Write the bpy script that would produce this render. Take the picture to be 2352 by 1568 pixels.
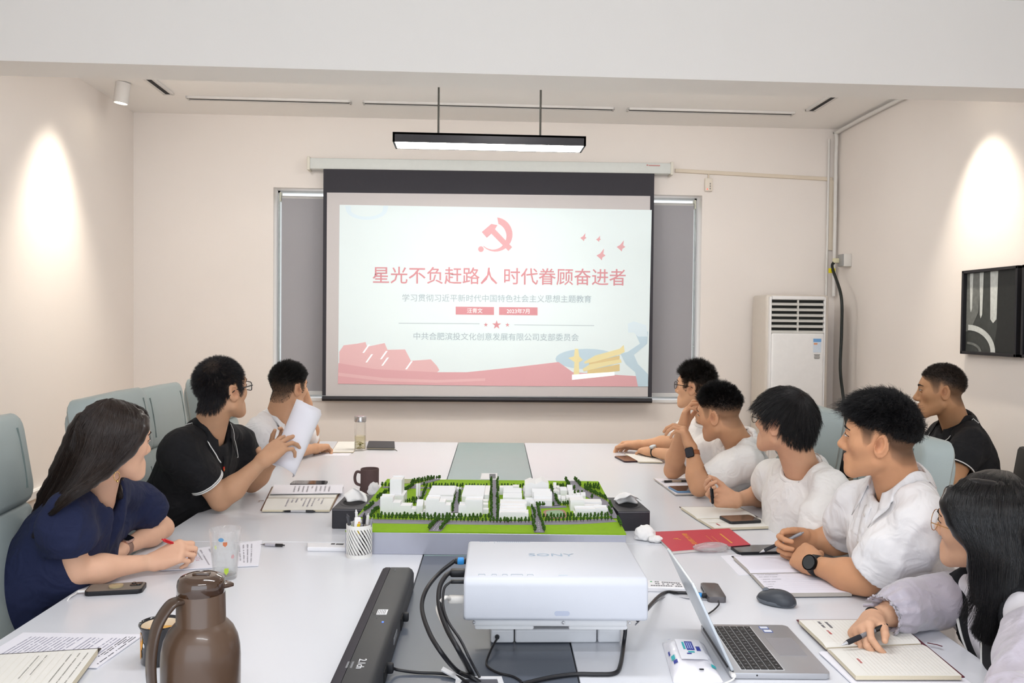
import bpy, bmesh, math, random
import numpy as np
from math import pi, sin, cos, tan, atan, atan2, radians, sqrt, hypot
from mathutils import Vector, Matrix

random.seed(7); RNG = np.random.default_rng(11)
SC = bpy.context.scene
for _o in list(bpy.data.objects): bpy.data.objects.remove(_o, do_unlink=True)
COL = SC.collection

# ------------------------------------------------------------------ camera
FPX = 1898.0                                   # focal length in pixels of the 2352 px wide frame
CAM = np.array([0.0, 0.0, 1.5])
_psi, _th, _rho = atan(106/FPX), atan(45/FPX), .0105
_f = np.array([sin(_psi)*cos(_th), cos(_psi)*cos(_th), -sin(_th)])
_r0 = np.array([cos(_psi), -sin(_psi), 0.0]); _u0 = np.cross(_r0, _f)
_r = _r0*cos(_rho) + _u0*sin(_rho); _u = _u0*cos(_rho) - _r0*sin(_rho)
cd = bpy.data.cameras.new('camera'); cam = bpy.data.objects.new('camera', cd); COL.objects.link(cam)
cd.sensor_width = 36.0; cd.lens = FPX/2352*36; cd.clip_start = .05; cd.clip_end = 100
cam.matrix_world = Matrix(((_r[0], _u[0], -_f[0], CAM[0]), (_r[1], _u[1], -_f[1], CAM[1]),
                           (_r[2], _u[2], -_f[2], CAM[2]), (0, 0, 0, 1)))
SC.camera = cam

# ------------------------------------------------------------------ world, lights, exposure
wd = bpy.data.worlds.new('daylight'); SC.world = wd; wd.use_nodes = True
_bg = wd.node_tree.nodes['Background']; _bg.inputs[0].default_value = (.93, .96, 1.0, 1); _bg.inputs[1].default_value = 1.1
SC.view_settings.view_transform = 'Standard'; SC.view_settings.look = 'None'
SC.view_settings.gamma = 1; SC.view_settings.use_curve_mapping = False
SC.view_settings.exposure = 0.55
def area(name, loc, rot, sx, sy, power, col=(1, .96, .92)):
    d = bpy.data.lights.new(name, 'AREA'); d.shape = 'RECTANGLE'; d.size = sx; d.size_y = sy; d.energy = power; d.color = col
    o = bpy.data.objects.new(name, d); COL.objects.link(o); o.location = loc; o.rotation_euler = rot; return o
def spot(name, loc, target, power, angle, blend=1.0, col=(1, .90, .76), size=.10):
    d = bpy.data.lights.new(name, 'SPOT'); d.energy = power; d.spot_size = radians(angle); d.spot_blend = blend; d.color = col; d.shadow_soft_size = size
    o = bpy.data.objects.new(name, d); COL.objects.link(o); o.location = loc
    o.rotation_euler = (Vector(target)-Vector(loc)).to_track_quat('-Z', 'Y').to_euler(); return o
area('assumed_window_light', (0.2, -1.6, 1.7), (radians(90), 0, 0), 4.6, 2.2, 33, (.78, .88, 1.0))  # assumed unseen window, area light added behind the camera
area('added_fill_area_near', (0.15, 1.9, 2.42), (0, 0, 0), 1.2, .12, 8, (.95, .97, 1.0))  # added unseen area light over the table, brightens the foreground, no lamp there
area('added_fill_area_rear', (0.1, 0.2, 2.42), (0, 0, 0), 1.2, .12, 13, (.95, .97, 1.0))  # added area light above the camera end, out of view, no lamp modelled
spot('wall_washer_left', (-2.12, 5.03, 2.86), (-2.44, 5.0, 1.1), 78, 72)
spot('wall_washer_right', (2.52, 4.36, 2.86), (2.83, 4.36, 1.45), 62, 66, size=.03)
for _x in (-1.3, .2, 1.7): spot('added_fill_spot', (_x, 4.45, 2.9), (_x*1.05, 6.2, 1.75), 11, 150, 1.0, (1, .97, .94), .08)  # added unseen spots behind the beam, brighten the far wall
for _x in (-1.1, 1.4):  # added unseen point lights behind the beam, lift the far ceiling and walls
    _d = bpy.data.lights.new('added_fill_point', 'POINT'); _d.energy = 6.5; _d.color = (1, .97, .94); _d.shadow_soft_size = .1
    _o = bpy.data.objects.new('added_fill_point', _d); COL.objects.link(_o); _o.location = (_x, 4.12, 2.68)

# ------------------------------------------------------------------ pixel -> place helpers
def ray(px, py): return _f + _r*(px-1176)/FPX - _u*(py-784)/FPX
def on(px, py, z=.75):
    d = ray(px, py); return CAM + d*(z-1.5)/d[2]
def D(px, py, dep): return CAM + ray(px, py)*dep
def atY(px, py, Y):
    d = ray(px, py); return CAM + d*Y/d[1]
def atX(px, py, X):
    d = ray(px, py); return CAM + d*X/d[0]
def nrm(v):
    v = np.asarray(v, float); return v/np.linalg.norm(v)

# ------------------------------------------------------------------ materials
def C(h, a=1.0):
    h = h.lstrip('#'); v = [int(h[i:i+2], 16)/255 for i in (0, 2, 4)]
    return tuple((c/12.92 if c <= .04045 else ((c+.055)/1.055)**2.4) for c in v) + (a,)
_MATS = {}
def mat(name, hexcol, rough=.5, metal=0., var=.04, scale=30., bump=0., bscale=200., spec=.5, trans=0., alpha=1., emit=None, estr=0., coat=0., attr=None, sheen=0., sss=0., ior=1.45, stretch=None, crease=0.):
    if name in _MATS: return _MATS[name]
    m = bpy.data.materials.new(name); m.use_nodes = True; nt = m.node_tree; b = nt.nodes['Principled BSDF']
    N, L = nt.nodes.new, nt.links.new
    tc = N('ShaderNodeTexCoord'); col = C(hexcol) if isinstance(hexcol, str) else hexcol
    mp = N('ShaderNodeMapping'); L(tc.outputs['Object'], mp.inputs[0])
    if stretch: mp.inputs['Scale'].default_value = stretch
    ns = N('ShaderNodeTexNoise'); ns.inputs['Scale'].default_value = scale; ns.inputs['Detail'].default_value = 4
    L(mp.outputs[0], ns.inputs['Vector'])
    mr = N('ShaderNodeMapRange'); mr.inputs['To Min'].default_value = 1-var; mr.inputs['To Max'].default_value = 1+var
    L(ns.outputs['Fac'], mr.inputs['Value'])
    vm = N('ShaderNodeVectorMath'); vm.operation = 'SCALE'
    if attr:
        at = N('ShaderNodeAttribute'); at.attribute_name = attr; L(at.outputs['Color'], vm.inputs[0])
    else: vm.inputs[0].default_value = col[:3]
    L(mr.outputs[0], vm.inputs['Scale']); L(vm.outputs[0], b.inputs['Base Color'])
    b.inputs['Roughness'].default_value = rough; b.inputs['Metallic'].default_value = metal
    b.inputs['Specular IOR Level'].default_value = spec; b.inputs['IOR'].default_value = ior
    if trans: b.inputs['Transmission Weight'].default_value = trans
    if alpha < 1: b.inputs['Alpha'].default_value = alpha
    if coat: b.inputs['Coat Weight'].default_value = coat; b.inputs['Coat Roughness'].default_value = .08
    if sheen: b.inputs['Sheen Weight'].default_value = sheen
    if sss:
        b.inputs['Subsurface Weight'].default_value = sss; b.inputs['Subsurface Radius'].default_value = (1, .35, .2); b.inputs['Subsurface Scale'].default_value = .012
    if emit:
        b.inputs['Emission Color'].default_value = C(emit); b.inputs['Emission Strength'].default_value = estr
    if bump:
        n2 = N('ShaderNodeTexNoise'); n2.inputs['Scale'].default_value = bscale; n2.inputs['Detail'].default_value = 3
        L(mp.outputs[0], n2.inputs['Vector'])
        bp = N('ShaderNodeBump'); bp.inputs['Strength'].default_value = bump; bp.inputs['Distance'].default_value = .002
        L(n2.outputs['Fac'], bp.inputs['Height']); L(bp.outputs[0], b.inputs['Normal'])
    if crease:
        n3 = N('ShaderNodeTexNoise'); n3.inputs['Scale'].default_value = 13; n3.inputs['Detail'].default_value = 1.5; n3.inputs['Distortion'].default_value = 1.8; L(mp.outputs[0], n3.inputs['Vector'])
        b3 = N('ShaderNodeBump'); b3.inputs['Strength'].default_value = crease; b3.inputs['Distance'].default_value = .03; L(n3.outputs['Fac'], b3.inputs['Height'])
        if bump: L(b3.outputs[0], bp.inputs['Normal'])
        else: L(b3.outputs[0], b.inputs['Normal'])
    _MATS[name] = m; return m

# ------------------------------------------------------------------ objects
def tag(o, label=None, cat=None, group=None, kind=None):
    if label: o['label'] = label
    if cat: o['category'] = cat
    if group: o['group'] = group
    if kind: o['kind'] = kind
    return o
def empty(name, loc=(0, 0, 0), rz=0., label=None, cat=None, group=None):
    o = bpy.data.objects.new(name, None); COL.objects.link(o); o.location = tuple(float(x) for x in loc); o.rotation_euler = (0, 0, rz)
    o.empty_display_size = .05
    return tag(o, label, cat, group)
def link(name, me, m=None, parent=None, smooth=None):
    if m is not None:
        for mm in (m if isinstance(m, (list, tuple)) else [m]): me.materials.append(mm)
    o = bpy.data.objects.new(name, me); COL.objects.link(o)
    if parent is not None: o.parent = parent
    return o
def copy_tree(o, parent=None):
    c = o.copy(); COL.objects.link(c); c.parent = parent
    for ch in list(o.children): copy_tree(ch, c)
    return c
def raw(name, V, Fc, m=None, parent=None, smooth=True, mats=None):
    """mesh object from arrays; Fc: (n,3|4) int array or list of tuples"""
    me = bpy.data.meshes.new(name)
    if isinstance(Fc, np.ndarray):
        n, k = Fc.shape
        me.vertices.add(len(V)); me.vertices.foreach_set('co', np.asarray(V, np.float32).ravel())
        me.loops.add(n*k); me.loops.foreach_set('vertex_index', Fc.astype(np.int32).ravel())
        me.polygons.add(n); me.polygons.foreach_set('loop_start', np.arange(0, n*k, k, dtype=np.int32))
        me.update(calc_edges=True)
    else:
        me.from_pydata([tuple(map(float, v)) for v in V], [], [tuple(f) for f in Fc]); me.update()
    if smooth: me.polygons.foreach_set('use_smooth', np.ones(len(me.polygons), bool))
    o = link(name, me, m, parent)
    if mats is not None: me.polygons.foreach_set('material_index', np.asarray(mats, np.int32))
    return o
class B:
    """collects shapes in one bmesh"""
    def __init__(s): s.bm = bmesh.new(); s.mi = 0
    def _add(s, g, M=None):
        return g
    def box(s, c, size, rz=0., bev=0., seg=2, M=None):
        r = bmesh.ops.create_cube(s.bm, size=1.0); vs = r['verts']
        T = Matrix.Translation(Vector([float(x) for x in c])) @ Matrix.Rotation(rz, 4, 'Z') @ Matrix.Diagonal((*[float(x) for x in size], 1))
        if M is not None: T = M @ T
        bmesh.ops.transform(s.bm, matrix=T, verts=vs)
        fs = list({f for v in vs for f in v.link_faces})
        for f in fs: f.material_index = s.mi
        if bev > 0:
            es = list({e for v in vs for e in v.link_edges})
            bmesh.ops.bevel(s.bm, geom=es, offset=bev, segments=seg, affect='EDGES', profile=.5)
        return s
    def lathe(s, prof, n=32, M=None, cap=True):
        rings = []
        for (r, z) in prof:
            if r < 1e-6: rings.append([s.bm.verts.new((0, 0, z))])
            else: rings.append([s.bm.verts.new((r*cos(2*pi*i/n), r*sin(2*pi*i/n), z)) for i in range(n)])
        for a, b in zip(rings, rings[1:]):
            for i in range(n):
                j = (i+1) % n
                if len(a) == 1 and len(b) == 1: break
                if len(a) == 1: f = s.bm.faces.new((a[0], b[j], b[i]))
                elif len(b) == 1: f = s.bm.faces.new((a[i], a[j], b[0]))
                else: f = s.bm.faces.new((a[i], a[j], b[j], b[i]))
                f.material_index = s.mi
        if cap:
            for rg, rev in ((rings[0], True), (rings[-1], False)):
                if len(rg) > 1:
                    f = s.bm.faces.new(rg[::-1] if rev else rg); f.material_index = s.mi
        if M is not None: bmesh.ops.transform(s.bm, matrix=M, verts=[v for r in rings for v in r])
        return s
    def tube(s, pts, r, n=8, closed=False, M=None, flat=1.0, upv=None):
        P = [Vector([float(x) for x in p]) for p in pts]; m = len(P); rs = r if isinstance(r, (list, tuple)) else [r]*m
        up = Vector(upv) if upv is not None else Vector((0, 0, 1)); rings = []
        prev = None
        for i in range(m):
            a = P[(i-1) % m] if (closed or i > 0) else P[i]; b = P[(i+1) % m] if (closed or i < m-1) else P[i]
            t = (b-a).normalized()
            if prev is None:
                x = up.cross(t)
                if x.length < .05: x = Vector((1, 0, 0)).cross(t)
            else: x = prev - t*prev.dot(t)
            x.normalize(); prev = x; y = t.cross(x)
            rings.append([s.bm.verts.new(P[i] + x*cos(2*pi*k/n)*rs[i] + y*sin(2*pi*k/n)*rs[i]*flat) for k in range(n)])
        for i in range(m if closed else m-1):
            a, b = rings[i], rings[(i+1) % m]
            for k in range(n):
                f = s.bm.faces.new((a[k], a[(k+1) % n], b[(k+1) % n], b[k])); f.material_index = s.mi
        if not closed:
            f = s.bm.faces.new(rings[0][::-1]); f.material_index = s.mi
            f = s.bm.faces.new(rings[-1]); f.material_index = s.mi
        if M is not None: bmesh.ops.transform(s.bm, matrix=M, verts=[v for q in rings for v in q])
        return s
    def prism(s, poly, z0, z1, M=None, bev=0., seg=2):
        n = len(poly); a = [s.bm.verts.new((float(p[0]), float(p[1]), z0)) for p in poly]; b = [s.bm.verts.new((float(p[0]), float(p[1]), z1)) for p in poly]
        fs = [s.bm.faces.new(a[::-1]), s.bm.faces.new(b)]
        for i in range(n): fs.append(s.bm.faces.new((a[i], a[(i+1) % n], b[(i+1) % n], b[i])))
        for f in fs: f.material_index = s.mi
        if M is not None: bmesh.ops.transform(s.bm, matrix=M, verts=a+b)
        if bev > 0:
            bmesh.ops.bevel(s.bm, geom=list({e for f in fs[:2] for e in f.edges}), offset=bev, segments=seg, affect='EDGES', profile=.5)
        return s
    def quad(s, pts):
        f = s.bm.faces.new([s.bm.verts.new([float(x) for x in p]) for p in pts]); f.material_index = s.mi; return s
    def mesh(s, name):
        bmesh.ops.recalc_face_normals(s.bm, faces=s.bm.faces[:])
        me = bpy.data.meshes.new(name); s.bm.to_mesh(me); s.bm.free(); return me
    def done(s, name, m, parent=None, smooth=False, ang=40):
        me = s.mesh(name)
        if smooth:
            me.polygons.foreach_set('use_smooth', np.ones(len(me.polygons), bool))
            me.set_sharp_from_angle(angle=radians(ang))
        return link(name, me, m, parent)
def rounded(w, h, r, n=5):
    out = []
    for cx, cy, a0 in ((w/2-r, h/2-r, 0), (-w/2+r, h/2-r, 90), (-w/2+r, -h/2+r, 180), (w/2-r, -h/2+r, 270)):
        for i in range(n+1):
            a = radians(a0+90*i/n); out.append((cx+r*cos(a), cy+r*sin(a)))
    return out
def spline(pts, n=40):
    """Catmull-Rom through points"""
    P = [np.asarray(p, float) for p in pts]; P = [2*P[0]-P[1]] + P + [2*P[-1]-P[-2]]; out = []; seg = len(P)-3
    for i in range(seg):
        p0, p1, p2, p3 = P[i:i+4]; k = max(2, n//seg)
        for j in range(k):
            t = j/k; out.append(.5*((2*p1)+(-p0+p2)*t+(2*p0-5*p1+4*p2-p3)*t*t+(-p0+3*p1-3*p2+p3)*t**3))
    out.append(P[-2]); return out
def text_obj(name, s, size, m, parent, M, ext=.0004, align='CENTER', sx=1.0):
    c = bpy.data.curves.new(name, 'FONT'); c.body = s; c.size = size; c.extrude = ext; c.align_x = align; c.align_y = 'CENTER'; c.resolution_u = 3
    t = bpy.data.objects.new(name, c); COL.objects.link(t); bpy.context.view_layer.update()
    dg = bpy.context.evaluated_depsgraph_get(); me = bpy.data.meshes.new_from_object(t.evaluated_get(dg))
    bpy.data.objects.remove(t, do_unlink=True); bpy.data.curves.remove(c)
    me.transform(Matrix(M) @ Matrix.Diagonal((sx, 1, 1, 1))); me.name = name; me.materials.clear()
    return link(name, me, m, parent)
# ================================================================== figures: smooth-union distance fields meshed by surface nets
def _seg(p, a, b):
    ba = b-a; t = np.clip(((p-a)@ba)/max(float(ba@ba), 1e-9), 0, 1); return t, p-a-t[..., None]*ba
def sd(pr, p):
    if pr[0] == 'rc':
        _, a, b, r1, r2 = pr[:5]; t, q = _seg(p, a.astype(np.float32), b.astype(np.float32))
        return np.sqrt((q*q).sum(-1)) - (r1+(r2-r1)*t)
    _, c, R, r = pr[:4]; q = (p-c.astype(np.float32))@R.astype(np.float32)
    r = np.asarray(r, np.float32); k0 = np.sqrt(((q/r)**2).sum(-1)); k1 = np.sqrt(((q/(r*r))**2).sum(-1))
    return k0*(k0-1)/np.maximum(k1, 1e-6)
def rc(a, b, r1, r2=None, k=.01): return ('rc', np.asarray(a, float), np.asarray(b, float), r1, r1 if r2 is None else r2, k)
def el(c, R, r, k=.01): return ('el', np.asarray(c, float), np.asarray(R, float), tuple(r), k)
def bounds(pr):
    if pr[0] == 'rc':
        r = max(pr[3], pr[4]); return np.minimum(pr[1], pr[2])-r, np.maximum(pr[1], pr[2])+r
    e = np.abs(pr[2])@np.asarray(pr[3]); return pr[1]-e, pr[1]+e
def xform(pr, R, o):
    """into the frame with axes R (columns) and origin o"""
    if pr[0] == 'rc': return ('rc', (pr[1]-o)@R, (pr[2]-o)@R)+pr[3:]
    return ('el', (pr[1]-o)@R, R.T@pr[2])+pr[3:]
class Grid:
    def __init__(s, lo, hi, h):
        s.lo = np.asarray(lo, float); s.h = h; s.n = np.maximum(np.ceil((np.asarray(hi)-s.lo)/h).astype(int)+1, 4)
        s.F = np.full(s.n, .3, np.float32)
    def sl(s, pr, m):
        a, b = bounds(pr); i = np.clip(np.floor((a-m-s.lo)/s.h).astype(int), 0, s.n); j = np.clip(np.ceil((b+m-s.lo)/s.h).astype(int)+1, 0, s.n)
        if (j <= i).any(): return None, None
        ax = [(s.lo[d]+s.h*np.arange(i[d], j[d])).astype(np.float32) for d in range(3)]
        return tuple(slice(i[d], j[d]) for d in range(3)), np.stack(np.meshgrid(*ax, indexing='ij'), -1)
    def add(s, prims, off=0.):
        for pr in prims:
            k = pr[-1]; S, P = s.sl(pr, k+3*s.h+off)
            if S is None: continue
            d = sd(pr, P)-off; F = s.F[S]; h = np.clip(.5+.5*(F-d)/k, 0, 1); s.F[S] = F*(1-h)+d*h-k*h*(1-h)
    def sub(s, prims, k=.004):
        for pr in prims:
            S, P = s.sl(pr, k+3*s.h)
            if S is None: continue
            d = -sd(pr, P); F = s.F[S]; h = np.clip(.5-.5*(F-d)/k, 0, 1); s.F[S] = F*(1-h)+d*h+k*h*(1-h)
    def cut(s, o, n):
        """keep the side n points away from"""
        ax = [(s.lo[d]+s.h*np.arange(s.n[d])) for d in range(3)]
        d = (ax[0]-o[0])[:, None, None]*n[0]+(ax[1]-o[1])[None, :, None]*n[1]+(ax[2]-o[2])[None, None, :]*n[2]
        s.F = np.maximum(s.F, d.astype(np.float32))
    def cutif(s, o, n, c, rad):
        ax = [(s.lo[d]+s.h*np.arange(s.n[d])) for d in range(3)]
        d = (ax[0]-o[0])[:, None, None]*n[0]+(ax[1]-o[1])[None, :, None]*n[1]+(ax[2]-o[2])[None, None, :]*n[2]
        q = np.sqrt((ax[0]-c[0])[:, None, None]**2+(ax[1]-c[1])[None, :, None]**2+(ax[2]-c[2])[None, None, :]**2)
        s.F = np.where(q < rad, np.maximum(s.F, d), s.F).astype(np.float32)
    def mesh(s):
        F = s.F; I = F < 0; n = np.array(F.shape)-1
        c = [I[i:i+n[0], j:j+n[1], k:k+n[2]] for i in (0, 1) for j in (0, 1) for k in (0, 1)]
        sm = sum(x.astype(np.int8) for x in c); act = (sm > 0) & (sm < 8); idx = np.argwhere(act)
        if not len(idx): return np.zeros((0, 3)), np.zeros((0, 4), int)
        num = np.full(act.shape, -1, np.int32); num[act] = np.arange(len(idx)); V = np.zeros((len(idx), 3)); cnt = np.zeros(len(idx))
        co = [(i, j, k) for i in (0, 1) for j in (0, 1) for k in (0, 1)]
        val = {o: F[idx[:, 0]+o[0], idx[:, 1]+o[1], idx[:, 2]+o[2]] for o in co}
        for o in co:
            for d in range(3):
                if o[d]: continue
                q = list(o); q[d] = 1; q = tuple(q); a, b = val[o], val[q]; m = (a < 0) != (b < 0)
                t = a[m]/(a[m]-b[m]); p = np.tile(np.array(o, float), (m.sum(), 1)); p[:, d] += t; V[m] += p; cnt[m] += 1
        V = (idx+V/cnt[:, None])*s.h+s.lo; Q = []
        for d in range(3):
            a = [slice(0, F.shape[i]) for i in range(3)]; b = a[:]; a[d] = slice(0, -1); b[d] = slice(1, None)
            A, Bb = I[tuple(a)], I[tuple(b)]; e = np.argwhere(A != Bb); u, v = (d+1) % 3, (d+2) % 3
            ok = (e[:, u] > 0) & (e[:, v] > 0) & (e[:, u] < n[u]) & (e[:, v] < n[v]); e = e[ok]
            def at(du, dv):
                x = e.copy(); x[:, u] += du; x[:, v] += dv; return num[x[:, 0], x[:, 1], x[:, 2]]
            q = np.stack([at(-1, -1), at(0, -1), at(0, 0), at(-1, 0)], 1)
            fl = ~A[e[:, 0], e[:, 1], e[:, 2]]; q[fl] = q[fl][:, ::-1]; Q.append(q)
        Q = np.concatenate(Q); return V, Q[(Q >= 0).all(1)]
    def val(s, p):
        g = np.clip((p-s.lo)/s.h, 0, s.n-1.001); i = g.astype(int); t = (g-i).astype(np.float32); r = 0
        for a in (0, 1):
            for b in (0, 1):
                for c in (0, 1):
                    w = (t[:, 0] if a else 1-t[:, 0])*(t[:, 1] if b else 1-t[:, 1])*(t[:, 2] if c else 1-t[:, 2])
                    r = r+w*s.F[i[:, 0]+a, i[:, 1]+b, i[:, 2]+c]
        return r
    def grad(s, p):
        e = s.h; g = np.stack([s.val(p+np.eye(3)[d]*e)-s.val(p-np.eye(3)[d]*e) for d in range(3)], 1)
        return g/np.maximum(np.linalg.norm(g, axis=1, keepdims=True), 1e-6)
def vnormals(V, Q):
    n = np.cross(V[Q[:, 2]]-V[Q[:, 0]], V[Q[:, 3]]-V[Q[:, 1]]); N = np.zeros_like(V)
    for k in range(4): np.add.at(N, Q[:, k], n)
    return N/np.maximum(np.linalg.norm(N, axis=1, keepdims=True), 1e-9)
def relax(V, Q, it=1, w=.5):
    for _ in range(it):
        S = np.zeros_like(V); c = np.zeros(len(V))
        for k in range(4):
            for j in (1, 3):
                np.add.at(S, Q[:, k], V[Q[:, (k+j) % 4]]); np.add.at(c, Q[:, k], 1)
        m = c > 0; V = V.copy(); V[m] = V[m]*(1-w)+w*S[m]/c[m, None]
    return V
_LAT = np.random.default_rng(5).random((24, 24, 24)).astype(np.float32)*2-1
def noise3(p):
    i = np.floor(p).astype(int); t = p-i; t = t*t*(3-2*t); r = 0
    for a in (0, 1):
        for b in (0, 1):
            for c in (0, 1):
                w = (t[:, 0] if a else 1-t[:, 0])*(t[:, 1] if b else 1-t[:, 1])*(t[:, 2] if c else 1-t[:, 2])
                r = r+w*_LAT[(i[:, 0]+a) % 24, (i[:, 1]+b) % 24, (i[:, 2]+c) % 24]
    return r
def keep(V, Q, m):
    """drop faces that touch a vertex with m False"""
    Q = Q[m[Q].all(1)]; u = np.unique(Q); mp = np.full(len(V), -1); mp[u] = np.arange(len(u)); return V[u], mp[Q]

# ---------------------------------------------------------------- head
def eulerR(yaw, pitch=0., roll=0.):
    """columns: right, forward, up.  yaw from +Y towards +X, pitch lifts the chin, roll leans to the right"""
    y, p, r = radians(yaw), radians(pitch), radians(roll)
    f = np.array([sin(y)*cos(p), cos(y)*cos(p), sin(p)]); r0 = np.array([cos(y), -sin(y), 0]); u0 = np.cross(r0, f)
    return np.stack([r0*cos(r)-u0*sin(r), f, u0*cos(r)+r0*sin(r)], 1)
def head_prims(s=1., fem=False, jaw=1., nose=1.):
    I = np.eye(3); v = lambda *a: np.array(a, float)*s; P = []
    P.append(el(v(0, -.007, .034), I, (.0755*s, .0885*s, .083*s), .01))
    P.append(el(v(0, .026, -.022), I, (.064*s, .062*s, .084*s), .03*s))
    for x in (-1, 1):
        jr = (.020 if fem else .024)*jaw
        P.append(rc(v(x*.054*jaw, .002, -.055), v(x*.022*jaw, .066, -.098), jr*s, .019*s, .03*s))
        P.append(rc(v(x*.05, .048, -.018), v(x*.062, .008, -.012), .020*s, .014*s, .03*s))
    P.append(rc(v(-.012, .074, -.099), v(.012, .074, -.099), .0165*s, None, .02*s))
    P.append(rc(v(-.034, .070, .026), v(.034, .070, .026), .016*s, None, .02*s))
    P.append(rc(v(-.014, .074, -.070), v(.014, .074, -.070), .017*s, None, .02*s))
    P.append(rc(v(0, .082, .012), v(0, .103*nose, -.030), .0075*s, .0105*s, .012*s))
    P.append(rc(v(0, .098*nose, -.036), v(0, .102*nose, -.034), .0115*s, None, .008*s))
    for x in (-1, 1):
        P.append(rc(v(x*.0125, .087, -.038), v(x*.0125, .092, -.039), .0085*s, None, .006*s))
    for x in (-1, 1):
        P.append(rc(v(x*.002, .0905, -.0635), v(x*.021, .083, -.0675), .0062*s, .003*s, .006*s))
        P.append(rc(v(x*.002, .0895, -.0755), v(x*.020, .082, -.0715), .0072*s, .003*s, .006*s))
    return P
def head_cuts(s=1.):
    v = lambda *a: np.array(a, float)*s; P = []
    for x in (-1, 1):
        P.append(el(v(x*.033, .092, .004), np.eye(3), (.019*s, .016*s, .0105*s)))
        P.append(rc(v(x*.006, .099, -.0475), v(x*.006, .093, -.042), .0033*s))
    return P
def ear_prims(s=1.):
    out, cut = [], []
    for x in (-1, 1):

        R = np.stack([nrm((x*.9, -.42, 0)), nrm((x*.42, .9, .22)), nrm(np.cross((x*.9, -.42, 0), (x*.42, .9, .22)))], 1)
        c = np.array((x*.0795, -.012, -.006))*s
        out.append(el(c, R, (.0085*s, .0185*s, .033*s), .006)); out.append(el(c+np.array((-x*.006, .006, -.022))*s, R, (.007*s, .009*s, .012*s), .006))
        cut.append(el(c+np.array((x*.0075, .004, .004))*s, R, (.0075*s, .0105*s, .020*s)))
        rim = [c+R@np.array((.0035*(1 if x > 0 else 1), .0165*cos(a), .030*sin(a)))*s for a in np.linspace(-.9, 3.6, 9)]
        for a_, b_ in zip(rim, rim[1:]): out.append(rc(a_, b_, .0038*s, None, .002))
    return out, cut

# ---------------------------------------------------------------- hands
def hand_prims(w, d, n, side, s=1., curl=(25, 30, 20), spread=6, thumb=(.6, .75, .25), thumbbend=20, curls=None):
    """w wrist, d towards the knuckles, n where the palm faces; side +1 right hand, -1 left"""
    w = np.asarray(w, float); d = nrm(d); n = nrm(np.asarray(n, float)-d*np.dot(n, d)); t = np.cross(d, n)*side
    kn = [w+(d*.088+t*.029)*s, w+(d*.092+t*.0095)*s, w+(d*.088-t*.0105)*s, w+(d*.079-t*.029)*s]
    P = []
    for i, k in enumerate(kn):
        P.append(rc(w+t*(.012-.008*i)*s+d*.006*s, k, .019*s, (.0125 if i < 3 else .0115)*s, .016*s))
    P.append(rc(w+(d*.03+t*.02+n*.008)*s, w+(d*.062+t*.030+n*.004)*s, .0165*s, .012*s, .016*s))
    P.append(rc(w+(d*.03-t*.02+n*.006)*s, w+(d*.065-t*.024+n*.003)*s, .0145*s, .011*s, .014*s))
    L = [(.044, .026, .0195), (.048, .030, .021), (.044, .028, .021), (.034, .021, .0185)]; tips = []
    for i in range(4):
        cu = curls[i] if curls else (curl[0]+3*i, curl[1]+4*i, curl[2])
        a = 0; p = kn[i]; sp = radians(spread*(1.4-i)); r = (.0092, .0094, .0089, .0079)[i]*s; dd = d*cos(sp)+t*sin(sp)
        for q in range(3):
            a += radians(cu[q]); e = p+(dd*cos(a)+n*sin(a))*L[i][q]*s; r2 = r*(.93 if q < 2 else .86)
            P.append(rc(p, e, r, r2, .007*s if q == 0 else .0025*s)); p = e; r = r2
        tips.append(p)
    td = nrm(d*thumb[0]+t*thumb[1]+n*thumb[2]); p = w+(d*.028+t*.024+n*.008)*s; r = .0135*s; ax = nrm(d*.8-t*.5+n*.3)
    for q, (ln, r2) in enumerate(((.042, .0108), (.031, .0098), (.025, .0075))):
        e = p+td*ln*s; P.append(rc(p, e, r, r2*s, (.012 if q == 0 else .003)*s)); p = e; r = r2*s
        b = radians(thumbbend); td = nrm(td*cos(b)+ax*sin(b))
    tips.append(p)
    return P, kn, tips

# ---------------------------------------------------------------- strands
def strands(paths, w, sides=3, taper=.25):
    """paths (n,m,3) -> one mesh of thin tapered tubes"""
    n, m, _ = paths.shape; T = np.gradient(paths, axis=1); T /= np.maximum(np.linalg.norm(T, axis=2, keepdims=True), 1e-9)
    a = RNG.normal(size=(n, 1, 3)); x = np.cross(T, a); x /= np.maximum(np.linalg.norm(x, axis=2, keepdims=True), 1e-9); y = np.cross(T, x)
    ww = np.asarray(w)[:, None]*np.linspace(1, taper, m)[None, :]; V = []
    for k in range(sides):
        g = 2*pi*k/sides; V.append(paths+(x*cos(g)+y*sin(g))*ww[..., None]*.5)
    V = np.stack(V, 2).reshape(-1, 3); b = (np.arange(n)[:, None]*m+np.arange(m-1)[None, :]).reshape(-1)*sides; Q = []
    for k in range(sides):
        k2 = (k+1) % sides; Q.append(np.stack([b+k, b+k2, b+sides+k2, b+sides+k], 1))
    return V, np.concatenate(Q)
def hairline(y, front=.062):
    """lowest z (head units) that carries hair, by the forward coordinate"""
    return np.interp(y, [-.11, -.085, -.06, -.035, -.022, .004, .018, .034, .05, .064, .078, .1],
                     [-.075, -.078, -.072, -.05, -.015, .028, -.022, -.015, .03, .047, front, front+.012])
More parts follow.
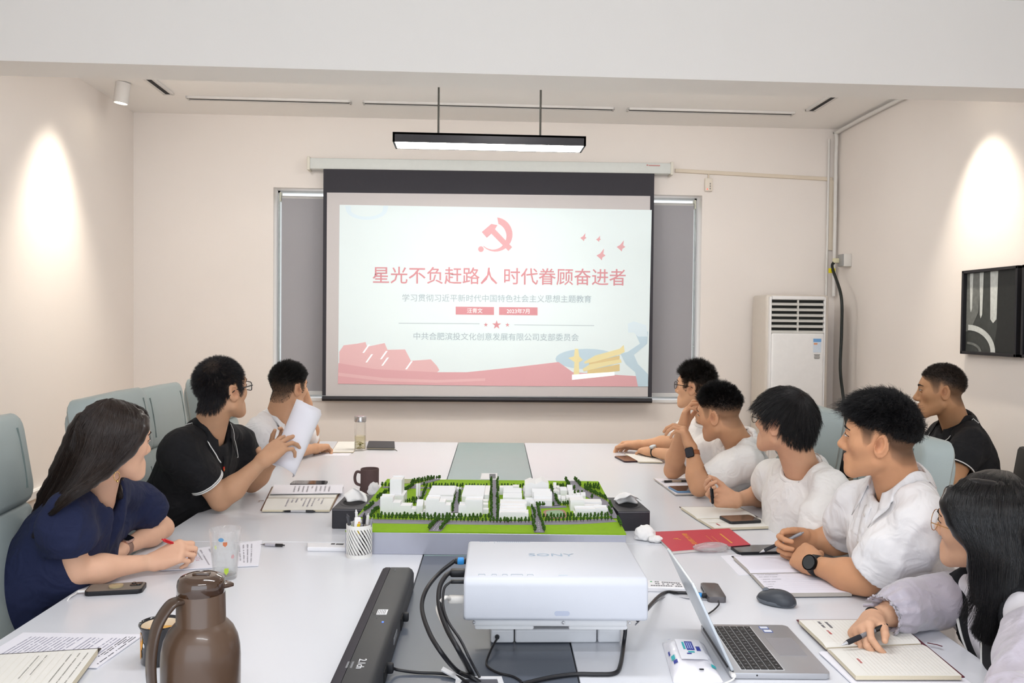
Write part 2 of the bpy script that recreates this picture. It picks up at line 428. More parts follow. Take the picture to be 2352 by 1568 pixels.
# ================================================================== people
def skin_mat(): return mat('skin', '#c99a7c', rough=.58, var=.05, scale=40, bump=.08, bscale=350, attr='tint', sss=.06, spec=.35)
def person(label, root, head, N, P, SL, SR, arms, skin='#c99274', girth=1., fem=False, s=1., hair=None, top=None, lips='#a8605a', h=.0032, ph=.0026, brow='#1d1715', nose=1., jaw=1., legs=True):
    """head=(centre,(yaw,pitch,roll),scale); arms={'L':(elbow,wrist,handspec),'R':...}; world coordinates, stored relative to the root"""
    N, P, SL, SR = (np.asarray(v, float) for v in (N, P, SL, SR)); SL = SL+(P-N)*.018; SR = SR+(P-N)*.018; N = N+(N-P)*.030; O = np.array([root[0], root[1], 0.])
    E = empty('person', O, 0, label, 'person')
    hc, rot, hs = head; hc = np.asarray(hc, float); RH = eulerR(*rot); loc = lambda *a: hc+RH@(np.array(a, float)*hs)
    up = nrm(N-P); rt = nrm((SR-SL)-up*np.dot(SR-SL, up)); fw = np.cross(up, rt); RT = np.stack([rt, fw, up], 1)
    a_ = .86 if fem else 1.0; L = np.linalg.norm(N-P)
    def torso(g, skin_=False):
        T = [el(P+up*.02, RT, (.165*g, .125*g, .15), .03), el(P+(N-P)*.36+fw*.012, RT, (.150*g, .115*g, .21), .04),
             el(N-up*.19+fw*.005, RT, (.152*g, .105*g, .185), .04)]
        for S in (SL, SR):
            T.append(rc(N-up*.014-fw*.014, S-up*.0-fw*.005, .047*a_, .038*a_, .03))
            if skin_: continue
            T.append(rc(S, S-up*.02, .047*a_, None, .02))
            T.append(rc(N-up*.15+fw*.03+(S-N)*.3, S-up*.05, .07*a_, .042*a_, .03))
        if fem:
            for x in (-1, 1): T.append(el(N-up*.235+fw*.085+rt*x*.07, RT, (.062, .055, .06), .04))
        return T
    neck = [rc(N-up*.05, loc(0, -.022, -.05), .060*a_*s, .057*a_*s, .012)]
    arm = {}; hands = {}
    for sd_, S in (('L', SL), ('R', SR)):
        e, w, hd = arms[sd_]; e = np.asarray(e, float); w = np.asarray(w, float); f = w-e; lf = np.linalg.norm(f)
        arm[sd_] = [rc(S-up*.006, e, .043*a_*s, .038*a_*s, .02), rc(e, e+f*.3, .037*a_*s, .0415*a_*s, .02), rc(e+f*.3, w, .0415*a_*s, .0245*a_*s, .03)]
        if hd is not None:
            hd = dict(hd); hands[sd_] = hand_prims(w, hd.pop('d', f), hd.pop('n'), 1 if sd_ == 'R' else -1, s=hd.pop('s', .92 if fem else 1.0), **hd)
    hp = [xform(q, np.eye(3), np.zeros(3)) for q in head_prims(hs, fem, jaw, nose)]
    ears, ecut = ear_prims(hs); hcut = head_cuts(hs)
    W2H = lambda q: xform(q, RH, hc)
    # coarse pass: torso core and arms
    pts = [N, P, SL, SR]+[np.asarray(arms[k][i]) for k in arms for i in (0, 1)]
    lo = np.min(pts, 0)-.2; hi = np.max(pts, 0)+.2; hi[2] = min(hi[2], N[2]+.2)
    G = Grid(lo, hi, .0075); G.add([xform(q, np.eye(3), up*.022) for q in torso(girth*.8, True)]); G.add(arm['L']); G.add(arm['R']); G.add(neck)
    V1, Q1 = G.mesh(); q = (V1-hc)@RH
    V1, Q1 = keep(V1, Q1, ~((q[:, 2] > -.125*hs) & (np.linalg.norm(q, axis=1) < .2)))
    parts = [(relax(V1, Q1, 1, .4), Q1, None)]
    # head pass in the head's own frame
    H = Grid(np.array([-.105, -.125, -.148])*hs, np.array([.105, .125, .13])*hs, h)
    H.add(hp); H.sub(hcut[:1]+hcut[2:3], .012*hs); H.add([W2H(q) for q in neck+[xform(q, np.eye(3), up*.022) for q in torso(girth*.8, True)]]); H.add(ears); H.sub(ecut, .004*hs); H.sub(hcut[1:2]+hcut[3:4], .002)
    lids = []
    for x in (-1, 1):
        lids.append(el(np.array((x*.0325, .0765, .0045))*hs, np.eye(3), (.0155*hs, .0125*hs, .0125*hs), .004))
    H.add(lids)
    V2, Q2 = H.mesh(); V2 = relax(V2, Q2, 1, .35); Lh = V2/hs
    parts.append((hc+V2@RH.T, Q2, Lh))
    for k, (hpz, kn, tips) in hands.items():
        w = np.asarray(arms[k][1]); pp = np.array([b for q in hpz for b in bounds(q)]); fdir = nrm(w-np.asarray(arms[k][0]))
        lo, hi = np.minimum(pp.min(0), w-fdir*.03-.03)-.008, np.maximum(pp.max(0), w-fdir*.03+.03)+.008
        g = Grid(lo, hi, ph); g.add(arm[k]); g.add(hpz); v, qd = g.mesh()
        v, qd = keep(v, qd, ((v-w)@fdir > -.035)); parts.append((relax(v, qd, 1, .3), qd, None))
    Vs, Qs, Ts, b = [], [], [], 0; sk = np.array(C(skin)[:3]); lp = np.array(C(lips)[:3]); dk = np.array(C('#17120f')[:3])
    hl_front = (hair or {}).get('front', .062)
    for v, qd, lh in parts:
        t = np.tile(sk, (len(v), 1))
        if lh is not None:
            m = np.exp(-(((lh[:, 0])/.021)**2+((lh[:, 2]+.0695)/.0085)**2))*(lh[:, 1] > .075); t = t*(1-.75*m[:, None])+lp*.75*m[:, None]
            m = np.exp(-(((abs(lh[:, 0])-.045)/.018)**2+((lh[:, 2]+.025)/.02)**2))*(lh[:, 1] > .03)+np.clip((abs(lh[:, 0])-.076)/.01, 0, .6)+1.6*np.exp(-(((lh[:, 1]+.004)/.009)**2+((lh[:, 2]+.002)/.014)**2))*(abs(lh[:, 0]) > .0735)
            t = t*(1-.11*np.clip(m, 0, 1.9)[:, None]*np.array([.0, .7, .8]))*(1-.30*np.clip(m-.9, 0, 1)[:, None])  # blush, and shade of the ear hollow painted into the skin tint
            if hair:
                z0 = hairline(lh[:, 1], hl_front); m = np.clip((lh[:, 2]-z0)/.014, 0, 1)*(abs(lh[:, 0]) < .0795)
                fz = np.interp(lh[:, 1], [-.1, 0, .06], hair.get('fade', (-.2, -.2, -.2))); up_ = np.clip((lh[:, 2]-fz+.012)/.045, 0, 1)
                low = np.clip((lh[:, 2]-z0)/.055+.25, .0, 1); m = m*(hair.get('stub', .55)*low*(1-up_)+.97*up_); t = t*(1-m[:, None])+dk*m[:, None]
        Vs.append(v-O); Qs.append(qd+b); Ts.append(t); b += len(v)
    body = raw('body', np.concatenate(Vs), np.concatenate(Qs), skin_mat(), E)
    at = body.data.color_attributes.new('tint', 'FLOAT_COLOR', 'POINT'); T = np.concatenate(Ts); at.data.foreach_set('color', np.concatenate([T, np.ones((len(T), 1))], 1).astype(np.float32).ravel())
    # eyes, brows
    for x in (-1, 1):
        b_ = B(); M = Matrix(((RH[0, 0], RH[0, 2], -RH[0, 1], 0), (RH[1, 0], RH[1, 2], -RH[1, 1], 0), (RH[2, 0], RH[2, 2], -RH[2, 1], 0), (0, 0, 0, 1)))
        M = Matrix(((RH[0, 0], RH[0, 1], RH[0, 2], 0), (RH[1, 0], RH[1, 1], RH[1, 2], 0), (RH[2, 0], RH[2, 1], RH[2, 2], 0), (0, 0, 0, 1)))
        c = loc(x*.0325, .0820, .0030)-O
        pr_ = [(.0138*sin(a)*hs, -.0138*cos(a)*hs) for a in np.linspace(0, pi, 13)]
        # ball squashed into the lid opening: almond
        Me = Matrix.Translation(Vector(c)) @ M @ Matrix.Diagonal((1.0, .72, .33, 1)) @ Matrix.Rotation(-pi/2, 4, 'X')
        b_.lathe(pr_, 16, Me); fc = Vector(c)+Vector(RH[:, 1])*.0138*.78*hs
        o = b_.done('eye', [mat('eye_white', '#c4b8ae', rough=.3, var=.02), mat('eye_iris', '#1a0f0a', rough=.15, var=.1)], E, True)
        for f in o.data.polygons:
            d = np.array(f.center)-np.array(c); d = RH.T@d; f.material_index = 1 if (hypot(d[0], d[2]*1.8) < .0086*hs and d[1] > 0) else 0
        bp_ = np.array([(x*.013, .093, .0215), (x*.027, .092, .0265), (x*.040, .085, .0268), (x*.052, .072, .0215)])*hs
        for _ in range(6): bp_ = bp_-H.grad(bp_)*H.val(bp_)[:, None]
        bp_ = bp_+H.grad(bp_)*.0004
        b_ = B(); b_.tube([hc+RH@q-O for q in bp_], [.0028*hs, .0042*hs, .0036*hs, .0015*hs], 6, flat=.9)
        b_.done('eyebrow', mat('brow_'+brow[1:], brow, rough=.9, var=.2, scale=400), E, True)
        lp_ = np.array([(x*.0185, .090, .0035), (x*.026, .094, .0075), (x*.034, .092, .0085), (x*.042, .085, .0065), (x*.0485, .076, .0025)])*hs
        for _ in range(6): lp_ = lp_-H.grad(lp_)*H.val(lp_)[:, None]
        lp_ = lp_+H.grad(lp_)*.0006; b_ = B(); b_.tube([hc+RH@q-O for q in spline(lp_, 12)], .0011*hs, 5); b_.done('eyelashes', mat('lash_dark', '#1a1210', rough=.8), E, True)
    # trousers and shoes
    if legs:
        fwx = nrm(np.array([fw[0], fw[1], 0])); rtx = np.array([fwx[1], -fwx[0], 0]); pr_ = [el(P-np.array([0, 0, .02]), np.stack([rtx, fwx, [0, 0, 1]], 1), (.17*girth, .14*girth, .11), .04)]
        for x in (-1, 1):
            hp_ = P+rtx*x*.085-np.array([0, 0, .03]); kn_ = hp_+fwx*.40+rtx*x*.04; kn_[2] = .50; an = kn_+fwx*.02; an[2] = .1
            pr_ += [rc(hp_, kn_, .082, .06, .04), rc(kn_, an, .056, .042, .03)]
            sh = B(); sh.prism([(px_*.047*(1 if py_ > 0 else .85), py_) for px_, py_ in [(-.8, -.09), (.8, -.09), (1, 0), (1, .1), (.6, .17), (0, .19), (-.6, .17), (-1, .1), (-1, 0)]], 0, .075, bev=.012)
            Ms = Matrix(((rtx[0], fwx[0], 0, an[0]-O[0]), (rtx[1], fwx[1], 0, an[1]-O[1]), (0, 0, 1, .002), (0, 0, 0, 1))); me = sh.mesh('shoe'); me.transform(Ms); link('shoe', me, mat('shoe_leather', '#15130f', rough=.4), E)
        g = Grid(np.min([bounds(q)[0] for q in pr_], 0)-.03, np.max([bounds(q)[1] for q in pr_], 0)+.03, .016); g.add(pr_); v, qd = g.mesh()
        raw('trousers' if not fem else 'skirt_leggings', v-O, qd, mat('trouser_cloth', '#1b1d24', rough=.85, var=.1), E)
    ctx = dict(E=E, O=O, N=N, P=P, SL=SL, SR=SR, up=up, rt=rt, fw=fw, RT=RT, torso=torso, neck=neck, arm=arm, arms=arms, hc=hc, RH=RH, hs=hs, loc=loc, a=a_*s, girth=girth, hands=hands, V2=V2, Q2=Q2, fem=fem)
    if top: top(ctx)
    if hair and hair.get('kind', 'short') == 'short': short_hair(ctx, **{k: v for k, v in hair.items() if k not in ('kind', 'stub')})
    return ctx

def short_hair(c, front=.062, Lt=.03, Ls=.006, fade=(-.2, -.2, -.2), comb=(0, .3, .2), upr=.7, n=5200, w=.0017, jit=.35, clump=.5, backcut=.0, droop=0., col='#14110f', crown=None, wave=0., thin=None, fringe=0.):
    n = int(n*2.3); w = w*.58
    V, Q, hs = c['V2'], c['Q2'], c['hs']; RH = c['RH']; Nn = vnormals(V, Q); A = V[Q].mean(1); An = Nn[Q].mean(1); A_ = A/hs
    z0 = hairline(A_[:, 1], front); ok = (A_[:, 2] > z0) & (abs(A_[:, 0]) < .081) & ~((abs(A_[:, 0]) > .07) & (A_[:, 1] > -.034) & (A_[:, 1] < .012) & (A_[:, 2] < .03))
    wgt = ok.astype(float)
    if thin is not None: wgt *= np.where(np.linalg.norm(A_-np.array(thin[:3]), axis=1) < thin[3], thin[4], 1)
    i = RNG.choice(len(A), n, p=wgt/wgt.sum()); p = A[i]+RNG.normal(size=(n, 3))*.0012; nn = An[i]; a = A_[i]
    fz = np.interp(a[:, 1], [-.1, 0, .06], fade); t = np.clip((a[:, 2]-fz)/.035, 0, 1); kp = RNG.random(n) < np.clip(t*2.6+(Ls > .0055)*1.0, .0, 1); i, p, nn, a, t, fz = i[kp], p[kp], nn[kp], a[kp], t[kp], fz[kp]; n = len(p)
    L = (Ls+(Lt-Ls)*t*t)*RNG.uniform(.65, 1.1, n)*hs
    L = L*(1-backcut*np.clip((-a[:, 1]-.02)/.055, 0, 1))
    if fringe: L = L*(1+fringe*np.clip((a[:, 1]-.03)/.05, 0, 1))
    cb = np.tile(np.array(comb, float), (n, 1))
    if crown is not None:
        r = a-np.array(crown); cb = cb*.5+r/np.maximum(np.linalg.norm(r, axis=1, keepdims=True), 1e-4)*.8
    cb += np.clip((.035-a[:, 2:3])/.05, 0, 1)*np.array([0, -.25, -1.0])
    d = nn*upr+cb*(1-upr)*1.6+RNG.normal(size=(n, 3))*jit*.5; d /= np.linalg.norm(d, axis=1, keepdims=True)
    dn = (d*nn).sum(1); low = dn < .12; d[low] += nn[low]*(.12-dn[low])[:, None]
    m = 5; s = np.linspace(0, 1, m); pth = p[:, None]-nn[:, None]*.001+d[:, None]*L[:, None, None]*s[None, :, None]
    g = np.array([0, 0, -1.])@np.eye(3); gl = (RH.T@np.array([0, 0, -1.]))
    pth = pth+(gl*droop+cb[:, None]*droop*.6)*(L[:, None, None]*(s**2)[None, :, None])
    if wave: pth += np.stack([np.sin(s*5+ph)*wave*s for ph in RNG.uniform(0, 6, n)])[..., None]*RNG.normal(size=(n, 1, 3))
    ci = RNG.choice(n, max(2, n//16), replace=False); own = np.concatenate([np.argmin(((p[k:k+2000, None]-p[None, ci])**2).sum(-1), 1) for k in range(0, n, 2000)]); q_ = pth[ci[own]]
    pth = pth+(q_-pth)*(clump*np.clip(L/.025, 0, 1)[:, None]*s[None, :]**1.3)[..., None]
    # keep strands out of the skull
    r = np.array([.0755, .0885, .083])*hs*1.005; ctr = np.array([0, -.007, .034])*hs; q = (pth-ctr)/r; k = np.linalg.norm(q, axis=2, keepdims=True)
    pth = np.where((k < 1.02) & (pth[..., 2:3] > .0), ctr+q/np.maximum(k, 1e-6)*1.02*r, pth)
    W, F = strands(c['hc']+pth@RH.T, RNG.uniform(.7, 1.2, n)*w); raw('hair', W-c['O'], F, mat('hair_'+col[1:], col, rough=.42, var=.25, scale=60, spec=.5), c['E'])

def guide_hair(c, guides, n=1900, w=.0019, thick=.018, col='#1c1514', var=.3, base=.016, name='hair', m=26, closed_top=True, split=None, rough=.33, cap=False):
    """guides: list of polylines of world points; a sheet of strands between neighbours over a solid core"""
    Gs = np.array([[np.asarray(q) for q in spline(g, m)] if True else 0 for g in guides], dtype=object)
    k = min(len(x) for x in Gs); Gd = np.array([[x[int(round(j*(len(x)-1)/(m-1)))] for j in range(m)] for x in Gs], float)
    pr = []
    for a in range(len(Gd)):
        for j in range(0, m-4, 2):
            e = .28 if j > m-7 else .6 if j > m-11 else .5 if (cap and j < 5) else 1; pr.append(rc(Gd[a, j], Gd[a, min(j+2, m-3)], base*e, base*e, .009))
        if a+1 < len(Gd):
            mid = (Gd[a]+Gd[a+1])/2
            for j in range(0, m-4, 2): pr.append(rc(mid[j], mid[min(j+2, m-3)], base*(.28 if j > m-7 else .55 if (j > m-11 or (cap and j < 5)) else .95), None, .009))
    if cap: pr.append(el(c['loc'](0, -.016, .036), c['RH'], np.array((.081, .088, .081))*c['hs'], .009))
    g = Grid(np.min([bounds(q)[0] for q in pr], 0)-.03, np.max([bounds(q)[1] for q in pr], 0)+.03, .006); g.add(pr); V, Q = g.mesh()
    n = int(n*1.9); w = w*.62
    u = RNG.uniform(0, len(Gd)-1, n); i = np.minimum(u.astype(int), len(Gd)-2); f = (u-i)[:, None, None]; pth = Gd[i]*(1-f)+Gd[i+1]*f
    # push to the surface of the core, plus loose depth
    flat = pth.reshape(-1, 3)
    for _ in range(3):
        vv = g.val(flat); gr = g.grad(flat); side = np.sign((gr*(CAM-flat)).sum(1)+.25*RNG.normal(size=len(flat))*0)
        flat = flat-gr*(vv[:, None]+.001)
    core = flat.reshape(n, m, 3); out = pth+(core-pth)
    view = nrm_rows(CAM-pth); face = RNG.random(n) < .86
    # most strands on the near surface, some on the far one
    p2 = pth+view*(base*1.25)*np.where(face, 1, -1)[:, None, None]; fl = p2.reshape(-1, 3)
    for _ in range(4):
        vv = g.val(fl); gr = g.grad(fl); fl = fl-gr*np.clip(vv, -.03, .03)[:, None]
    pth = fl.reshape(n, m, 3); sm = pth.copy()
    for _ in range(3): sm[:, 1:-1] = (sm[:, :-2]+2*sm[:, 1:-1]+sm[:, 2:])/4
    s = np.linspace(0, 1, m); ln = RNG.uniform(.9, 1.04, n); idx = np.clip(s[None]*ln[:, None]*(m-1), 0, m-1); i0 = np.minimum(idx.astype(int), m-2); ff = (idx-i0)[..., None]
    rr = np.arange(n)[:, None]; sm = sm[rr, i0]*(1-ff)+sm[rr, i0+1]*ff+np.where(idx > m-1.001, 0, 0)[..., None]
    sm += np.cumsum(RNG.normal(size=(n, m, 3))*.00045, 1); fl = sm.reshape(-1, 3); mn = np.repeat(RNG.uniform(.0002, .0035, n), m)
    for _ in range(3): vv = g.val(fl); fl = fl+g.grad(fl)*np.clip(mn-vv, 0, .012)[:, None]
    sm = fl.reshape(n, m, 3)
    sm = sm[:, np.unique(np.round(np.linspace(0, m-1, min(m, 14))).astype(int))]
    W, F = strands(sm, RNG.uniform(.6, 1.3, n)*w, 3, .35); o = len(V)
    raw(name, np.concatenate([V, W])-c['O'], np.concatenate([Q, F+o]), mat('hair_'+col[1:], col, rough=rough, var=var, scale=14, spec=.55), c['E'])
def nrm_rows(v): return v/np.maximum(np.linalg.norm(v, axis=-1, keepdims=True), 1e-9)

# ---------------------------------------------------------------- clothes
def shirt(name, m, off=.012, hem=.72, loose=.016, fold=.005, neckr=.010, vneck=0., stripes=None, collar=None, sleeves=True, drop=.0, ribbed=None, hemflare=1.0, length=None, placket=None, buttons=0, h=.0075, extra=None):
    def f(c):
        N, P, up, fw, rt, O, a = c['N'], c['P'], c['up'], c['fw'], c['rt'], c['O'], c['a']; pr = c['torso'](c['girth'])
        lo = np.min([N, P, c['SL'], c['SR']]+[np.asarray(c['arms'][k][0]) for k in 'LR'], 0)-.2; hi = np.max([N, P, c['SL'], c['SR']]+[np.asarray(c['arms'][k][0]) for k in 'LR'], 0)+.2
        G = Grid(lo, hi, h); G.add(pr, off); hems = {}
        if extra: G.add(extra(c))
        Gs = Grid(lo, hi, h)
        for k, S in (('L', c['SL']), ('R', c['SR'])):
            if not sleeves: continue
            e = np.asarray(c['arms'][k][0]); hf = hem[k] if isinstance(hem, dict) else hem; d = nrm(e-S); ln = np.linalg.norm(e-S)*hf; Hm = S+d*ln
            r0, r1 = .047*a+off, (.042*a+loose+off*.4)*hemflare; dn = np.array([0, 0, -drop])
            Gs.add([rc(S+d*.04, S+d*ln*.55+dn*.5, r0-.004, (r0+r1)/2+.004, .018), rc(S+d*ln*.55+dn*.5, Hm+d*.03+dn, (r0+r1)/2+.004, r1, .02)]); hems[k] = (Hm+dn, d, r1)
        for k, (Hm, d, r1) in hems.items():
            Gs.cutif(Hm, d, Hm+d*.06, .115); Gs.sub([rc(Hm-d*.045, Hm+d*.03, r1-.016, r1-.0105)], .003)
        kk = .038; hh_ = np.clip(.5+.5*(G.F-Gs.F)/kk, 0, 1); G.F = (G.F*(1-hh_)+Gs.F*hh_-kk*hh_*(1-hh_)).astype(np.float32)
        nk = c['neck'][0]
        G.sub([rc(nk[1]+up*.005, nk[2], nk[3]+neckr, nk[4]+neckr+.01)], .006)
        if vneck: G.sub([rc(N+fw*.05+up*.03, N-up*vneck+fw*.13, .05*a, .008), rc(N+fw*.10+up*.05, N-up*vneck+fw*.17, .06*a, .01)], .006)
        V, Q = G.mesh(); Nn = vnormals(V, Q); w = np.ones(len(V))
        for k, (Hm, d, r1) in hems.items():
            q = (V-Hm)@d; w *= np.where(np.linalg.norm(V-Hm, axis=1) < .13, np.clip(-q/.05, .12, 1), 1)
        p = V*np.array([1, 1, .8]); wp = p+.05*np.stack([noise3(p*7+3), noise3(p*7+9), noise3(p*7+15)], 1)
        n1 = noise3(wp*11+c['O'][:1].sum()*7); n2 = 1-2*np.abs(noise3(wp*np.array([17, 17, 9])+5)); n3 = noise3(wp*30)
        dd_ = n1*1.0+n2*1.2+n3*.3; dd_ = np.where(dd_ < 0, dd_*.45, dd_*.9); V = V+Nn*(dd_*fold*w)[:, None]; V = relax(V, Q, 2, .4)
        raw(name, V-O, Q, m, c['E'])
        c['G'] = G
        for k, (Hm, d, r1) in hems.items():
            if stripes is not None:
                for off_ in stripes[1]:
                    x = nrm(np.cross(d, [0, 0, 1.])); y = np.cross(d, x); b = B(); b.tube([Hm-d*off_+(x*cos(t)+y*sin(t))*(r1+.0012)-O for t in np.linspace(0, 2*pi, 40)[:-1]], .0026, 6, closed=True); b.done('sleeve_tipping', stripes[0], c['E'], True)
        if ribbed is not None:
            ax = nrm(nk[2]-nk[1]); x = nrm(np.cross(ax, fw)); y = np.cross(ax, x); ctr = nk[1]+ax*(.055); R = nk[3]+neckr-.001; b = B()
            pts = [ctr+(x*cos(t)+y*sin(t))*R-O+ax*(-.012 if np.dot(x*cos(t)+y*sin(t), fw) > .3 else .0) for t in np.linspace(0, 2*pi, 44)[:-1]]
            b.tube(pts, .0085, 8, closed=True, flat=1.0); b.done('neckband', ribbed, c['E'], True)
        if collar: make_collar(c, **collar)
        if placket is not None:
            b = B(); pts = [N+fw*.075-up*.055, N+fw*.108-up*.10, N+fw*.125-up*.16, N+fw*.132-up*.23, N+fw*.132-up*.30]
            if placket.get('short'): pts = pts[:4]
            def surf(q):
                q = np.array([q], float)
                for _ in range(5): q = q-G.grad(q)*G.val(q)[:, None]
                return q[0]+G.grad(q)[0]*.0045
            pts = [surf(q) for q in spline(pts, 14)]; wd_ = .0155
            for a0, a1 in zip(pts, pts[1:]): b.quad([a0-rt*wd_-O, a1-rt*wd_-O, a1+rt*wd_-O, a0+rt*wd_-O])
            bmesh.ops.remove_doubles(b.bm, verts=b.bm.verts[:], dist=1e-5); o = b.done('placket', placket['m'], c['E'], True); sm_ = o.modifiers.new('thick', 'SOLIDIFY'); sm_.thickness = .003; sm_.offset = 0
            for j in range(buttons):
                q = pts[min(len(pts)-1, 2+j*4)]-O+fw*.002; bb = B(); M = Matrix.Translation(Vector(q)) @ Vector(fw).to_track_quat('Z', 'Y').to_matrix().to_4x4(); bb.lathe([(0, 0), (.0055, 0), (.006, .001), (.0055, .0022), (.0035, .0018), (0, .0018)], 12, M); bb.done('button', mat('shirt_button', '#d9d6d2', rough=.3, coat=.5), c['E'], True)
        c['G'] = G
    return f
def make_collar(c, m=None, edge=None, flare=.012, fall=.042, point=.075, open_=.55, stand=.03, rad=.012):
    nk = c['neck'][0]; O = c['O']; ax = nrm(nk[2]-nk[1]*1.0); ax = nrm(ax*.6+c['up']*.4); fw = nrm(c['fw']-ax*np.dot(c['fw'], ax)); rt = np.cross(fw, ax); ctr = nk[1]+ax*.055
    R = nk[3]+rad-.001; n = 41; th = np.linspace(-pi+open_, pi-open_, n); rows = []
    G = c['G']; hz_ = np.linspace(-.07, .10, 69); hs_ = []
    for t in th:
        d = -fw*cos(t)+rt*sin(t); vv = G.val(np.array([ctr+d*(R+.012)+ax*q for q in hz_])); i_ = np.where(vv < 0)[0]; hs_.append(hz_[i_[-1]] if len(i_) else np.nan)
    hs_ = np.array(hs_); ok_ = ~np.isnan(hs_); hs_ = np.interp(np.arange(n), np.where(ok_)[0], hs_[ok_]) if ok_.any() else np.zeros(n)
    hs_ = np.clip(hs_, -.05, .05)
    for _ in range(8): hs_ = np.convolve(np.pad(hs_, 1, 'edge'), [.25, .5, .25], 'valid')
    for ti, t in enumerate(th):
        d = -fw*cos(t)+rt*sin(t); fr = (1-cos(t))/2*0+np.clip((abs(t)-1.6)/(pi-open_-1.6), 0, 1); back = 1-fr
        low = hs_[ti]+.002
        b0 = ctr+d*R*(1+.12*fr)+ax*(low-.004); t0 = ctr+d*(R-.002)*(1+.10*fr)+ax*(low+stand*(1-.35*fr)); t1 = t0+d*.004+ax*.001
        fl = fall+(point-fall)*fr**2; out = d*(flare+.012*fr)+ (fw*.02+c['fw']*.012)*fr
        f1 = t1+out*.45-ax*fl*.5; f2 = t1+out-ax*fl
        rows.append([b0, t0, (t0+t1)/2+ax*.002, t1, f1, f2])
    V = np.array(rows).reshape(-1, 3); k = 6
    for j, mn in ((3, .004), (4, .005), (5, .006)):
        q = V[j::k].copy()
        for _ in range(6): q = q+G.grad(q)*np.clip(mn-G.val(q), 0, .02)[:, None]
        V[j::k] = q
    V = V-O; Q = []
    for i in range(n-1):
        for j in range(k-1): Q.append((i*k+j, i*k+j+1, (i+1)*k+j+1, (i+1)*k+j))
    o = raw('collar', V, np.array(Q), m, c['E']); md = o.modifiers.new('thick', 'SOLIDIFY'); md.thickness = .0022; md.offset = 0
    if edge is not None:
        b = B(); b.tube([V[i*k+5]+(V[i*k+5]-V[i*k+4])*-.06 for i in range(n)], .0021, 6); b.done('collar_tipping', edge, c['E'], True)
def glasses(c, m, lens_w=.0235, lens_h=.0195, r=.0011, y=.102, z=.0, sq=2.4, drop=.0):
    O, loc, E, hs = c['O'], c['loc'], c['E'], c['hs']; b = B()
    for x in (-1, 1):
        ring = []
        for t in np.linspace(0, 2*pi, 30)[:-1]:
            ct, st = cos(t), sin(t); q = (abs(ct)**(2/sq))*(1 if ct > 0 else -1), (abs(st)**(2/sq))*(1 if st > 0 else -1)
            ring.append(loc(x*.034+q[0]*lens_w, y-.006*abs(x*.034+q[0]*lens_w)/.05, z+q[1]*lens_h)-O)
        b.tube(ring, r, 6, closed=True)
        b.tube([loc(x*(.034+lens_w), y-.007, z+.006)-O, loc(x*.071, y-.014, z+.007)-O, loc(x*.076, .05, z+.006)-O, loc(x*.0795, .0, z+.005)-O, loc(x*.080, -.022, z-.006)-O, loc(x*.078, -.036, z-.024)-O], [r, r*1.3, r*1.2, r*1.2, r*1.1, r], 6)
    b.tube([loc(-.034+lens_w, y-.002, z+.004)-O, loc(0, y+.002, z+.007)-O, loc(.034-lens_w, y-.002, z+.004)-O], r, 6)
    g = b.done('glasses', m, E, True)
    for x in (-1, 1):
        ring = []
        for t in np.linspace(0, 2*pi, 25)[:-1]:
            ct, st = cos(t), sin(t); q = (abs(ct)**(2/sq))*(1 if ct > 0 else -1), (abs(st)**(2/sq))*(1 if st > 0 else -1)
            ring.append(loc(x*.034+q[0]*lens_w*.98, y-.006*abs(x*.034+q[0]*lens_w)/.05, z+q[1]*lens_h*.98)-O)
        b = B(); b.quad(ring); b.done('lens', mat('spectacle_glass', '#f4f8f6', rough=.03, trans=1, alpha=.25, ior=1.05), g)
def watch(c, k, back=.035, case='rect', strap='#2a2320', face='#08080a', frame='#1a1a1c', size=(.036, .042), nrm_dir=(0, 0, 1), band='watch', wid=.020):
    e, w = np.asarray(c['arms'][k][0]), np.asarray(c['arms'][k][1]); d = nrm(w-e); ln = np.linalg.norm(w-e); O = c['O']; p = w-d*back
    a = c['a']; t = 1-back/ln; r = (.0415+(.0245-.0415)*(t-.3)/.7)*a+.0012; n = np.asarray(nrm_dir, float); n = nrm(n-d*np.dot(n, d)); x = np.cross(d, n); b = B()
    ring = [p-O+(n*cos(t_)+x*sin(t_))*r for t_ in np.linspace(0, 2*pi, 40)[:-1]]
    V = []; nn = len(ring)
    for i, q in enumerate(ring):
        o_ = nrm(q-(p-O)); V += [q-d*wid/2, q+d*wid/2, q+d*wid/2+o_*.0025, q-d*wid/2+o_*.0025]
    Q = [(4*i+j, 4*i+(j+1) % 4, 4*((i+1) % nn)+(j+1) % 4, 4*((i+1) % nn)+j) for i in range(nn) for j in range(4)]
    g = raw(band, V, np.array(Q), mat('strap_'+strap[1:], strap, rough=.6), c['E'])
    M = Matrix(((x[0], d[0], n[0], 0), (x[1], d[1], n[1], 0), (x[2], d[2], n[2], 0), (0, 0, 0, 1))); M.translation = Vector(p-O+n*(r+.0005))
    b = B()
    if case == 'round': b.lathe([(0, 0), (size[0]*.5, 0), (size[0]*.52, .004), (size[0]*.5, .009), (size[0]*.42, .0098), (0, .0098)], 32, M)
    else: b.prism(rounded(size[0], size[1], .009), 0, .0098, M, bev=.0028)
    cs = b.done('watch_case', mat('case_'+frame[1:], frame, rough=.3, metal=.8), g, True)
    b = B(); M2 = M @ Matrix.Translation((0, 0, .0099))
    if case == 'round': b.lathe([(0, 0), (size[0]*.42, 0), (size[0]*.41, .0006), (0, .0007)], 32, M2)
    else: b.prism(rounded(size[0]*.88, size[1]*.88, .007), 0, .0007, M2)
    b.done('watch_face', mat('face_'+face[1:], face, rough=.12, coat=.6), g, True)
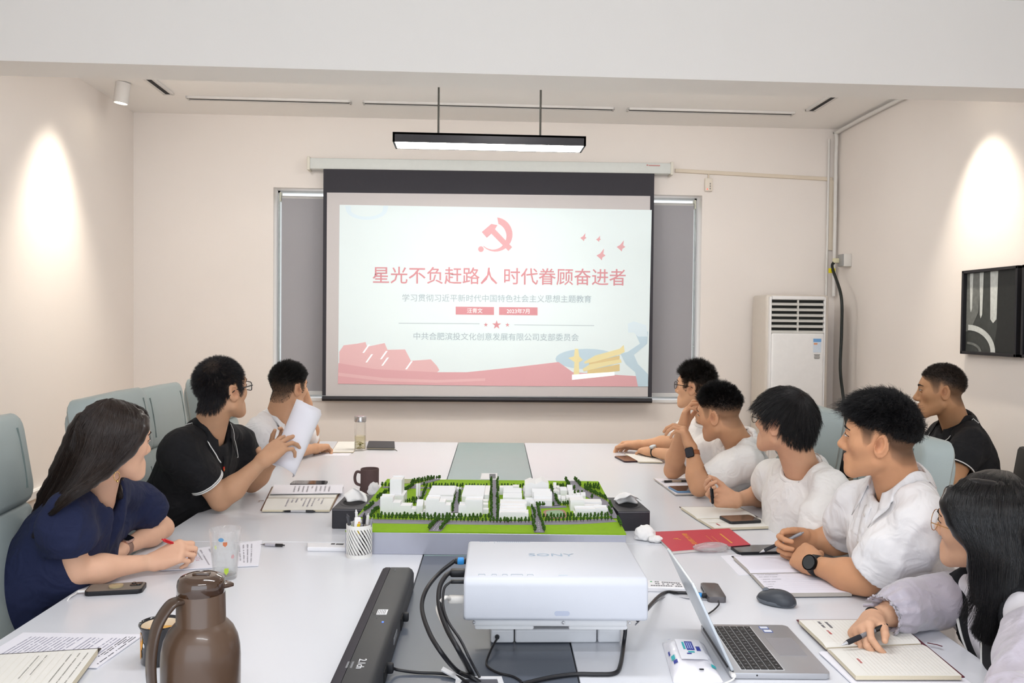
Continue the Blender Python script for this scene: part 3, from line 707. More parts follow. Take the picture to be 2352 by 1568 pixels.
# ================================================================== the room
XL, XR, YF, YB, ZC = -2.44, 2.83, 6.22, -1.9, 3.0
wall_m = mat('wall_paint', '#ebe4de', rough=.9, var=.015, scale=3, bump=.15, bscale=160)
ceil_m = mat('ceiling_paint', '#f5f3f0', rough=.92, var=.012, scale=3, bump=.1, bscale=120)
def struct(o): o['kind'] = 'structure'; return o
TA = radians(2.09)                              # the table stands at a slight angle to the room
ta, tb = np.array([sin(TA), cos(TA), 0]), np.array([cos(TA), -sin(TA), 0]); T0 = np.array([.164, 5.114, 0])
def tp(s, t, z=.75): return T0+tb*s-ta*t+np.array([0, 0, z])     # s across, t from the far edge towards the camera
TOP = .75
b = B(); b.box(((XL+XR)/2, (YF+YB)/2, -.05), (XR-XL+.4, YF-YB+.4, .1)); struct(b.done('floor', mat('floor_tile', '#b59a7c', rough=.4, var=.06, scale=4)))
b = B(); b.box(((XL+XR)/2, (YF+YB)/2, ZC+.05), (XR-XL+.4, YF-YB+.4, .1)); struct(b.done('ceiling', ceil_m))
b = B(); b.box((XL-.1, (YF+YB)/2, ZC/2), (.2, YF-YB, ZC)); struct(b.done('wall_left', wall_m))
b = B(); b.box((XR+.1, (YF+YB)/2, ZC/2), (.2, YF-YB, ZC)); struct(b.done('wall_right', wall_m))
WX0, WX1, WZ0, WZ1 = -1.43, 1.785, .915, 2.475
b = B()
b.box(((XL-.2+WX0)/2, YF+.11, ZC/2), (WX0-XL+.2, .22, ZC)); b.box(((XR+.2+WX1)/2, YF+.11, ZC/2), (XR+.2-WX1, .22, ZC))
b.box(((WX0+WX1)/2, YF+.11, WZ0/2), (WX1-WX0, .22, WZ0)); b.box(((WX0+WX1)/2, YF+.11, (ZC+WZ1)/2), (WX1-WX0, .22, ZC-WZ1)); struct(b.done('wall_far', wall_m))
b = B(); b.box((.2, 3.815, 2.8), (XR-XL, .23, .4)); struct(b.done('trim_1', ceil_m))
# ------------------------------------------------------------------ window behind the screen, blinds
metal_w = mat('white_metal', '#e4e3e1', rough=.4, var=.02)
wn = empty('window_1', ((WX0+WX1)/2, YF+.15, WZ0)); wn['kind'] = 'structure'
WW, WH = WX1-WX0, WZ1-WZ0
b = B()
for x in (-WW/2+.008, WW/2-.008): b.box((x, .03, WH/2), (.016, .05, WH))
for z in (.008, WH-.008): b.box((0, .03, z), (WW, .05, .016))
for x in (-.55, .55): b.box((x, 0, WH/2), (.04, .05, WH))
b.done('window_frame', mat('window_alu', '#c9cbc9', rough=.4, metal=.3), wn)
for x, w in ((-WW/4-.27, WW/2-.55), (0, 1.06), (WW/4+.27, WW/2-.55)):
    b = B(); b.box((x, 0, WH/2), (w, .006, WH-.1)); b.done('pane', mat('window_glass', '#fcfefd', rough=.02, trans=1, ior=1.1), wn)
sill = B(); sill.box(((WX0+WX1)/2, YF+.06, WZ0-.008), (WW, .14, .02)); struct(sill.done('trim_2', metal_w))
blind_m = mat('blind_fabric', '#a3a2a6', rough=.95, var=.03, scale=300, bump=.2, bscale=900)
def blind(x0, x1, label):
    r = empty('roller_blind', ((x0+x1)/2, YF+.07, WZ1-.062), 0, label, 'blind'); w = x1-x0
    b = B(); b.tube([(-w/2, 0, -.01), (w/2, 0, -.01)], .022, 14); b.done('blind_roller', mat('blind_tube', '#bdbcba', rough=.5), r, True)
    b = B(); b.box((0, -.02, -.74), (w, .004, 1.46)); b.done('blind_sheet', blind_m, r)
    b = B(); b.box((0, -.02, -1.462), (w, .014, .03), bev=.004); b.done('blind_bottom_bar', mat('blind_bar', '#d6d5d3', rough=.4), r)
    for x in (-w/2-.008, w/2+.008): b = B(); b.box((x, -.005, 0), (.012, .06, .07), bev=.004); b.done('blind_bracket', mat('blind_bracket', '#c8c9b8', rough=.5), r)
blind(WX0+.050, .17, 'grey roller blind in the window left of the projection screen')
blind(.20, WX1-.050, 'grey roller blind in the window right of the projection screen')
# ------------------------------------------------------------------ projection screen and the slide on it
YS = 6.13
def SP(px, py, dy=0.): return atY(px, py, YS-dy)
scr = empty('projection_screen', (0, YS, 1.5), 0, 'pull-down projection screen with black borders showing a red and white slide', 'screen')
SO = np.array([0, YS, 1.5])
def slab(name, q, m, parent, th=.003, dy=0., off=SO, py_=None):
    """flat plate facing the room from pixel corners on the screen plane"""
    b = B(); P = [SP(*p, dy)-off for p in q]; b.bm.verts.ensure_lookup_table()
    a = [b.bm.verts.new(tuple(p)) for p in P]; c = [b.bm.verts.new((p[0], p[1]+th, p[2])) for p in P]; n = len(P)
    b.bm.faces.new(a); b.bm.faces.new(c[::-1])
    for i in range(n): b.bm.faces.new((a[i], c[i], c[(i+1) % n], a[(i+1) % n]))
    return b.done(name, m, parent)
scr_black = mat('screen_border', '#3a393f', rough=.9, var=.05); scr_white = mat('screen_fabric', '#c9c5c5', rough=.9, var=.01)
slab('border_fabric', [(743, 388), (1503, 398), (1497, 912), (740, 908)], scr_black, scr, .003, 0)
slab('viewing_surface', [(751, 442), (1493.5, 450), (1488, 911), (748.5, 909)], scr_white, scr, .001, .002)
b = B(); P0, P1 = SP(740, 915)-SO, SP(1497, 920)-SO; b.tube([P0+np.array([0, 0, 0]), P1], .018, 12); b.done('bottom_bar', mat('screen_bar', '#26252a', rough=.5), scr, True)
c0, c1 = SP(709, 375)-SO, SP(1543, 387)-SO; cm = (c0+c1)/2; ca = atan2(c1[2]-c0[2], c1[0]-c0[0])*-1
b = B(); b.box((0, 0, 0), (np.linalg.norm(c1-c0), .085, .082), bev=.012, M=Matrix.Translation(Vector(cm)+Vector((0, .035, 0))) @ Matrix.Rotation(ca, 4, 'Y')); b.done('screen_housing', mat('housing_white', '#d5d9d6', rough=.45), scr, True)
for q in (c0, c1): b = B(); b.box(q+np.array([0, .035, 0]), (.022, .10, .098), bev=.006); b.done('housing_end_cap', mat('housing_cap', '#ddd9cc', rough=.5), scr)
text_obj('housing_print', '◇ screen', .022, mat('red_print', '#c77a7a', rough=.6), scr, Matrix.Translation(Vector(SP(1500, 380, .012)-SO)) @ Matrix.Rotation(pi/2, 4, 'X')) if False else None
b = B(); b.box(SP(1487, 379, .009)-SO, (.012, .002, .010)); b.box(SP(1503, 380, .009)-SO, (.085, .002, .008)); b.done('housing_print', mat('red_print', '#c08a86', rough=.6), scr)
def light(name, h, e=.06):
    return mat(name, h, rough=.9, var=.0, emit=h, estr=e)
sl_bg = light('slide_white', '#d9e5e7', .10)
slab('slide', [(780, 470), (1497, 482), (1488.5, 887), (776.5, 881)], sl_bg, scr, .0006, .0035)
RD = light('slide_red', '#d9a8ad'); RD2 = light('slide_red_deep', '#cf9299'); GYL = light('slide_grey', '#a9b8bf'); YL = light('slide_yellow', '#e6dcab'); YL2 = light('slide_gold', '#dcc894'); BL = light('slide_blue', '#bdd3df'); BL2 = light('slide_blue_pale', '#d6e6ee'); PKL = light('slide_pink', '#e0b8ba'); WHL = light('slide_bright', '#f6fbfb', .15)
def zs(pts): return [(x/2.138+600, y/2.138+340) for x, y in pts]
def zslab(name, pts, m, dy=.0045): return slab(name, zs(pts), m, scr, .0005, dy)
def stext(name, s, x0, x1, y0, y1, m, bold=0., dy=.005):
    p0, p1 = SP(x0, y0, dy)-SO, SP(x1, y1, dy)-SO; w = np.linalg.norm(p1-p0)
    c = bpy.data.curves.new(name, 'FONT'); c.body = s; c.size = 1; c.align_x = 'CENTER'; c.align_y = 'CENTER'; c.resolution_u = 2; c.offset = bold; c.extrude = .002
    t = bpy.data.objects.new(name, c); COL.objects.link(t); bpy.context.view_layer.update()
    me = bpy.data.meshes.new_from_object(t.evaluated_get(bpy.context.evaluated_depsgraph_get())); bpy.data.objects.remove(t, do_unlink=True)
    co = np.zeros(len(me.vertices)*3); me.vertices.foreach_get('co', co); co = co.reshape(-1, 3); lo, hi = co.min(0), co.max(0); k = w/(hi[0]-lo[0])
    co = (co-(lo+hi)/2)*np.array([k, k, .1]); ang = atan2(p1[2]-p0[2], p1[0]-p0[0]); mid = (p0+p1)/2
    out = np.stack([mid[0]+co[:, 0]*cos(ang)-co[:, 1]*sin(ang), mid[1]-co[:, 2], mid[2]+co[:, 0]*sin(ang)+co[:, 1]*cos(ang)], 1)
    me.vertices.foreach_set('co', out.astype(np.float32).ravel()); me.update(); me.name = name; me.materials.clear(); return link(name, me, m, scr)
stext('slide_title', '星光不负赶路人 时代眷顾奋进者', 856, 1437, 631, 637, RD2, .006)
stext('slide_subtitle', '学习贯彻习近平新时代中国特色社会主义思想主题教育', 924, 1358, 683.5, 686.5, GYL)
zslab('slide_name_box', [(955, 778), (1143, 780), (1143, 819), (955, 817)], RD2); zslab('slide_date_box', [(1168, 780), (1357, 782), (1357, 821), (1168, 819)], RD2)
stext('slide_name', '汪青文', 1073, 1108, 713, 713.3, WHL, .0, .006); stext('slide_date', '2023年7月', 1164, 1216, 714, 714.4, WHL, .0, .006)
stext('slide_footer', '中共合肥滨投文化创意发展有限公司支部委员会', 950, 1329, 771.5, 774.5, GYL)
zslab('slide_rule', [(675, 858), (1072, 861), (1072, 863.5), (675, 860.5)], GYL); zslab('slide_rule', [(1243, 866), (1635, 870), (1635, 872.5), (1243, 868.5)], GYL)
def star(cx, cy, r, name, m): zslab(name, [(cx+(r if i % 2 == 0 else r*.4)*sin(i*pi/5), cy-(r if i % 2 == 0 else r*.4)*cos(i*pi/5)) for i in range(10)], m)
star(1156, 868, 23, 'slide_star', RD2); star(1103, 867, 11, 'slide_star', RD2); star(1209, 868, 11, 'slide_star', RD2)
# emblem
arc = lambda cx, cy, r, a0, a1, n=24, ry=None: [(cx+r*cos(radians(a0+(a1-a0)*i/n)), cy-(ry or r)*sin(radians(a0+(a1-a0)*i/n))) for i in range(n+1)]
zslab('slide_emblem_sickle', arc(1150, 424, 84, 84, -138)+arc(1138, 432, 66, -130, 66), RD)
zslab('slide_emblem_knob', arc(1079, 496, 14, 0, 350, 14), RD)
zslab('slide_emblem_hammer', [(1083, 412), (1130, 372), (1160, 378), (1148, 398), (1232, 486), (1214, 505), (1130, 420), (1108, 440)], RD, .0052)
for x, y, k in ((1583, 437, .9), (1657, 445, .7), (1768, 480, 1.25), (1670, 522, 1.3)):
    zslab('slide_dove', [(x+dx*k, y+dy*k) for dx, dy in ((-18, 4), (-4, -4), (10, -22), (8, -2), (16, 4), (4, 12), (2, 22), (-6, 14))], RD)
zslab('slide_sun', arc(515, 318, 104, 0, -180, 20, 38)+arc(515, 318, 84, -180, 0, 20, 28), GYL) if False else zslab('slide_sun', [(412, 284), (440, 284)]+arc(518, 300, 80, 195, 345, 16, 36)+[(600, 284), (624, 284)]+arc(518, 300, 102, -10, -170, 16, 52), BL2)
zslab('slide_flag', [(383, 1000), (405, 968), (470, 960), (512, 952), (520, 975), (606, 957), (620, 990), (706, 988), (722, 1018), (735, 1044), (833, 1037), (862, 1068), (875, 1090), (860, 1104), (740, 1102), (560, 1088), (383, 1060)], PKL)
for x, y in ((525, 965), (612, 996), (618, 1028), (735, 1046), (540, 1012)): zslab('slide_flag_pole', [(x, y), (x+9, y), (x-20, y+40), (x-28, y+40)], WHL, .0055)
zslab('slide_ribbon', [(379, 1055), (560, 1085), (860, 1100), (1010, 1100), (1240, 1076), (1460, 1050), (1530, 1100), (1860, 1120), (1852, 1171), (1200, 1168), (376, 1157)], RD, .0048)
zslab('slide_ribbon_band', [(379, 1102), (600, 1128), (860, 1138), (1100, 1130), (1100, 1142), (860, 1152), (600, 1144), (378, 1118)], PKL, .0053)
zslab('slide_mist', arc(1600, 1035, 155, 0, 359, 24, 50), BL, .0046)
zslab('slide_column', [(1534, 1112), (1538, 1050), (1508, 1030), (1536, 1022), (1540, 985), (1556, 985), (1562, 1022), (1580, 1040), (1560, 1052), (1562, 1112)], YL, .0056)
zslab('slide_gate_roof', [(1585, 1050), (1640, 1018), (1760, 985), (1780, 966), (1785, 1000), (1765, 1012), (1640, 1048), (1590, 1058)], YL, .0056); zslab('slide_gate_body', [(1610, 1052), (1760, 1018), (1760, 1040), (1610, 1072)], YL2, .0055)
zslab('slide_gate_roof', [(1578, 1084), (1612, 1062), (1765, 1036), (1770, 1052), (1640, 1082), (1584, 1096)], YL, .0056); zslab('slide_gate_body', [(1602, 1090), (1760, 1060), (1760, 1094), (1602, 1112)], YL2, .0055)
zslab('slide_gate_base', [(1526, 1112), (1735, 1098), (1735, 1116), (1526, 1138)], WHL, .0057)
zslab('slide_wall_path', [(1765, 1010), (1800, 1000), (1860, 960), (1840, 915), (1900, 900), (1895, 960), (1830, 1015), (1850, 1060), (1900, 1110), (1900, 1170), (1850, 1170), (1836, 1100), (1790, 1060)], BL, .0058)
zslab('slide_wall_tower', [(1800, 862), (1830, 850), (1890, 870), (1898, 925), (1850, 925), (1830, 905), (1802, 905)], BL2, .0059)
# ------------------------------------------------------------------ pendant lamp over the table
lx0, lx1 = atY(902, 305, 4.9), atY(1346, 312, 4.9); lc = (lx0+lx1)/2; ll = np.linalg.norm(lx1-lx0)
pl = empty('pendant_lamp', (lc[0], 5.0, lc[2]-.055), -atan2(lx1[1]-lx0[1], lx1[0]-lx0[0]), 'long black linear pendant lamp glowing white, hung on two rods', 'lamp')
Mz = Matrix.Rotation(-atan2(lx1[2]-lx0[2], lx1[0]-lx0[0])*0, 4, 'Y')
b = B()
for x in (-ll/2+.006, ll/2-.006): b.box((x, 0, .0275), (.012, .21, .055))
for y in (-.099, .099): b.box((0, y, .0275), (ll, .012, .055))
b.box((0, 0, .05), (ll, .21, .012)); b.done('lamp_body', mat('lamp_black', '#232227', rough=.5, var=.05), pl)
b = B(); b.box((0, 0, .016), (ll-.026, .184, .03)); b.done('lamp_diffuser', mat('lamp_glow', '#ffffff', rough=.6, emit='#fff8ee', estr=24.0), pl)
for px in (1007, 1241):
    x = atY(px, 303, 5.0)[0]-lc[0]; b = B(); b.tube([(x, 0, .055), (x, 0, ZC-lc[2]+.055)], .006, 8); b.done('suspension_rod', mat('rod_black', '#2a2820', rough=.5), pl, True)
# ------------------------------------------------------------------ ceiling slots
slot_d = mat('slot_dark', '#2a2a2c', rough=.8); slot_w = mat('slot_white', '#d6d3d0', rough=.5)
def track(x0, y0, x1, y1, label):
    L_ = hypot(x1-x0, y1-y0); r = empty('ceiling_slot', ((x0+x1)/2, (y0+y1)/2, ZC), atan2(y1-y0, x1-x0), label, 'air slot')
    b = B()
    for y in (-.026, .026): b.box((0, y, -.008), (L_, .018, .016), bev=.002)
    for x in (-L_/2+.006, L_/2-.006): b.box((x, 0, -.008), (.012, .07, .016))
    b.done('slot_frame', slot_w, r); b = B(); b.box((0, 0, -.0065), (L_-.02, .034, .013)); b.done('slot_gap', slot_d, r)
track(-1.9, 5.75, -.80, 5.755, 'white framed slot in the ceiling, leftmost of the three along the far wall'); track(-.72, 5.755, 1.02, 5.76, 'white framed slot in the ceiling, middle of the three along the far wall')
track(1.11, 5.76, 2.30, 5.765, 'white framed slot in the ceiling, rightmost of the three along the far wall'); track(-1.99, 5.66, -1.99, 4.3, 'white framed slot in the ceiling running forward near the left wall'); track(2.38, 5.67, 2.38, 4.3, 'white framed slot in the ceiling running forward near the right wall')
# ------------------------------------------------------------------ downlights
def downlight(x, y, m, label, tilt=0.):
    r = empty('downlight', (x, y, ZC), 0, label, 'spotlight'); M = Matrix.Rotation(tilt, 4, 'Y')
    b = B(); b.lathe([(.045, -.002), (.045, -.13), (.04, -.132), (.038, -.118), (0, -.118)], 24, M); b.done('lamp_can', m, r, True)
    b = B(); b.lathe([(0, -.1195), (.037, -.1195), (.036, -.123), (0, -.123)], 24, M); b.done('lamp_lens', mat('spot_glow', '#ffffff', emit='#fff4dc', estr=9.0), r)
can = mat('can_white', '#d9d6d3', rough=.5)
p = on(283, 190, ZC); downlight(p[0], p[1], can, 'white cylindrical ceiling spotlight in the far left corner of the room', .12)
downlight(2.60, 4.36, mat('can_dark', '#4a4038', rough=.5), 'dark cylindrical ceiling spotlight above the pictures on the right wall', -.1)
# ------------------------------------------------------------------ trunking, boxes, conduits
beige = mat('trunk_beige', '#ddd1bf', rough=.6, var=.02)
def wall_strip(name, label, a, b_, h, d, m, wall):
    L_ = np.linalg.norm(b_-a); c = (a+b_)/2; t = (b_-a)/L_; o = empty(name, c, 0, label, 'trunking'); n = np.array([0, -1., 0]) if wall == 'far' else np.array([-1., 0, 0]) if wall == 'right' else np.array([1., 0, 0])
    s = np.cross(n, t); M = Matrix(((t[0], s[0], n[0], 0), (t[1], s[1], n[1], 0), (t[2], s[2], n[2], 0), (0, 0, 0, 1)))
    b = B(); b.box((0, 0, d*.35), (L_, h, d*.7), M=M); b.done('trunking_base', m, o); b = B(); b.box((0, 0, d*.8), (L_, h*.92, d*.4), bev=.003, M=M); b.done('trunking_cover', m, o); return o
wall_strip('cable_trunking', 'beige cable trunking running along the far wall from screen to corner', atY(1550, 392, YF), atY(1911, 412, YF), .028, .018, beige, 'far')
wall_strip('cable_trunking', 'beige vertical cable trunking in the far right corner', atY(1909, 414, YF), atY(1904, 575, YF), .045, .02, beige, 'far')
wall_strip('cable_trunking', 'white cable trunking along the foot of the left wall', np.array([XL, 3.6, .50]), np.array([XL, 5.6, .50]), .05, .035, metal_w, 'left')
cb = atY(1626, 425, YF); o = empty('screen_controller', cb, 0, 'small white remote receiver box with red light beside the window', 'controller')
b = B(); b.box((0, -.014, 0), (.058, .026, .098), bev=.005); b.done('controller_case', mat('controller_white', '#e6ddd0', rough=.5), o, True)
b = B(); b.lathe([(0, 0), (.0045, 0), (.0035, .002), (0, .003)], 12, Matrix.Translation((-.012, -.028, -.035)) @ Matrix.Rotation(pi/2, 4, 'X')); b.done('indicator_light', mat('led_red', '#ff5040', emit='#ff4030', estr=1.5), o)
for z in (-.03, -.012, .006): b = B(); b.box((.010, -.028, z), (.008, .002, .012)); b.done('controller_button', mat('button_grey', '#8b8880', rough=.5), o)
b = B(); b.tube([(0, -.012, .048), (0, -.012, .075), (.002, -.008, .085)], .006, 8); b.done('controller_lead', beige, o, True)
pipe_m = mat('conduit_white', '#dcdad6', rough=.35)
def conduit(label, pts, r): o = B().tube(pts, r, 10).done('conduit', pipe_m, None, True); tag(o, label, 'conduit'); return o
k0 = atX(2036, 243, XR-.02); conduit('white conduit climbing the far right corner and along the ceiling', spline([np.array([XR-.03, YF-.05, 1.72]), np.array([XR-.03, YF-.05, 2.3]), np.array([XR-.03, YF-.05, 2.90]), np.array([XR-.03, YF-.12, 2.965]), np.array([XR-.03, 5.0, 2.97]), np.array([XR-.03, 4.0, 2.97])], 60), .014)
conduit('thin white conduit beside the beige trunking in the far right corner', [np.array([XR-.075, YF-.02, 1.72]), np.array([XR-.075, YF-.02, 2.92])], .009)
sx = atX(1950, 598, XR); o = empty('wall_socket', sx, 0, 'white and grey surface socket box on the right wall near the corner', 'socket')
b = B(); b.box((-.03, 0, 0), (.06, .09, .095), bev=.006); b.done('socket_box', mat('socket_white', '#d8d5cf', rough=.45), o, True)
b = B(); b.box((-.064, .0, 0), (.01, .085, .088), bev=.004); b.done('socket_plate', mat('socket_grey', '#9a9a98', rough=.4), o, True)
b = B(); b.box((-.085, .03, .0), (.045, .035, .035), bev=.006); b.done('plug', mat('plug_cream', '#d9d3b2', rough=.5), o, True)
cpt = [sx+np.array(q) for q in ((-.10, .03, -.01), (-.11, .03, -.06))]+[D(1932, 680, 5.95), D(1933, 760, 5.95), D(1930, 845, 5.95), D(1936, 905, 5.95), D(1943, 960, 5.9), D(1946, 1050, 5.85), np.array([2.55, 5.9, .04])]
o = B().tube(spline(cpt, 70), .011, 10).done('power_cable', mat('cable_black', '#1b201d', rough=.45), None, True); tag(o, 'black power cable hanging down from the corner socket', 'cable')
b = B(); b.box(sx+np.array((-.115, .03, -.075))-np.array(o.location), (.05, .006, .035)); b.done('cable_tag', mat('tag_yellow', '#e8d81e', rough=.5), o)
# ------------------------------------------------------------------ standing air conditioner
ay = 5.84; a0, a1 = atY(1763, 676, ay), atY(1908, 677, ay); aw = a1[0]-a0[0]; ah = a0[2]
ac = empty('air_conditioner', ((a0[0]+a1[0])/2, ay, 0), 0, 'tall white floor-standing air conditioner in the far right corner', 'air conditioner')
acw = mat('ac_white', '#e8e7e6', rough=.3, coat=.3); acs = mat('ac_side', '#d3cbc1', rough=.5)
b = B(); b.box((0, .17, ah/2), (aw, .30, ah), bev=.02, seg=3); b.done('cabinet', acs, ac, True)
gz0, gz1 = atY(1830, 765, ay)[2], atY(1830, 689, ay)[2]; fw_ = aw*.83
b = B(); b.box((-.01, .0, (gz0)/2+.04), (fw_, .04, gz0-.08), bev=.012, seg=3); b.done('front_panel', acw, ac, True)
b = B(); b.box((-.01, .0, (gz1+ah)/2-.004), (fw_, .04, ah-gz1-.01), bev=.008); b.done('top_panel', acw, ac, True)
b = B(); b.box((-.01, .016, (gz0+gz1)/2), (fw_, .01, gz1-gz0)); b.done('grille_recess', mat('grille_dark', '#1c1f1c', rough=.7), ac)
for i in range(6):
    z = gz0+(gz1-gz0)*(i+.25)/6; b = B(); b.box((0, 0, 0), (fw_, .030, .010), bev=.003, M=Matrix.Translation((-.01, -.002, z)) @ Matrix.Rotation(radians(28), 4, 'X')); b.done('louver', mat('louver_white', '#d8d7d2', rough=.4), ac)
b = B(); b.box((-.01, -.004, (gz0+gz1)/2), (.008, .02, gz1-gz0)); b.done('grille_divider', mat('louver_white', '#d8d7d2'), ac)
for x in (-fw_/2-.016, fw_/2-.004): b = B(); b.box((x, .008, ah/2), (.014, .04, ah-.03), bev=.006); b.done('side_rail', acw, ac, True)
st = atY(1874, 793, ay)-np.array(ac.location)
b = B(); b.box((st[0], -.0215, st[2]), (.058, .001, .10)); e = b.done('energy_label', mat('label_blue_white', '#cfdbe8', rough=.5), ac)
b = B(); b.box((st[0], -.0225, st[2]+.037), (.058, .001, .024)); b.done('label_band', mat('label_blue', '#6fa3d6', rough=.5), e)
b = B(); b.box((st[0]-.012, -.0225, st[2]+.012), (.026, .001, .012)); b.done('label_arrow', mat('label_orange', '#e09a70', rough=.5), e)
b = B()
for i in range(4): b.box((st[0], -.0225, st[2]-.066-i*.009), (.044-.006*(i % 2), .001, .005))
b.done('serial_label', mat('label_print', '#8d8a85', rough=.6), ac)
b = B(); b.box((aw/2+.035, .26, .80), (.06, .09, 1.6), bev=.01); o = b.done('pipe_cover', mat('pipe_cover', '#cfc4b8', rough=.6), ac, True)
# ------------------------------------------------------------------ pictures on the right wall
def picture(y0, y1, z0, z1, label, seed):
    r = empty('framed_photograph', (XR, (y0+y1)/2, (z0+z1)/2), 0, label, 'picture'); w, h = y1-y0, z1-z0; fb = mat('frame_black', '#17151a', rough=.5)
    for y, z, sy, sz in ((0, h/2-.008, w, .016), (0, -h/2+.008, w, .016), (w/2-.008, 0, .016, h), (-w/2+.008, 0, .016, h)): b = B(); b.box((-.0225, y, z), (.045, sy, sz), bev=.002); b.done('frame_bar', fb, r)
    b = B(); b.box((-.012, 0, 0), (.02, w-.03, h-.03)); art = b.done('photo_print', mat('photo_dark', '#3c3f3d', rough=.5, var=.45, scale=26), r)
    def strip(name, poly, m, x):
        bb = B(); bb.bm.faces.new([bb.bm.verts.new((-.0225-x, (.5-u)*(w-.034), (v-.5)*(h-.034))) for u, v in poly]); return bb.done(name, m, art)
    rr = random.Random(seed); wht = mat('photo_white', '#c9cdca', rough=.5, var=.25, scale=60); mid = mat('photo_mid', '#6d706d', rough=.5, var=.4, scale=40); blk = mat('photo_black', '#1b1d1c', rough=.5, var=.4, scale=50)
    strip('tonal_shape', [(0, 0), (0, 1), (.28, 1), (.25, .5), (.1, .28), (0, .25)], mid, .0005); strip('tonal_shape', [(.62, 1), (1, 1), (1, 0), (.55, 0), (.62, .3)], blk, .0005)
    for u0, u1, bt in ((.06, .13, .5), (.26, .34, .42), (.47, .62, .36)): strip('light_shaft', [(u0, 1), (u1, 1), (u1-.01, bt+.05), ((u0+u1)/2, bt), (u0+.02, bt+.05)], wht, .001)
    n = 12; strip('arch', [(.05+.55*sin(pi/2*i/n), .34*cos(pi/2*i/n)) for i in range(n+1)]+[(.56-.0, 0)]+[(.05+.46*sin(pi/2*i/n), .27*cos(pi/2*i/n)) for i in range(n, -1, -1)], wht, .0015)
    strip('arch', [(.03+.3*sin(pi/2*i/n), .12*cos(pi/2*i/n)) for i in range(n+1)]+[(.03+.25*sin(pi/2*i/n), .09*cos(pi/2*i/n)) for i in range(n, -1, -1)], mid, .0015)
q0, q1 = atX(2209, 622, XR-.045), atX(2337, 610, XR-.045); z_t = q0[2]; z_b = atX(2204, 812, XR-.045)[2]
picture(q1[1]-.0, q0[1], z_b, z_t, 'black framed black and white photograph on the right wall, left of two', 3)
picture(q1[1]-.5, q1[1]-.035, z_b, z_t, 'black framed photograph on the right wall, cut off by the picture edge', 5)
# ------------------------------------------------------------------ chairs
leather = mat('chair_leather', '#a0abaa', rough=.45, var=.03, scale=12, bump=.12, bscale=260); seam_m = mat('chair_seam', '#6d7a78', rough=.6); chrome = mat('chair_metal', '#9a9c9e', rough=.25, metal=1); plast = mat('chair_plastic', '#1c1c1e', rough=.5)
def cushion(w, h, t, r=.03, bulge=.012, nx=12, nz=12):
    """padded slab, lies in XZ, faces +Y"""
    b = B(); pr_ = rounded(w, h, r, 4); bm = b.bm
    V = []; n = len(pr_)
    for s, (ins, y) in enumerate(((.0, -t/2+.008), (.0, t/2-.012), (.006, t/2-.003), (.018, t/2+.001), (.06, t/2+bulge*.6), (.12, t/2+bulge))):
        V.append([bm.verts.new((x*(1-2*ins/w), y, z*(1-2*ins/h))) for x, z in pr_])
    V.insert(0, [bm.verts.new((x*(1-.016/w), -t/2, z*(1-.016/h))) for x, z in pr_])
    for a, c in zip(V, V[1:]):
        for i in range(n): bm.faces.new((a[i], a[(i+1) % n], c[(i+1) % n], c[i]))
    bm.faces.new(V[-1]); bm.faces.new(V[0][::-1]); return b
def make_chair():
    r = empty('office_chair')
    T = lambda me, M: (me.transform(M), me)[1]
    def add(name, b, M, m):
        me = b.mesh(name); me.transform(M); me.polygons.foreach_set('use_smooth', np.ones(len(me.polygons), bool)); me.set_sharp_from_angle(angle=radians(45)); return link(name, me, m, r)
    tilt = Matrix.Translation((0, -.22, .50)) @ Matrix.Rotation(radians(9), 4, 'X')
    add('seat', cushion(.50, .48, .10), Matrix.Translation((0, 0, .44)) @ Matrix.Rotation(pi/2, 4, 'X') @ Matrix.Rotation(pi, 4, 'Y'), leather)
    add('backrest', cushion(.50, .43, .085, .04), tilt @ Matrix.Translation((0, 0, .205)), leather)
    add('headrest', cushion(.50, .255, .10, .05), tilt @ Matrix.Translation((0, .006, .545)), leather)
    add('back_shell', cushion(.44, .62, .03, .06, 0), tilt @ Matrix.Translation((0, -.055, .33)), leather)
    for x in (-.185, .185):
        b = B(); b.tube([(x, .0475, .05), (x, .0500, .2), (x, .0475, .36)], .004, 6); b.tube([(x, .0605, .46), (x, .0635, .55), (x, .0605, .63)], .004, 6); me = b.mesh('seam'); me.transform(tilt); link('seam', me, seam_m, r)
    for x in (-.27, .27):
        b = B(); b.tube([(x, .16, .66), (x, -.12, .66)], .02, 10, flat=1.3); b.done('armrest', leather, r, True); b = B(); b.tube([(x, .02, .65), (x, .0, .5), (x*.8, -.02, .42)], .014, 8); b.done('arm_support', chrome, r, True)
    b = B(); b.lathe([(.028, .09), (.028, .30), (.022, .30), (.022, .40), (.09, .40), (.09, .415), (0, .415)], 16); b.done('gas_column', chrome, r, True)
    for k in range(5):
        a = 2*pi*k/5; b = B(); b.tube([(0, 0, .10), (.15*cos(a), .15*sin(a), .095), (.29*cos(a), .29*sin(a), .07)], [.028, .024, .016], 8); lg = b.done('leg', chrome, r, True)
        b = B(); M = Matrix.Translation((.29*cos(a), .29*sin(a), .028)) @ Matrix.Rotation(a, 4, 'Z') @ Matrix.Rotation(pi/2, 4, 'X'); b.lathe([(.0, -.022), (.024, -.022), (.028, -.016), (.028, .016), (.024, .022), (0, .022)], 14, M); b.done('caster', plast, lg, True)
    return r
CH0 = make_chair(); _first = [True]
def chair(x, y, face, label, sc=1.0):
    r = CH0 if _first[0] else copy_tree(CH0); _first[0] = False
    r.location = (x, y, 0); r.rotation_euler = (0, 0, -radians(face)); r.scale = (sc, sc, sc); tag(r, label, 'chair', 'grey-green leather office chairs'); return r
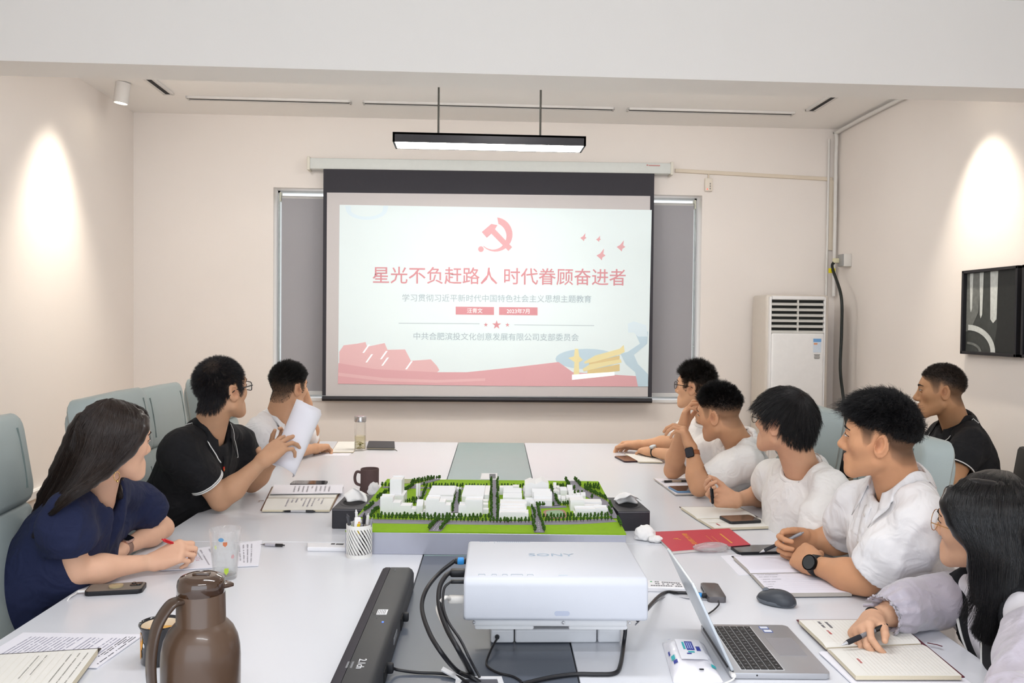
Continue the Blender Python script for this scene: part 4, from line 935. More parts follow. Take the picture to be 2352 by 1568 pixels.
# ================================================================== the people round the table
W_COT = lambda: mat('white_cotton', '#e9e7e8', rough=.85, var=.02, bump=.25, bscale=700, sheen=.1, crease=.35)
W_KNIT = lambda: mat('white_jersey', '#eae7e4', rough=.9, var=.02, bump=.2, bscale=500, sheen=.15, crease=.35)
BLK = lambda: mat('black_pique', '#0c0c11', rough=.85, var=.15, scale=300, bump=.3, bscale=900, sheen=.0, crease=.35)
NAVY = lambda: mat('navy_crepe', '#131c3e', rough=.85, var=.12, scale=250, bump=.25, bscale=800, sheen=.0, crease=.35)
WHITE_TRIM = lambda: mat('white_trim', '#dedddb', rough=.7)
def badge(c, px, py, s=.011):
    """small red and gold lapel badge"""
    p = None
    for dep in np.arange(1.3, 4, .004):
        p = D(px, py, dep)
        if c['G'].val(p[None])[0] < .004: break
    n = c['G'].grad(p[None])[0]; b = B(); M = Matrix.Translation(Vector(np.asarray(p)-c['O'])) @ Vector(n).to_track_quat('Z', 'Y').to_matrix().to_4x4()
    b.prism([(-s*.7, -s*.2), (0, -s), (s*.7, -s*.2), (s*.8, s*.8), (0, s*.6), (-s*.8, s*.8)], 0, .002, M); o = b.done('lapel_badge', mat('badge_red', '#c8281c', rough=.3), c['E'])
    b = B(); b.prism([(-s*.45, -s*.3), (0, -s*.75), (s*.45, -s*.3), (s*.1, 0)], .002, .003, M); b.done('badge_gold', mat('badge_gold', '#e0b030', rough=.3, metal=.6), o)

PEOPLE = {}
def build_people():
    # ---- woman in navy, left foreground
    d0 = 2.26
    c = person('person in a navy blue dress with long dark brown hair, writing with a red pen', (-1.42, 2.42),
        (D(262, 1012, 2.32), (40, -3, 4), .96), N=D(236, 1128, 2.40), P=np.array([-1.36, 2.42, .56]), SL=D(318, 1138, 2.66), SR=D(160, 1172, 2.22),
        arms={'R': (on(178, 1312, .797), on(352, 1290, .785), dict(d=D(420, 1262, 2.44)-on(352, 1290, .785), n=(.35, .75, -.55), curl=(48, 62, 35), spread=2, thumb=(.75, .45, .5), thumbbend=18)),
              'L': (on(374, 1212, .797), on(276, 1262, .785), dict(n=(.2, -.25, -1), curl=(25, 35, 20), thumb=(.8, .5, .2)))},
        skin='#dcae92', girth=.98, fem=True, s=1.0, hair=dict(kind='long'), lips='#b8605c', h=.0032,
        top=shirt('dress', NAVY(), off=.012, hem=.55, loose=.020, fold=.0045, vneck=.15, neckr=.012, hemflare=1.06, h=.006))
    dd = lambda pts: [D(*p) for p in pts]
    guide_hair(c, [dd(g) for g in [
        [(244, 928, 2.34), (205, 938, 2.37), (170, 985, 2.40), (150, 1035, 2.40), (118, 1095, 2.40), (85, 1150, 2.40), (58, 1222, 2.38)],
        [(249, 926, 2.31), (222, 938, 2.30), (192, 990, 2.29), (176, 1040, 2.29), (146, 1100, 2.31), (103, 1168, 2.31), (66, 1232, 2.32)],
        [(255, 925, 2.29), (243, 942, 2.25), (222, 998, 2.23), (205, 1048, 2.23), (172, 1106, 2.22), (118, 1172, 2.20), (76, 1234, 2.24)],
        [(262, 925, 2.28), (267, 945, 2.24), (252, 1003, 2.225), (234, 1056, 2.225), (200, 1106, 2.19), (138, 1160, 2.14), (88, 1222, 2.18)],
        [(270, 926, 2.29), (293, 945, 2.25), (286, 1000, 2.23), (262, 1052, 2.235), (228, 1100, 2.19), (162, 1140, 2.12), (98, 1205, 2.15)],
        [(278, 928, 2.31), (322, 948, 2.29), (327, 985, 2.26), (300, 1030, 2.245), (270, 1060, 2.24), (236, 1094, 2.20), (178, 1128, 2.15)]]],
        n=3600, w=.0021, col='#261b16', base=.017, cap=True)
    guide_hair(c, [dd(g) for g in [[(296, 1060, 2.44), (262, 1105, 2.46), (266, 1135, 2.44), (272, 1172, 2.43)], [(300, 1060, 2.44), (275, 1105, 2.44), (279, 1135, 2.42), (279, 1180, 2.41)]]], n=220, col='#261b16', base=.009, name='hair_lock', m=14)
    guide_hair(c, [dd(g) for g in [[(262, 927, 2.32), (305, 932, 2.33), (334, 950, 2.33), (337, 985, 2.32)], [(270, 929, 2.36), (312, 934, 2.38), (340, 955, 2.38), (338, 990, 2.37)]]], n=260, col='#2b1f1b', base=.006, name='fringe', m=14, w=.0014)
    watch(c, 'L', .02, 'rect', strap='#8d6f62', frame='#c9a79a', face='#0a0c0e', size=(.034, .040), nrm_dir=(.25, -.35, .9))
    b = B(); ec = D(268, 1083, 2.245)-c['O']; b.tube([ec+np.array((.004*cos(t), .009*cos(t), .012*sin(t)-.012)) for t in np.linspace(0, 2*pi, 24)[:-1]], .0011, 6, closed=True)
    b.box(ec+np.array((.002, 0, -.026)), (.006, .006, .006), bev=.002); b.done('earring', mat('gold', '#d8b070', rough=.25, metal=1), c['E'], True)
    PEOPLE['L1'] = c
    # ---- man in black polo, left middle
    c = person('person in a black polo shirt with white piping, in glasses, holding rolled white papers', (-1.33, 3.40),
        (D(507, 893, 3.17), (34, 6, 3), 1.03), N=D(485, 992, 3.24), P=np.array([-1.26, 3.36, .56]), SL=D(552, 1005, 3.48), SR=D(414, 1018, 3.06),
        arms={'R': (on(506, 1148, .80), D(603, 1058, 3.20), dict(d=D(642, 1024, 3.26)-D(603, 1058, 3.20), n=(.55, .8, .12), curls=[(18, 16, 10), (14, 14, 10), (20, 34, 20), (30, 48, 25)], spread=11, thumb=(.25, .95, .3), thumbbend=14, s=1.08)),
              'L': (on(578, 1108, .797), D(628, 1054, 3.52), dict(d=(.55, -.1, .8), n=(-.2, -.95, .0), curl=(25, 35, 20), thumb=(.8, .5, .2)))},
        skin='#c79a7a', girth=1.06, s=1.04, hair=dict(backcut=-.3, Lt=.017, Ls=.008, n=6500, w=.0016, comb=(0, -.3, -.25), upr=.5, jit=.5, col='#17151a', front=.068, crown=(0.015, -.055, .10), thin=(.02, -.06, .10, .03, .35), stub=.8), lips='#9a5f4e',
        top=shirt('polo_shirt', BLK(), off=.012, hem=.68, loose=.016, fold=.005, stripes=(WHITE_TRIM(), (.004, .011)), neckr=.009, collar=dict(m=BLK(), edge=WHITE_TRIM(), fall=.046, point=.07), placket=dict(m=BLK(), short=True)))
    glasses(c, mat('black_acetate', '#131316', rough=.3), lens_w=.025, lens_h=.0165, r=.0018, sq=5)
    badge(c, 514, 1076); PEOPLE['L2'] = c
    # ---- man in white short sleeved shirt, left far
    c = person('person in a white short-sleeved shirt, one hand on the cheek, seated behind the tea bottle', (-1.28, 4.42),
        (D(661, 888, 4.20), (35, -2, 5), 1.02), N=D(640, 962, 4.28), P=np.array([-1.24, 4.40, .55]), SL=D(676, 975, 4.50), SR=D(592, 985, 4.10),
        arms={'R': (D(648, 1040, 4.30), on(722, 1030, .79), dict(n=(.25, -.2, -.95), curl=(40, 55, 30), thumb=(.85, .35, .3), s=1.05)),
              'L': (on(717, 1012, .795), D(706, 930, 4.50), dict(d=(-.12, -.25, 1), n=(-.85, -.3, -.2), curl=(30, 60, 40), thumb=(.7, .6, .3), s=1.05))},
        skin='#c99a79', girth=1.02, s=1.02, hair=dict(backcut=.3, Lt=.03, Ls=.006, fade=(.0, .012, .03), n=5200, w=.0022, comb=(0, .55, .25), upr=.6, col='#131110', stub=.8), h=.004, ph=.0032,
        top=shirt('white_shirt', W_COT(), off=.013, hem=.80, loose=.018, fold=.0078, neckr=.009, collar=dict(m=W_COT(), fall=.045, point=.08), placket=dict(m=W_COT()), h=.009))
    PEOPLE['L3'] = c
    # ---- far right, glasses
    c = person('person in a white T-shirt and dark glasses, hands folded, farthest on the right side', (1.42, 4.42),
        (D(1599, 886, 4.33), (-52, 2, -2), 1.02), N=D(1632, 962, 4.38), P=np.array([1.30, 4.42, .55]), SL=D(1680, 992, 4.18), SR=D(1586, 978, 4.62),
        arms={'L': (on(1580, 1054, .797), on(1500, 1037, .79), dict(n=(0, .25, -1), curl=(22, 30, 20), thumb=(.8, .5, .25), s=1.05)),
              'R': (D(1545, 1018, 4.66), on(1470, 1021, .80), dict(n=(-.1, -.5, -.8), curl=(35, 40, 25), thumb=(.8, .45, .2), s=1.05))},
        skin='#cf9f7c', girth=1.0, s=1.0, hair=dict(backcut=.3, Lt=.042, Ls=.012, fade=(.0, .02, .03), n=5200, w=.0024, comb=(0, .25, .2), upr=.75, jit=.9, col='#18130f', stub=.8), h=.004, ph=.0034,
        top=shirt('t_shirt', W_KNIT(), off=.013, hem=.76, loose=.018, fold=.0078, ribbed=W_KNIT(), h=.009))
    glasses(c, mat('black_wire', '#15130f', rough=.35, metal=.4), r=.0015, lens_w=.024, lens_h=.0195)
    watch(c, 'L', .012, 'round', strap='#2c2a2a', frame='#b9bbbd', face='#c8ccd0', size=(.038, .038), nrm_dir=(-.25, -.25, .95)); PEOPLE['R1'] = c
    # ---- hand on face
    c = person('person in a white T-shirt with one hand on the forehead, square watch', (1.48, 3.80),
        (D(1655, 948, 3.66), (-44, -8, -8), 1.02), N=D(1704, 1020, 3.72), P=np.array([1.34, 3.80, .55]), SL=D(1716, 1052, 3.50), SR=D(1640, 1022, 3.92),
        arms={'L': (on(1606, 1118, .798), D(1588, 1030, 3.62), dict(d=(-.34, .12, .85), n=(-.75, .3, -.45), curl=(48, 40, 25), spread=3, thumb=(.8, .5, .2), s=1.0)),
              'R': (on(1545, 1080, .798), D(1567, 985, 3.80), dict(d=(.16, -.12, .95), n=(.85, -.45, .1), curl=(22, 38, 25), spread=4, thumb=(.75, .6, .3), s=1.0))},
        skin='#cd9a76', girth=1.03, s=1.03, hair=dict(backcut=.3, Lt=.036, Ls=.004, fade=(.0, .028, .036), n=6500, w=.0021, comb=(0, -.1, .35), upr=.7, jit=.6, col='#121010', stub=.5), h=.0036, ph=.003,
        top=shirt('t_shirt', W_KNIT(), off=.015, hem=.72, loose=.024, fold=.0078, ribbed=W_KNIT(), h=.0085))
    watch(c, 'L', .022, 'rect', strap='#a0603a', frame='#17171a', face='#0d1020', size=(.038, .044), nrm_dir=(-.55, -.8, .15)); PEOPLE['R2'] = c
    # ---- glasses, pen
    c = person('person in a white T-shirt and thin dark glasses holding a pen upright', (1.44, 2.92),
        (D(1805, 966, 2.92), (-38, 6, -4), 1.03), N=D(1845, 1078, 2.98), P=np.array([1.32, 2.98, .55]), SL=D(1908, 1120, 2.80), SR=D(1775, 1090, 3.20),
        arms={'R': (on(1768, 1132, .80), on(1692, 1148, .805), dict(d=(-1, -.0, .10), n=(-.25, -.6, .75), curls=[(40, 45, 25), (50, 55, 30), (40, 55, 30), (35, 55, 30)], spread=2, thumb=(.7, .6, .35), thumbbend=22, s=1.05)),
              'L': (D(1880, 1240, 2.74), np.array([1.17, 2.86, .64]), dict(d=(-1, .2, -.1), n=(0, 0, -1)))},
        skin='#d3a282', girth=1.14, s=1.04, hair=dict(Lt=.040, Ls=.010, fade=(-.055, .0, .024), n=6500, w=.0021, comb=(0, .35, -.35), upr=.32, jit=.35, droop=.5, col='#151213', front=.052, fringe=.25, crown=(-.01, -.06, .105), stub=.8), h=.0032, ph=.0027,
        top=shirt('t_shirt', W_KNIT(), off=.016, hem={'L': .97, 'R': .60}, loose=.024, fold=.008, ribbed=W_KNIT()))
    glasses(c, mat('black_wire', '#15130f', rough=.35, metal=.4), r=.0012, lens_w=.024, lens_h=.021); PEOPLE['R3'] = c
    # ---- white shirt, black watch
    c = person('person in a white button-up shirt with clasped hands and a round black watch', (1.38, 2.30),
        (D(2026, 1003, 2.28), (-54, 2, -6), 1.01), N=D(2068, 1118, 2.33), P=np.array([1.30, 2.28, .55]), SL=D(2122, 1182, 2.15), SR=D(1972, 1150, 2.52),
        arms={'L': (on(1985, 1332, .80), on(1868, 1296, .80), dict(d=D(1815, 1258, 2.57)-on(1868, 1296, .80), n=(.2, .85, -.2), curls=[(50, 55, 30), (52, 58, 30), (55, 60, 30), (58, 60, 30)], spread=1, thumb=(.75, .35, .5), thumbbend=15, s=1.05)),
              'R': (on(1936, 1240, .81), on(1858, 1238, .815), dict(d=(-.95, -.22, -.02), n=(.1, -.95, -.15), curls=[(35, 60, 40), (38, 62, 40), (40, 62, 40), (42, 62, 40)], spread=2, thumb=(.85, .35, .2), thumbbend=18, s=1.05))},
        skin='#c9946f', girth=1.0, s=1.04, hair=dict(backcut=.5, Lt=.052, Ls=.004, fade=(-.01, .028, .034), n=8500, w=.002, comb=(0, .35, .25), upr=.47, jit=.5, droop=.5, wave=.006, col='#0f0e10', front=.055, fringe=.25, stub=.8), h=.0028, ph=.0024, lips='#a25f4c',
        top=shirt('white_shirt', W_COT(), off=.014, hem=.84, loose=.022, fold=.0075, neckr=.009, collar=dict(m=W_COT(), fall=.048, point=.088, flare=.016), placket=dict(m=W_COT()), buttons=3, h=.007))
    watch(c, 'L', .012, 'round', strap='#17181a', frame='#101114', face='#2e3234', size=(.046, .046), nrm_dir=(-.55, -.75, .35), wid=.023); PEOPLE['R4'] = c
    # ---- woman, right foreground
    def sheer_extra(c):
        return [rc(c['SR'], c['arms']['R'][0], .06, .062, .03)]
    c = person('person in a black vest and sheer lilac blouse with long black hair, round glasses', (1.42, 1.75),
        (D(2258, 1208, 1.93), (-34, 4, -10), .97), N=D(2285, 1330, 1.96), P=np.array([1.38, 1.62, .56]), SL=D(2372, 1448, 1.72), SR=D(2192, 1358, 2.10),
        arms={'R': (on(2095, 1392, .81), on(2005, 1422, .80), dict(d=on(1955, 1462, .795)-on(2005, 1422, .80), n=(.55, -.2, -.65), curls=[(35, 62, 25), (48, 62, 30), (55, 62, 35), (58, 62, 35)], spread=2, thumb=(.8, .45, .35), thumbbend=18)),
              'L': (D(2362, 1590, 1.60), on(2268, 1665, .80), dict(n=(0, 0, -1), curl=(25, 35, 20)))},
        skin='#d0a284', girth=.94, fem=True, s=1.0, hair=dict(kind='long'), lips='#b04848', h=.0028, ph=.0024,
        top=vest_and_blouse)
    guide_hair(c, [dd(g) for g in [
        [(2266, 1092, 1.97), (2212, 1108, 1.90), (2178, 1142, 1.875), (2186, 1185, 1.855), (2206, 1222, 1.845), (2232, 1260, 1.84), (2226, 1330, 1.85), (2200, 1408, 1.87)],
        [(2276, 1090, 1.97), (2230, 1110, 1.875), (2202, 1152, 1.85), (2212, 1200, 1.835), (2234, 1245, 1.83), (2248, 1290, 1.83), (2238, 1370, 1.835), (2216, 1430, 1.85)],
        [(2286, 1089, 1.97), (2252, 1112, 1.86), (2232, 1165, 1.835), (2242, 1215, 1.825), (2256, 1260, 1.82), (2264, 1310, 1.82), (2256, 1400, 1.82), (2242, 1466, 1.835)],
        [(2296, 1089, 1.97), (2282, 1115, 1.86), (2270, 1170, 1.835), (2276, 1220, 1.825), (2283, 1270, 1.815), (2288, 1320, 1.815), (2280, 1410, 1.81), (2270, 1482, 1.825)],
        [(2306, 1090, 1.98), (2315, 1118, 1.875), (2312, 1170, 1.85), (2316, 1225, 1.84), (2320, 1275, 1.83), (2322, 1325, 1.82), (2318, 1400, 1.81), (2310, 1478, 1.82)],
        [(2316, 1093, 1.99), (2345, 1122, 1.90), (2352, 1175, 1.885), (2358, 1230, 1.88), (2360, 1280, 1.87), (2360, 1330, 1.86), (2352, 1400, 1.85), (2342, 1455, 1.85)],
        [(2325, 1098, 2.01), (2372, 1142, 1.97), (2388, 1195, 1.97), (2394, 1245, 1.96), (2394, 1290, 1.96), (2388, 1340, 1.95), (2378, 1400, 1.94), (2366, 1445, 1.93)]]],
        n=4200, w=.0018, col='#0d0c0e', base=.016, rough=.28, cap=True)
    glasses(c, mat('gold_wire', '#c79a62', rough=.25, metal=1), r=.0009, lens_w=.026, lens_h=.026, sq=2)
    p = np.asarray(c['arms']['R'][1]); d = nrm(p-c['arms']['R'][0]); x = nrm(np.cross(d, [0, 0, 1.])); y = np.cross(d, x); b = B()
    b.tube([p-c['O']-d*.004+(x*cos(t)+y*sin(t))*.0265 for t in np.linspace(0, 2*pi, 32)[:-1]], .0022, 6, closed=True); b.done('hair_tie', mat('hair_tie', '#111113', rough=.7), c['E'], True)
    PEOPLE['R5'] = c
    # ---- man by the right wall
    c = person('person in a black polo shirt seated apart by the right wall below the picture', (2.22, 3.72),
        (D(2163, 897, 3.78), (-62, -2, 2), 1.04), N=D(2198, 975, 3.86), P=np.array([2.44, 3.80, .55]), SL=D(2232, 1010, 3.66), SR=D(2165, 992, 4.05),
        arms={'L': (D(2188, 1100, 3.60), np.array([1.88, 3.75, .66]), dict(n=(0, 0, -1), curl=(20, 30, 20))), 'R': (D(2120, 1075, 4.02), np.array([1.85, 4.0, .66]), dict(n=(0, 0, -1), curl=(20, 30, 20)))},
        skin='#b58763', girth=1.2, s=1.04, hair=dict(Lt=.012, Ls=.004, fade=(-.02, .03, .04), n=5500, w=.0018, comb=(0, .3, .2), upr=.7, jit=.7, col='#231913', front=.07, stub=.7), h=.0036, ph=.0034, lips='#8a5040',
        top=shirt('polo_shirt', BLK(), off=.013, hem=.72, loose=.016, fold=.0078, stripes=(WHITE_TRIM(), (.004,)), neckr=.009, collar=dict(m=BLK(), edge=WHITE_TRIM(), fall=.045, point=.07), placket=dict(m=BLK(), short=True), h=.0085))
    PEOPLE['RM'] = c
def vest_and_blouse(c):
    N, P, up, fw, rt, O, a = c['N'], c['P'], c['up'], c['fw'], c['rt'], c['O'], c['a']
    lil = mat('sheer_lilac', '#b9b2bd', rough=.35, var=.05, bump=.2, bscale=300, sheen=.6, alpha=.93, crease=.4)
    shirt('blouse', mat('white_blouse', '#dcd9de', rough=.6, var=.03), off=.010, fold=.003, vneck=.10, neckr=.012, sleeves=False)(c)
    # puffed sleeves gathered at the cuff
    for k, S in (('R', c['SR']), ('L', c['SL'])):
        e, w = np.asarray(c['arms'][k][0]), np.asarray(c['arms'][k][1]); cuff = e+(w-e)*(.62 if k == 'R' else .75); d = nrm(w-e)
        pr = [rc(S, S+(e-S)*.5, .056, .061, .02), rc(S+(e-S)*.5, e+d*.01, .061, .057, .02), rc(e, e+(cuff-e)*.62, .056, .054, .02), rc(e+(cuff-e)*.6, cuff-d*.012, .054, .034, .02)]
        ruff = [rc(cuff-d*.008, cuff+d*.035, .034, .056, .012)]
        G = Grid(np.min([bounds(q)[0] for q in pr+ruff], 0)-.03, np.max([bounds(q)[1] for q in pr+ruff], 0)+.03, .006); G.add(pr+ruff); G.cutif(cuff+d*.03, d, cuff+d*.06, .1); G.sub([rc(cuff-d*.02, cuff+d*.06, .027, .062)], .004)
        V, Q = G.mesh(); Nn = vnormals(V, Q); t = (V-cuff)@d; x = nrm(np.cross(d, [0, 0, 1.])); y = np.cross(d, x); ph = np.arctan2((V-cuff)@y, (V-cuff)@x)
        near = np.exp(-(t/.05)**2); wp = V+.05*np.stack([noise3(V*7+3), noise3(V*7+9), noise3(V*7+15)], 1)
        V = V+Nn*(near*.004*np.sin(ph*13+3*noise3(V*12))+(1-near)*((1-2*np.abs(noise3(wp*12)))*.008+noise3(wp*9+4)*.006))[:, None]
        V = relax(V, Q, 1, .3); raw('sleeve', V-O, Q, lil, c['E'])
    # vest with a deep V and white piping
    G = Grid(np.min([N, P, c['SL'], c['SR']], 0)-.22, np.max([N, P, c['SL'], c['SR']], 0)+.2, .0075); G.add(c['torso'](c['girth']), .019)
    for S, sg in ((c['SL'], -1), (c['SR'], 1)): G.cutif(S-rt*sg*.045, rt*sg, S+rt*sg*.03, .12)
    nk = c['neck'][0]; G.sub([rc(nk[1]+up*.0, nk[2], nk[3]+.034, nk[4]+.04)], .006); v0 = N+fw*.10+up*.02; v1 = N-up*.30+fw*.20
    G.sub([rc(v0, v1, .075, .006)], .006); V, Q = G.mesh(); Nn = vnormals(V, Q); V = V+Nn*(noise3(V*14)*.003)[:, None]; raw('vest', V-O, Q, mat('black_knit', '#0c0d12', rough=.9, var=.1, bump=.4, bscale=600), c['E'])
    for sg in (-1, 1):
        pts = []
        for t in np.linspace(.12, .95, 14):
            q = np.array([N+(v1-v0)*t+fw*.09+up*.0+rt*sg*(.083*(1-t)+.006)])
            for _ in range(8): q = q-G.grad(q)*G.val(q)[:, None]
            pts.append(q[0]+G.grad(q)[0]*.001-O)
        b = B(); b.tube(pts, .004, 6); b.done('vest_piping', mat('vest_piping', '#d8d8d6', rough=.7), c['E'], True)
    c['G'] = G; badge(c, 2287, 1497, .010)
# ================================================================== the table
tw = mat('table_white', '#dfe1e7', rough=.22, var=.008, scale=5, spec=.45); tg = mat('runner_slate', '#5c626d', rough=.3, var=.05, scale=400); tgl = mat('runner_glass', '#93a9aa', rough=.22, var=.02)
tbl = empty('conference_table', tp(0, 2.3, 0), -TA, 'long white conference table with grey inset runner down the middle', 'table')
def tl(s, t, z): return (s, 2.3-t, z)            # table-local
HW, RW, TLEN = 1.125, .204, 4.75
for sg in (-1, 1):
    t0 = 0
    for t1 in (2.33, TLEN):
        b = B(); b.box(tl(sg*(HW+RW)/2, (t0+t1)/2, TOP-.015), (HW-RW-.003, t1-t0-.003, .03), bev=.002); b.done('tabletop_panel', tw, tbl); t0 = t1
b = B(); b.box(tl(0, 1.24, TOP-.0155), (2*RW-.004, 2.48, .03), bev=.001); b.done('runner_panel', tgl, tbl)
b = B(); b.box(tl(0, (2.485+TLEN)/2, TOP-.0155), (2*RW-.004, TLEN-2.485, .03), bev=.001); b.done('runner_panel', tg, tbl)
for x in (-.45, .45):
    for t in (.35, 2.3, TLEN-.35): b = B(); b.box(tl(x, t, (TOP-.03)/2), (.12, .5, TOP-.03), bev=.01); b.done('leg', tw, tbl)
b = B(); b.box(tl(0, TLEN/2, TOP-.05), (.9, TLEN-.4, .04)); b.done('under_frame', tw, tbl)
def rel(p): return np.asarray(p, float)
def flatbox(name, corners, z0, th, m, parent=None, bev=0., off=None, inset=0.):
    """plate over a quadrilateral of table points (pixel corners unprojected at its top)"""
    P = [on(px, py, z0+th) for px, py in corners]; c = np.mean(P, 0); o = np.array([c[0], c[1], z0]) if off is None else off
    if inset: P = [p+(c-p)*inset for p in P]
    b = B(); b.prism([(p[0]-o[0], p[1]-o[1]) for p in P], z0-o[2], z0+th-o[2], bev=bev); ob = b.done(name, m, parent)
    if parent is None: ob.location = o
    return ob, o
def base_of(corners, z): P = [on(px, py, z) for px, py in corners]; c = np.mean(P, 0); return np.array([c[0], c[1], z])
def lerpq(Q, u, v):
    """point in a pixel quad TL TR BR BL unprojected: u along, v down"""
    return Q[0]*(1-u)*(1-v)+Q[1]*u*(1-v)+Q[2]*u*v+Q[3]*(1-u)*v
def lines_mesh(name, corners, z, off, m, parent, rows, along='u', margin=(.08, .08, .08, .08), solid=False, hgt=.45, seed=1, skip=.12, glyph=.012, cols=None, z2=.0006, short=.8):
    """written or ruled lines as flat ink on a sheet: rows run along u (or v)"""
    rr = random.Random(seed); Q = [on(px, py, z) for px, py in corners]; V, F = [], []
    L_ = np.linalg.norm(Q[1]-Q[0]) if along == 'u' else np.linalg.norm(Q[3]-Q[0])
    a0, a1, b0, b1 = margin
    if not solid: glyph *= .55; hgt *= .75
    for i in range(rows):
        c = b0+(1-b0-b1)*(i+.5)/rows; hh = (1-b0-b1)/rows*hgt/2; end = 1-a1 if rr.random() > .35 else a0+(1-a0-a1)*rr.uniform(1-short, 1); x = a0
        if rr.random() < (0 if solid else .06): continue
        while x < end:
            w = (end-x) if solid else glyph/L_*rr.uniform(.5, 1.0)
            if solid or rr.random() > skip:
                k = (0, 0) if solid else (rr.uniform(-.3, .1)*hh, rr.uniform(-.1, .3)*hh)
                for (uu, vv) in ((x, c-hh+k[0]), (x+w, c-hh+k[0]), (x+w, c+hh+k[1]), (x, c+hh+k[1])):
                    q = lerpq(Q, uu, vv) if along == 'u' else lerpq(Q, vv, uu); V.append(q-off+np.array([0, 0, z2]))
                F.append(tuple(range(len(V)-4, len(V))))
            x += w+(0 if solid else glyph/L_*rr.uniform(.25, .5))
    if V: o = raw(name, V, F, m, parent, smooth=False); o['kind'] = 'stuff' if not solid else 'stuff'; return o
ink = mat('ink_grey', '#77757c', rough=.8); inkd = mat('ink_dark', '#55545c', rough=.8); inkb = mat('ruled_line', '#c9c4b8', rough=.8); inkr = mat('ink_red', '#c65a5a', rough=.8); inkp = mat('ink_pale', '#b9b6bd', rough=.8)
paper = mat('paper_white', '#e9e8f0', rough=.8, var=.01); cream = mat('paper_cream', '#e4e2dc', rough=.8, var=.015); cream2 = mat('paper_cream_edge', '#d6ccb4', rough=.85, var=.1, scale=300, stretch=(1, 1, 12))
def sheets(label, corners, n=3, m=paper, jitter=.004, group=None, lines=None, z0=TOP, curl=0.):
    o = base_of(corners, z0); r = empty('paper_stack' if n > 1 else 'paper_sheet', o, 0, label, 'paper', group); rr = random.Random(int(corners[0][0]))
    for i in range(n):
        P = [on(px, py, z0+.0012*(i+1)) for px, py in corners]; P = [p+np.array([rr.uniform(-jitter, jitter)*(i < n-1), rr.uniform(-jitter, jitter)*(i < n-1), 0])-o for p in P]
        b = B(); b.prism([(p[0], p[1]) for p in P], .0012*i+.0001, .0012*(i+1)); b.done('sheet', m, r)
    for k, ln in enumerate(lines or []): lines_mesh('printed_text', ln.pop('corners', corners), z0+.0012*n, o, ln.pop('m', ink), r, **ln)
    return r
# ------------------------------------------------------------------ generic tabletop things
def phone(label, corners, z=TOP, th=.008, back='#1a1a1e', screen='#0c0d10', edge=None, r=.012, group=None):
    P = [on(px, py, z+th) for px, py in corners]; c = np.mean(P, 0); u = nrm((P[1]-P[0]+P[2]-P[3])*[1, 1, 0]); w = (np.linalg.norm(P[1]-P[0])+np.linalg.norm(P[2]-P[3]))/2; h = (np.linalg.norm(P[3]-P[0])+np.linalg.norm(P[2]-P[1]))/2
    o = empty('smartphone', (c[0], c[1], z), atan2(u[1], u[0]), label, 'phone', group)
    b = B(); b.prism(rounded(w, h, r), 0, th, bev=.002); b.done('phone_case', mat('phone_'+back[1:], back, rough=.4, metal=.2), o, True)
    b = B(); b.prism(rounded(w-.006, h-.006, r*.8), th, th+.0006); b.done('phone_screen', mat('screen_'+screen[1:], screen, rough=.08, coat=.5), o); return o, w, h
def pen(label, a, b_, r=.0052, body='#15151a', grip=None, tip='#b8b8bc', clear=None, cap=None, clip='#2a2a2e'):
    a, b_ = np.asarray(a, float), np.asarray(b_, float); L_ = np.linalg.norm(b_-a); q = Vector(b_-a).to_track_quat('Z', 'Y').to_matrix().to_4x4(); q = q
    o = empty('pen', a, 0, label, 'pen'); o.rotation_euler = q.to_euler()
    def cyl(name, pr_, col, **kw): b = B(); b.lathe(pr_, 12); return b.done(name, mat('pen_'+name+col[1:], col, **kw), o, True)
    cyl('pen_tip', [(.0004, 0), (r*.25, .004), (r*.85, .016), (r*.85, .018)], tip, rough=.2, metal=.9)
    cyl('pen_grip', [(r*.9, .017), (r*1.03, .022), (r*1.03, .05), (r*.95, .055)], grip or body, rough=.7)
    if clear: cyl('pen_barrel', [(r*.92, .054), (r*.92, L_-.035)], clear, rough=.15, trans=.3)
    else: cyl('pen_barrel', [(r*.94, .054), (r*.94, L_-.035)], body, rough=.25, coat=.4)
    cyl('pen_end', [(r, L_-.036), (r, L_-.008), (r*.5, L_-.006), (r*.45, L_)], cap or body, rough=.3, coat=.3)
    b = B(); b.box((r*1.25, 0, L_-.028), (.0022, .004, .042), bev=.0008); b.done('pen_clip', mat('pen_clip'+clip[1:], clip, rough=.35, metal=.5), o); return o
def rest_pen(label, p0, p1, z=TOP, **kw):
    r = kw.get('r', .0052); return pen(label, on(*p0, z+r+.0005), on(*p1, z+r+.0005), **kw)
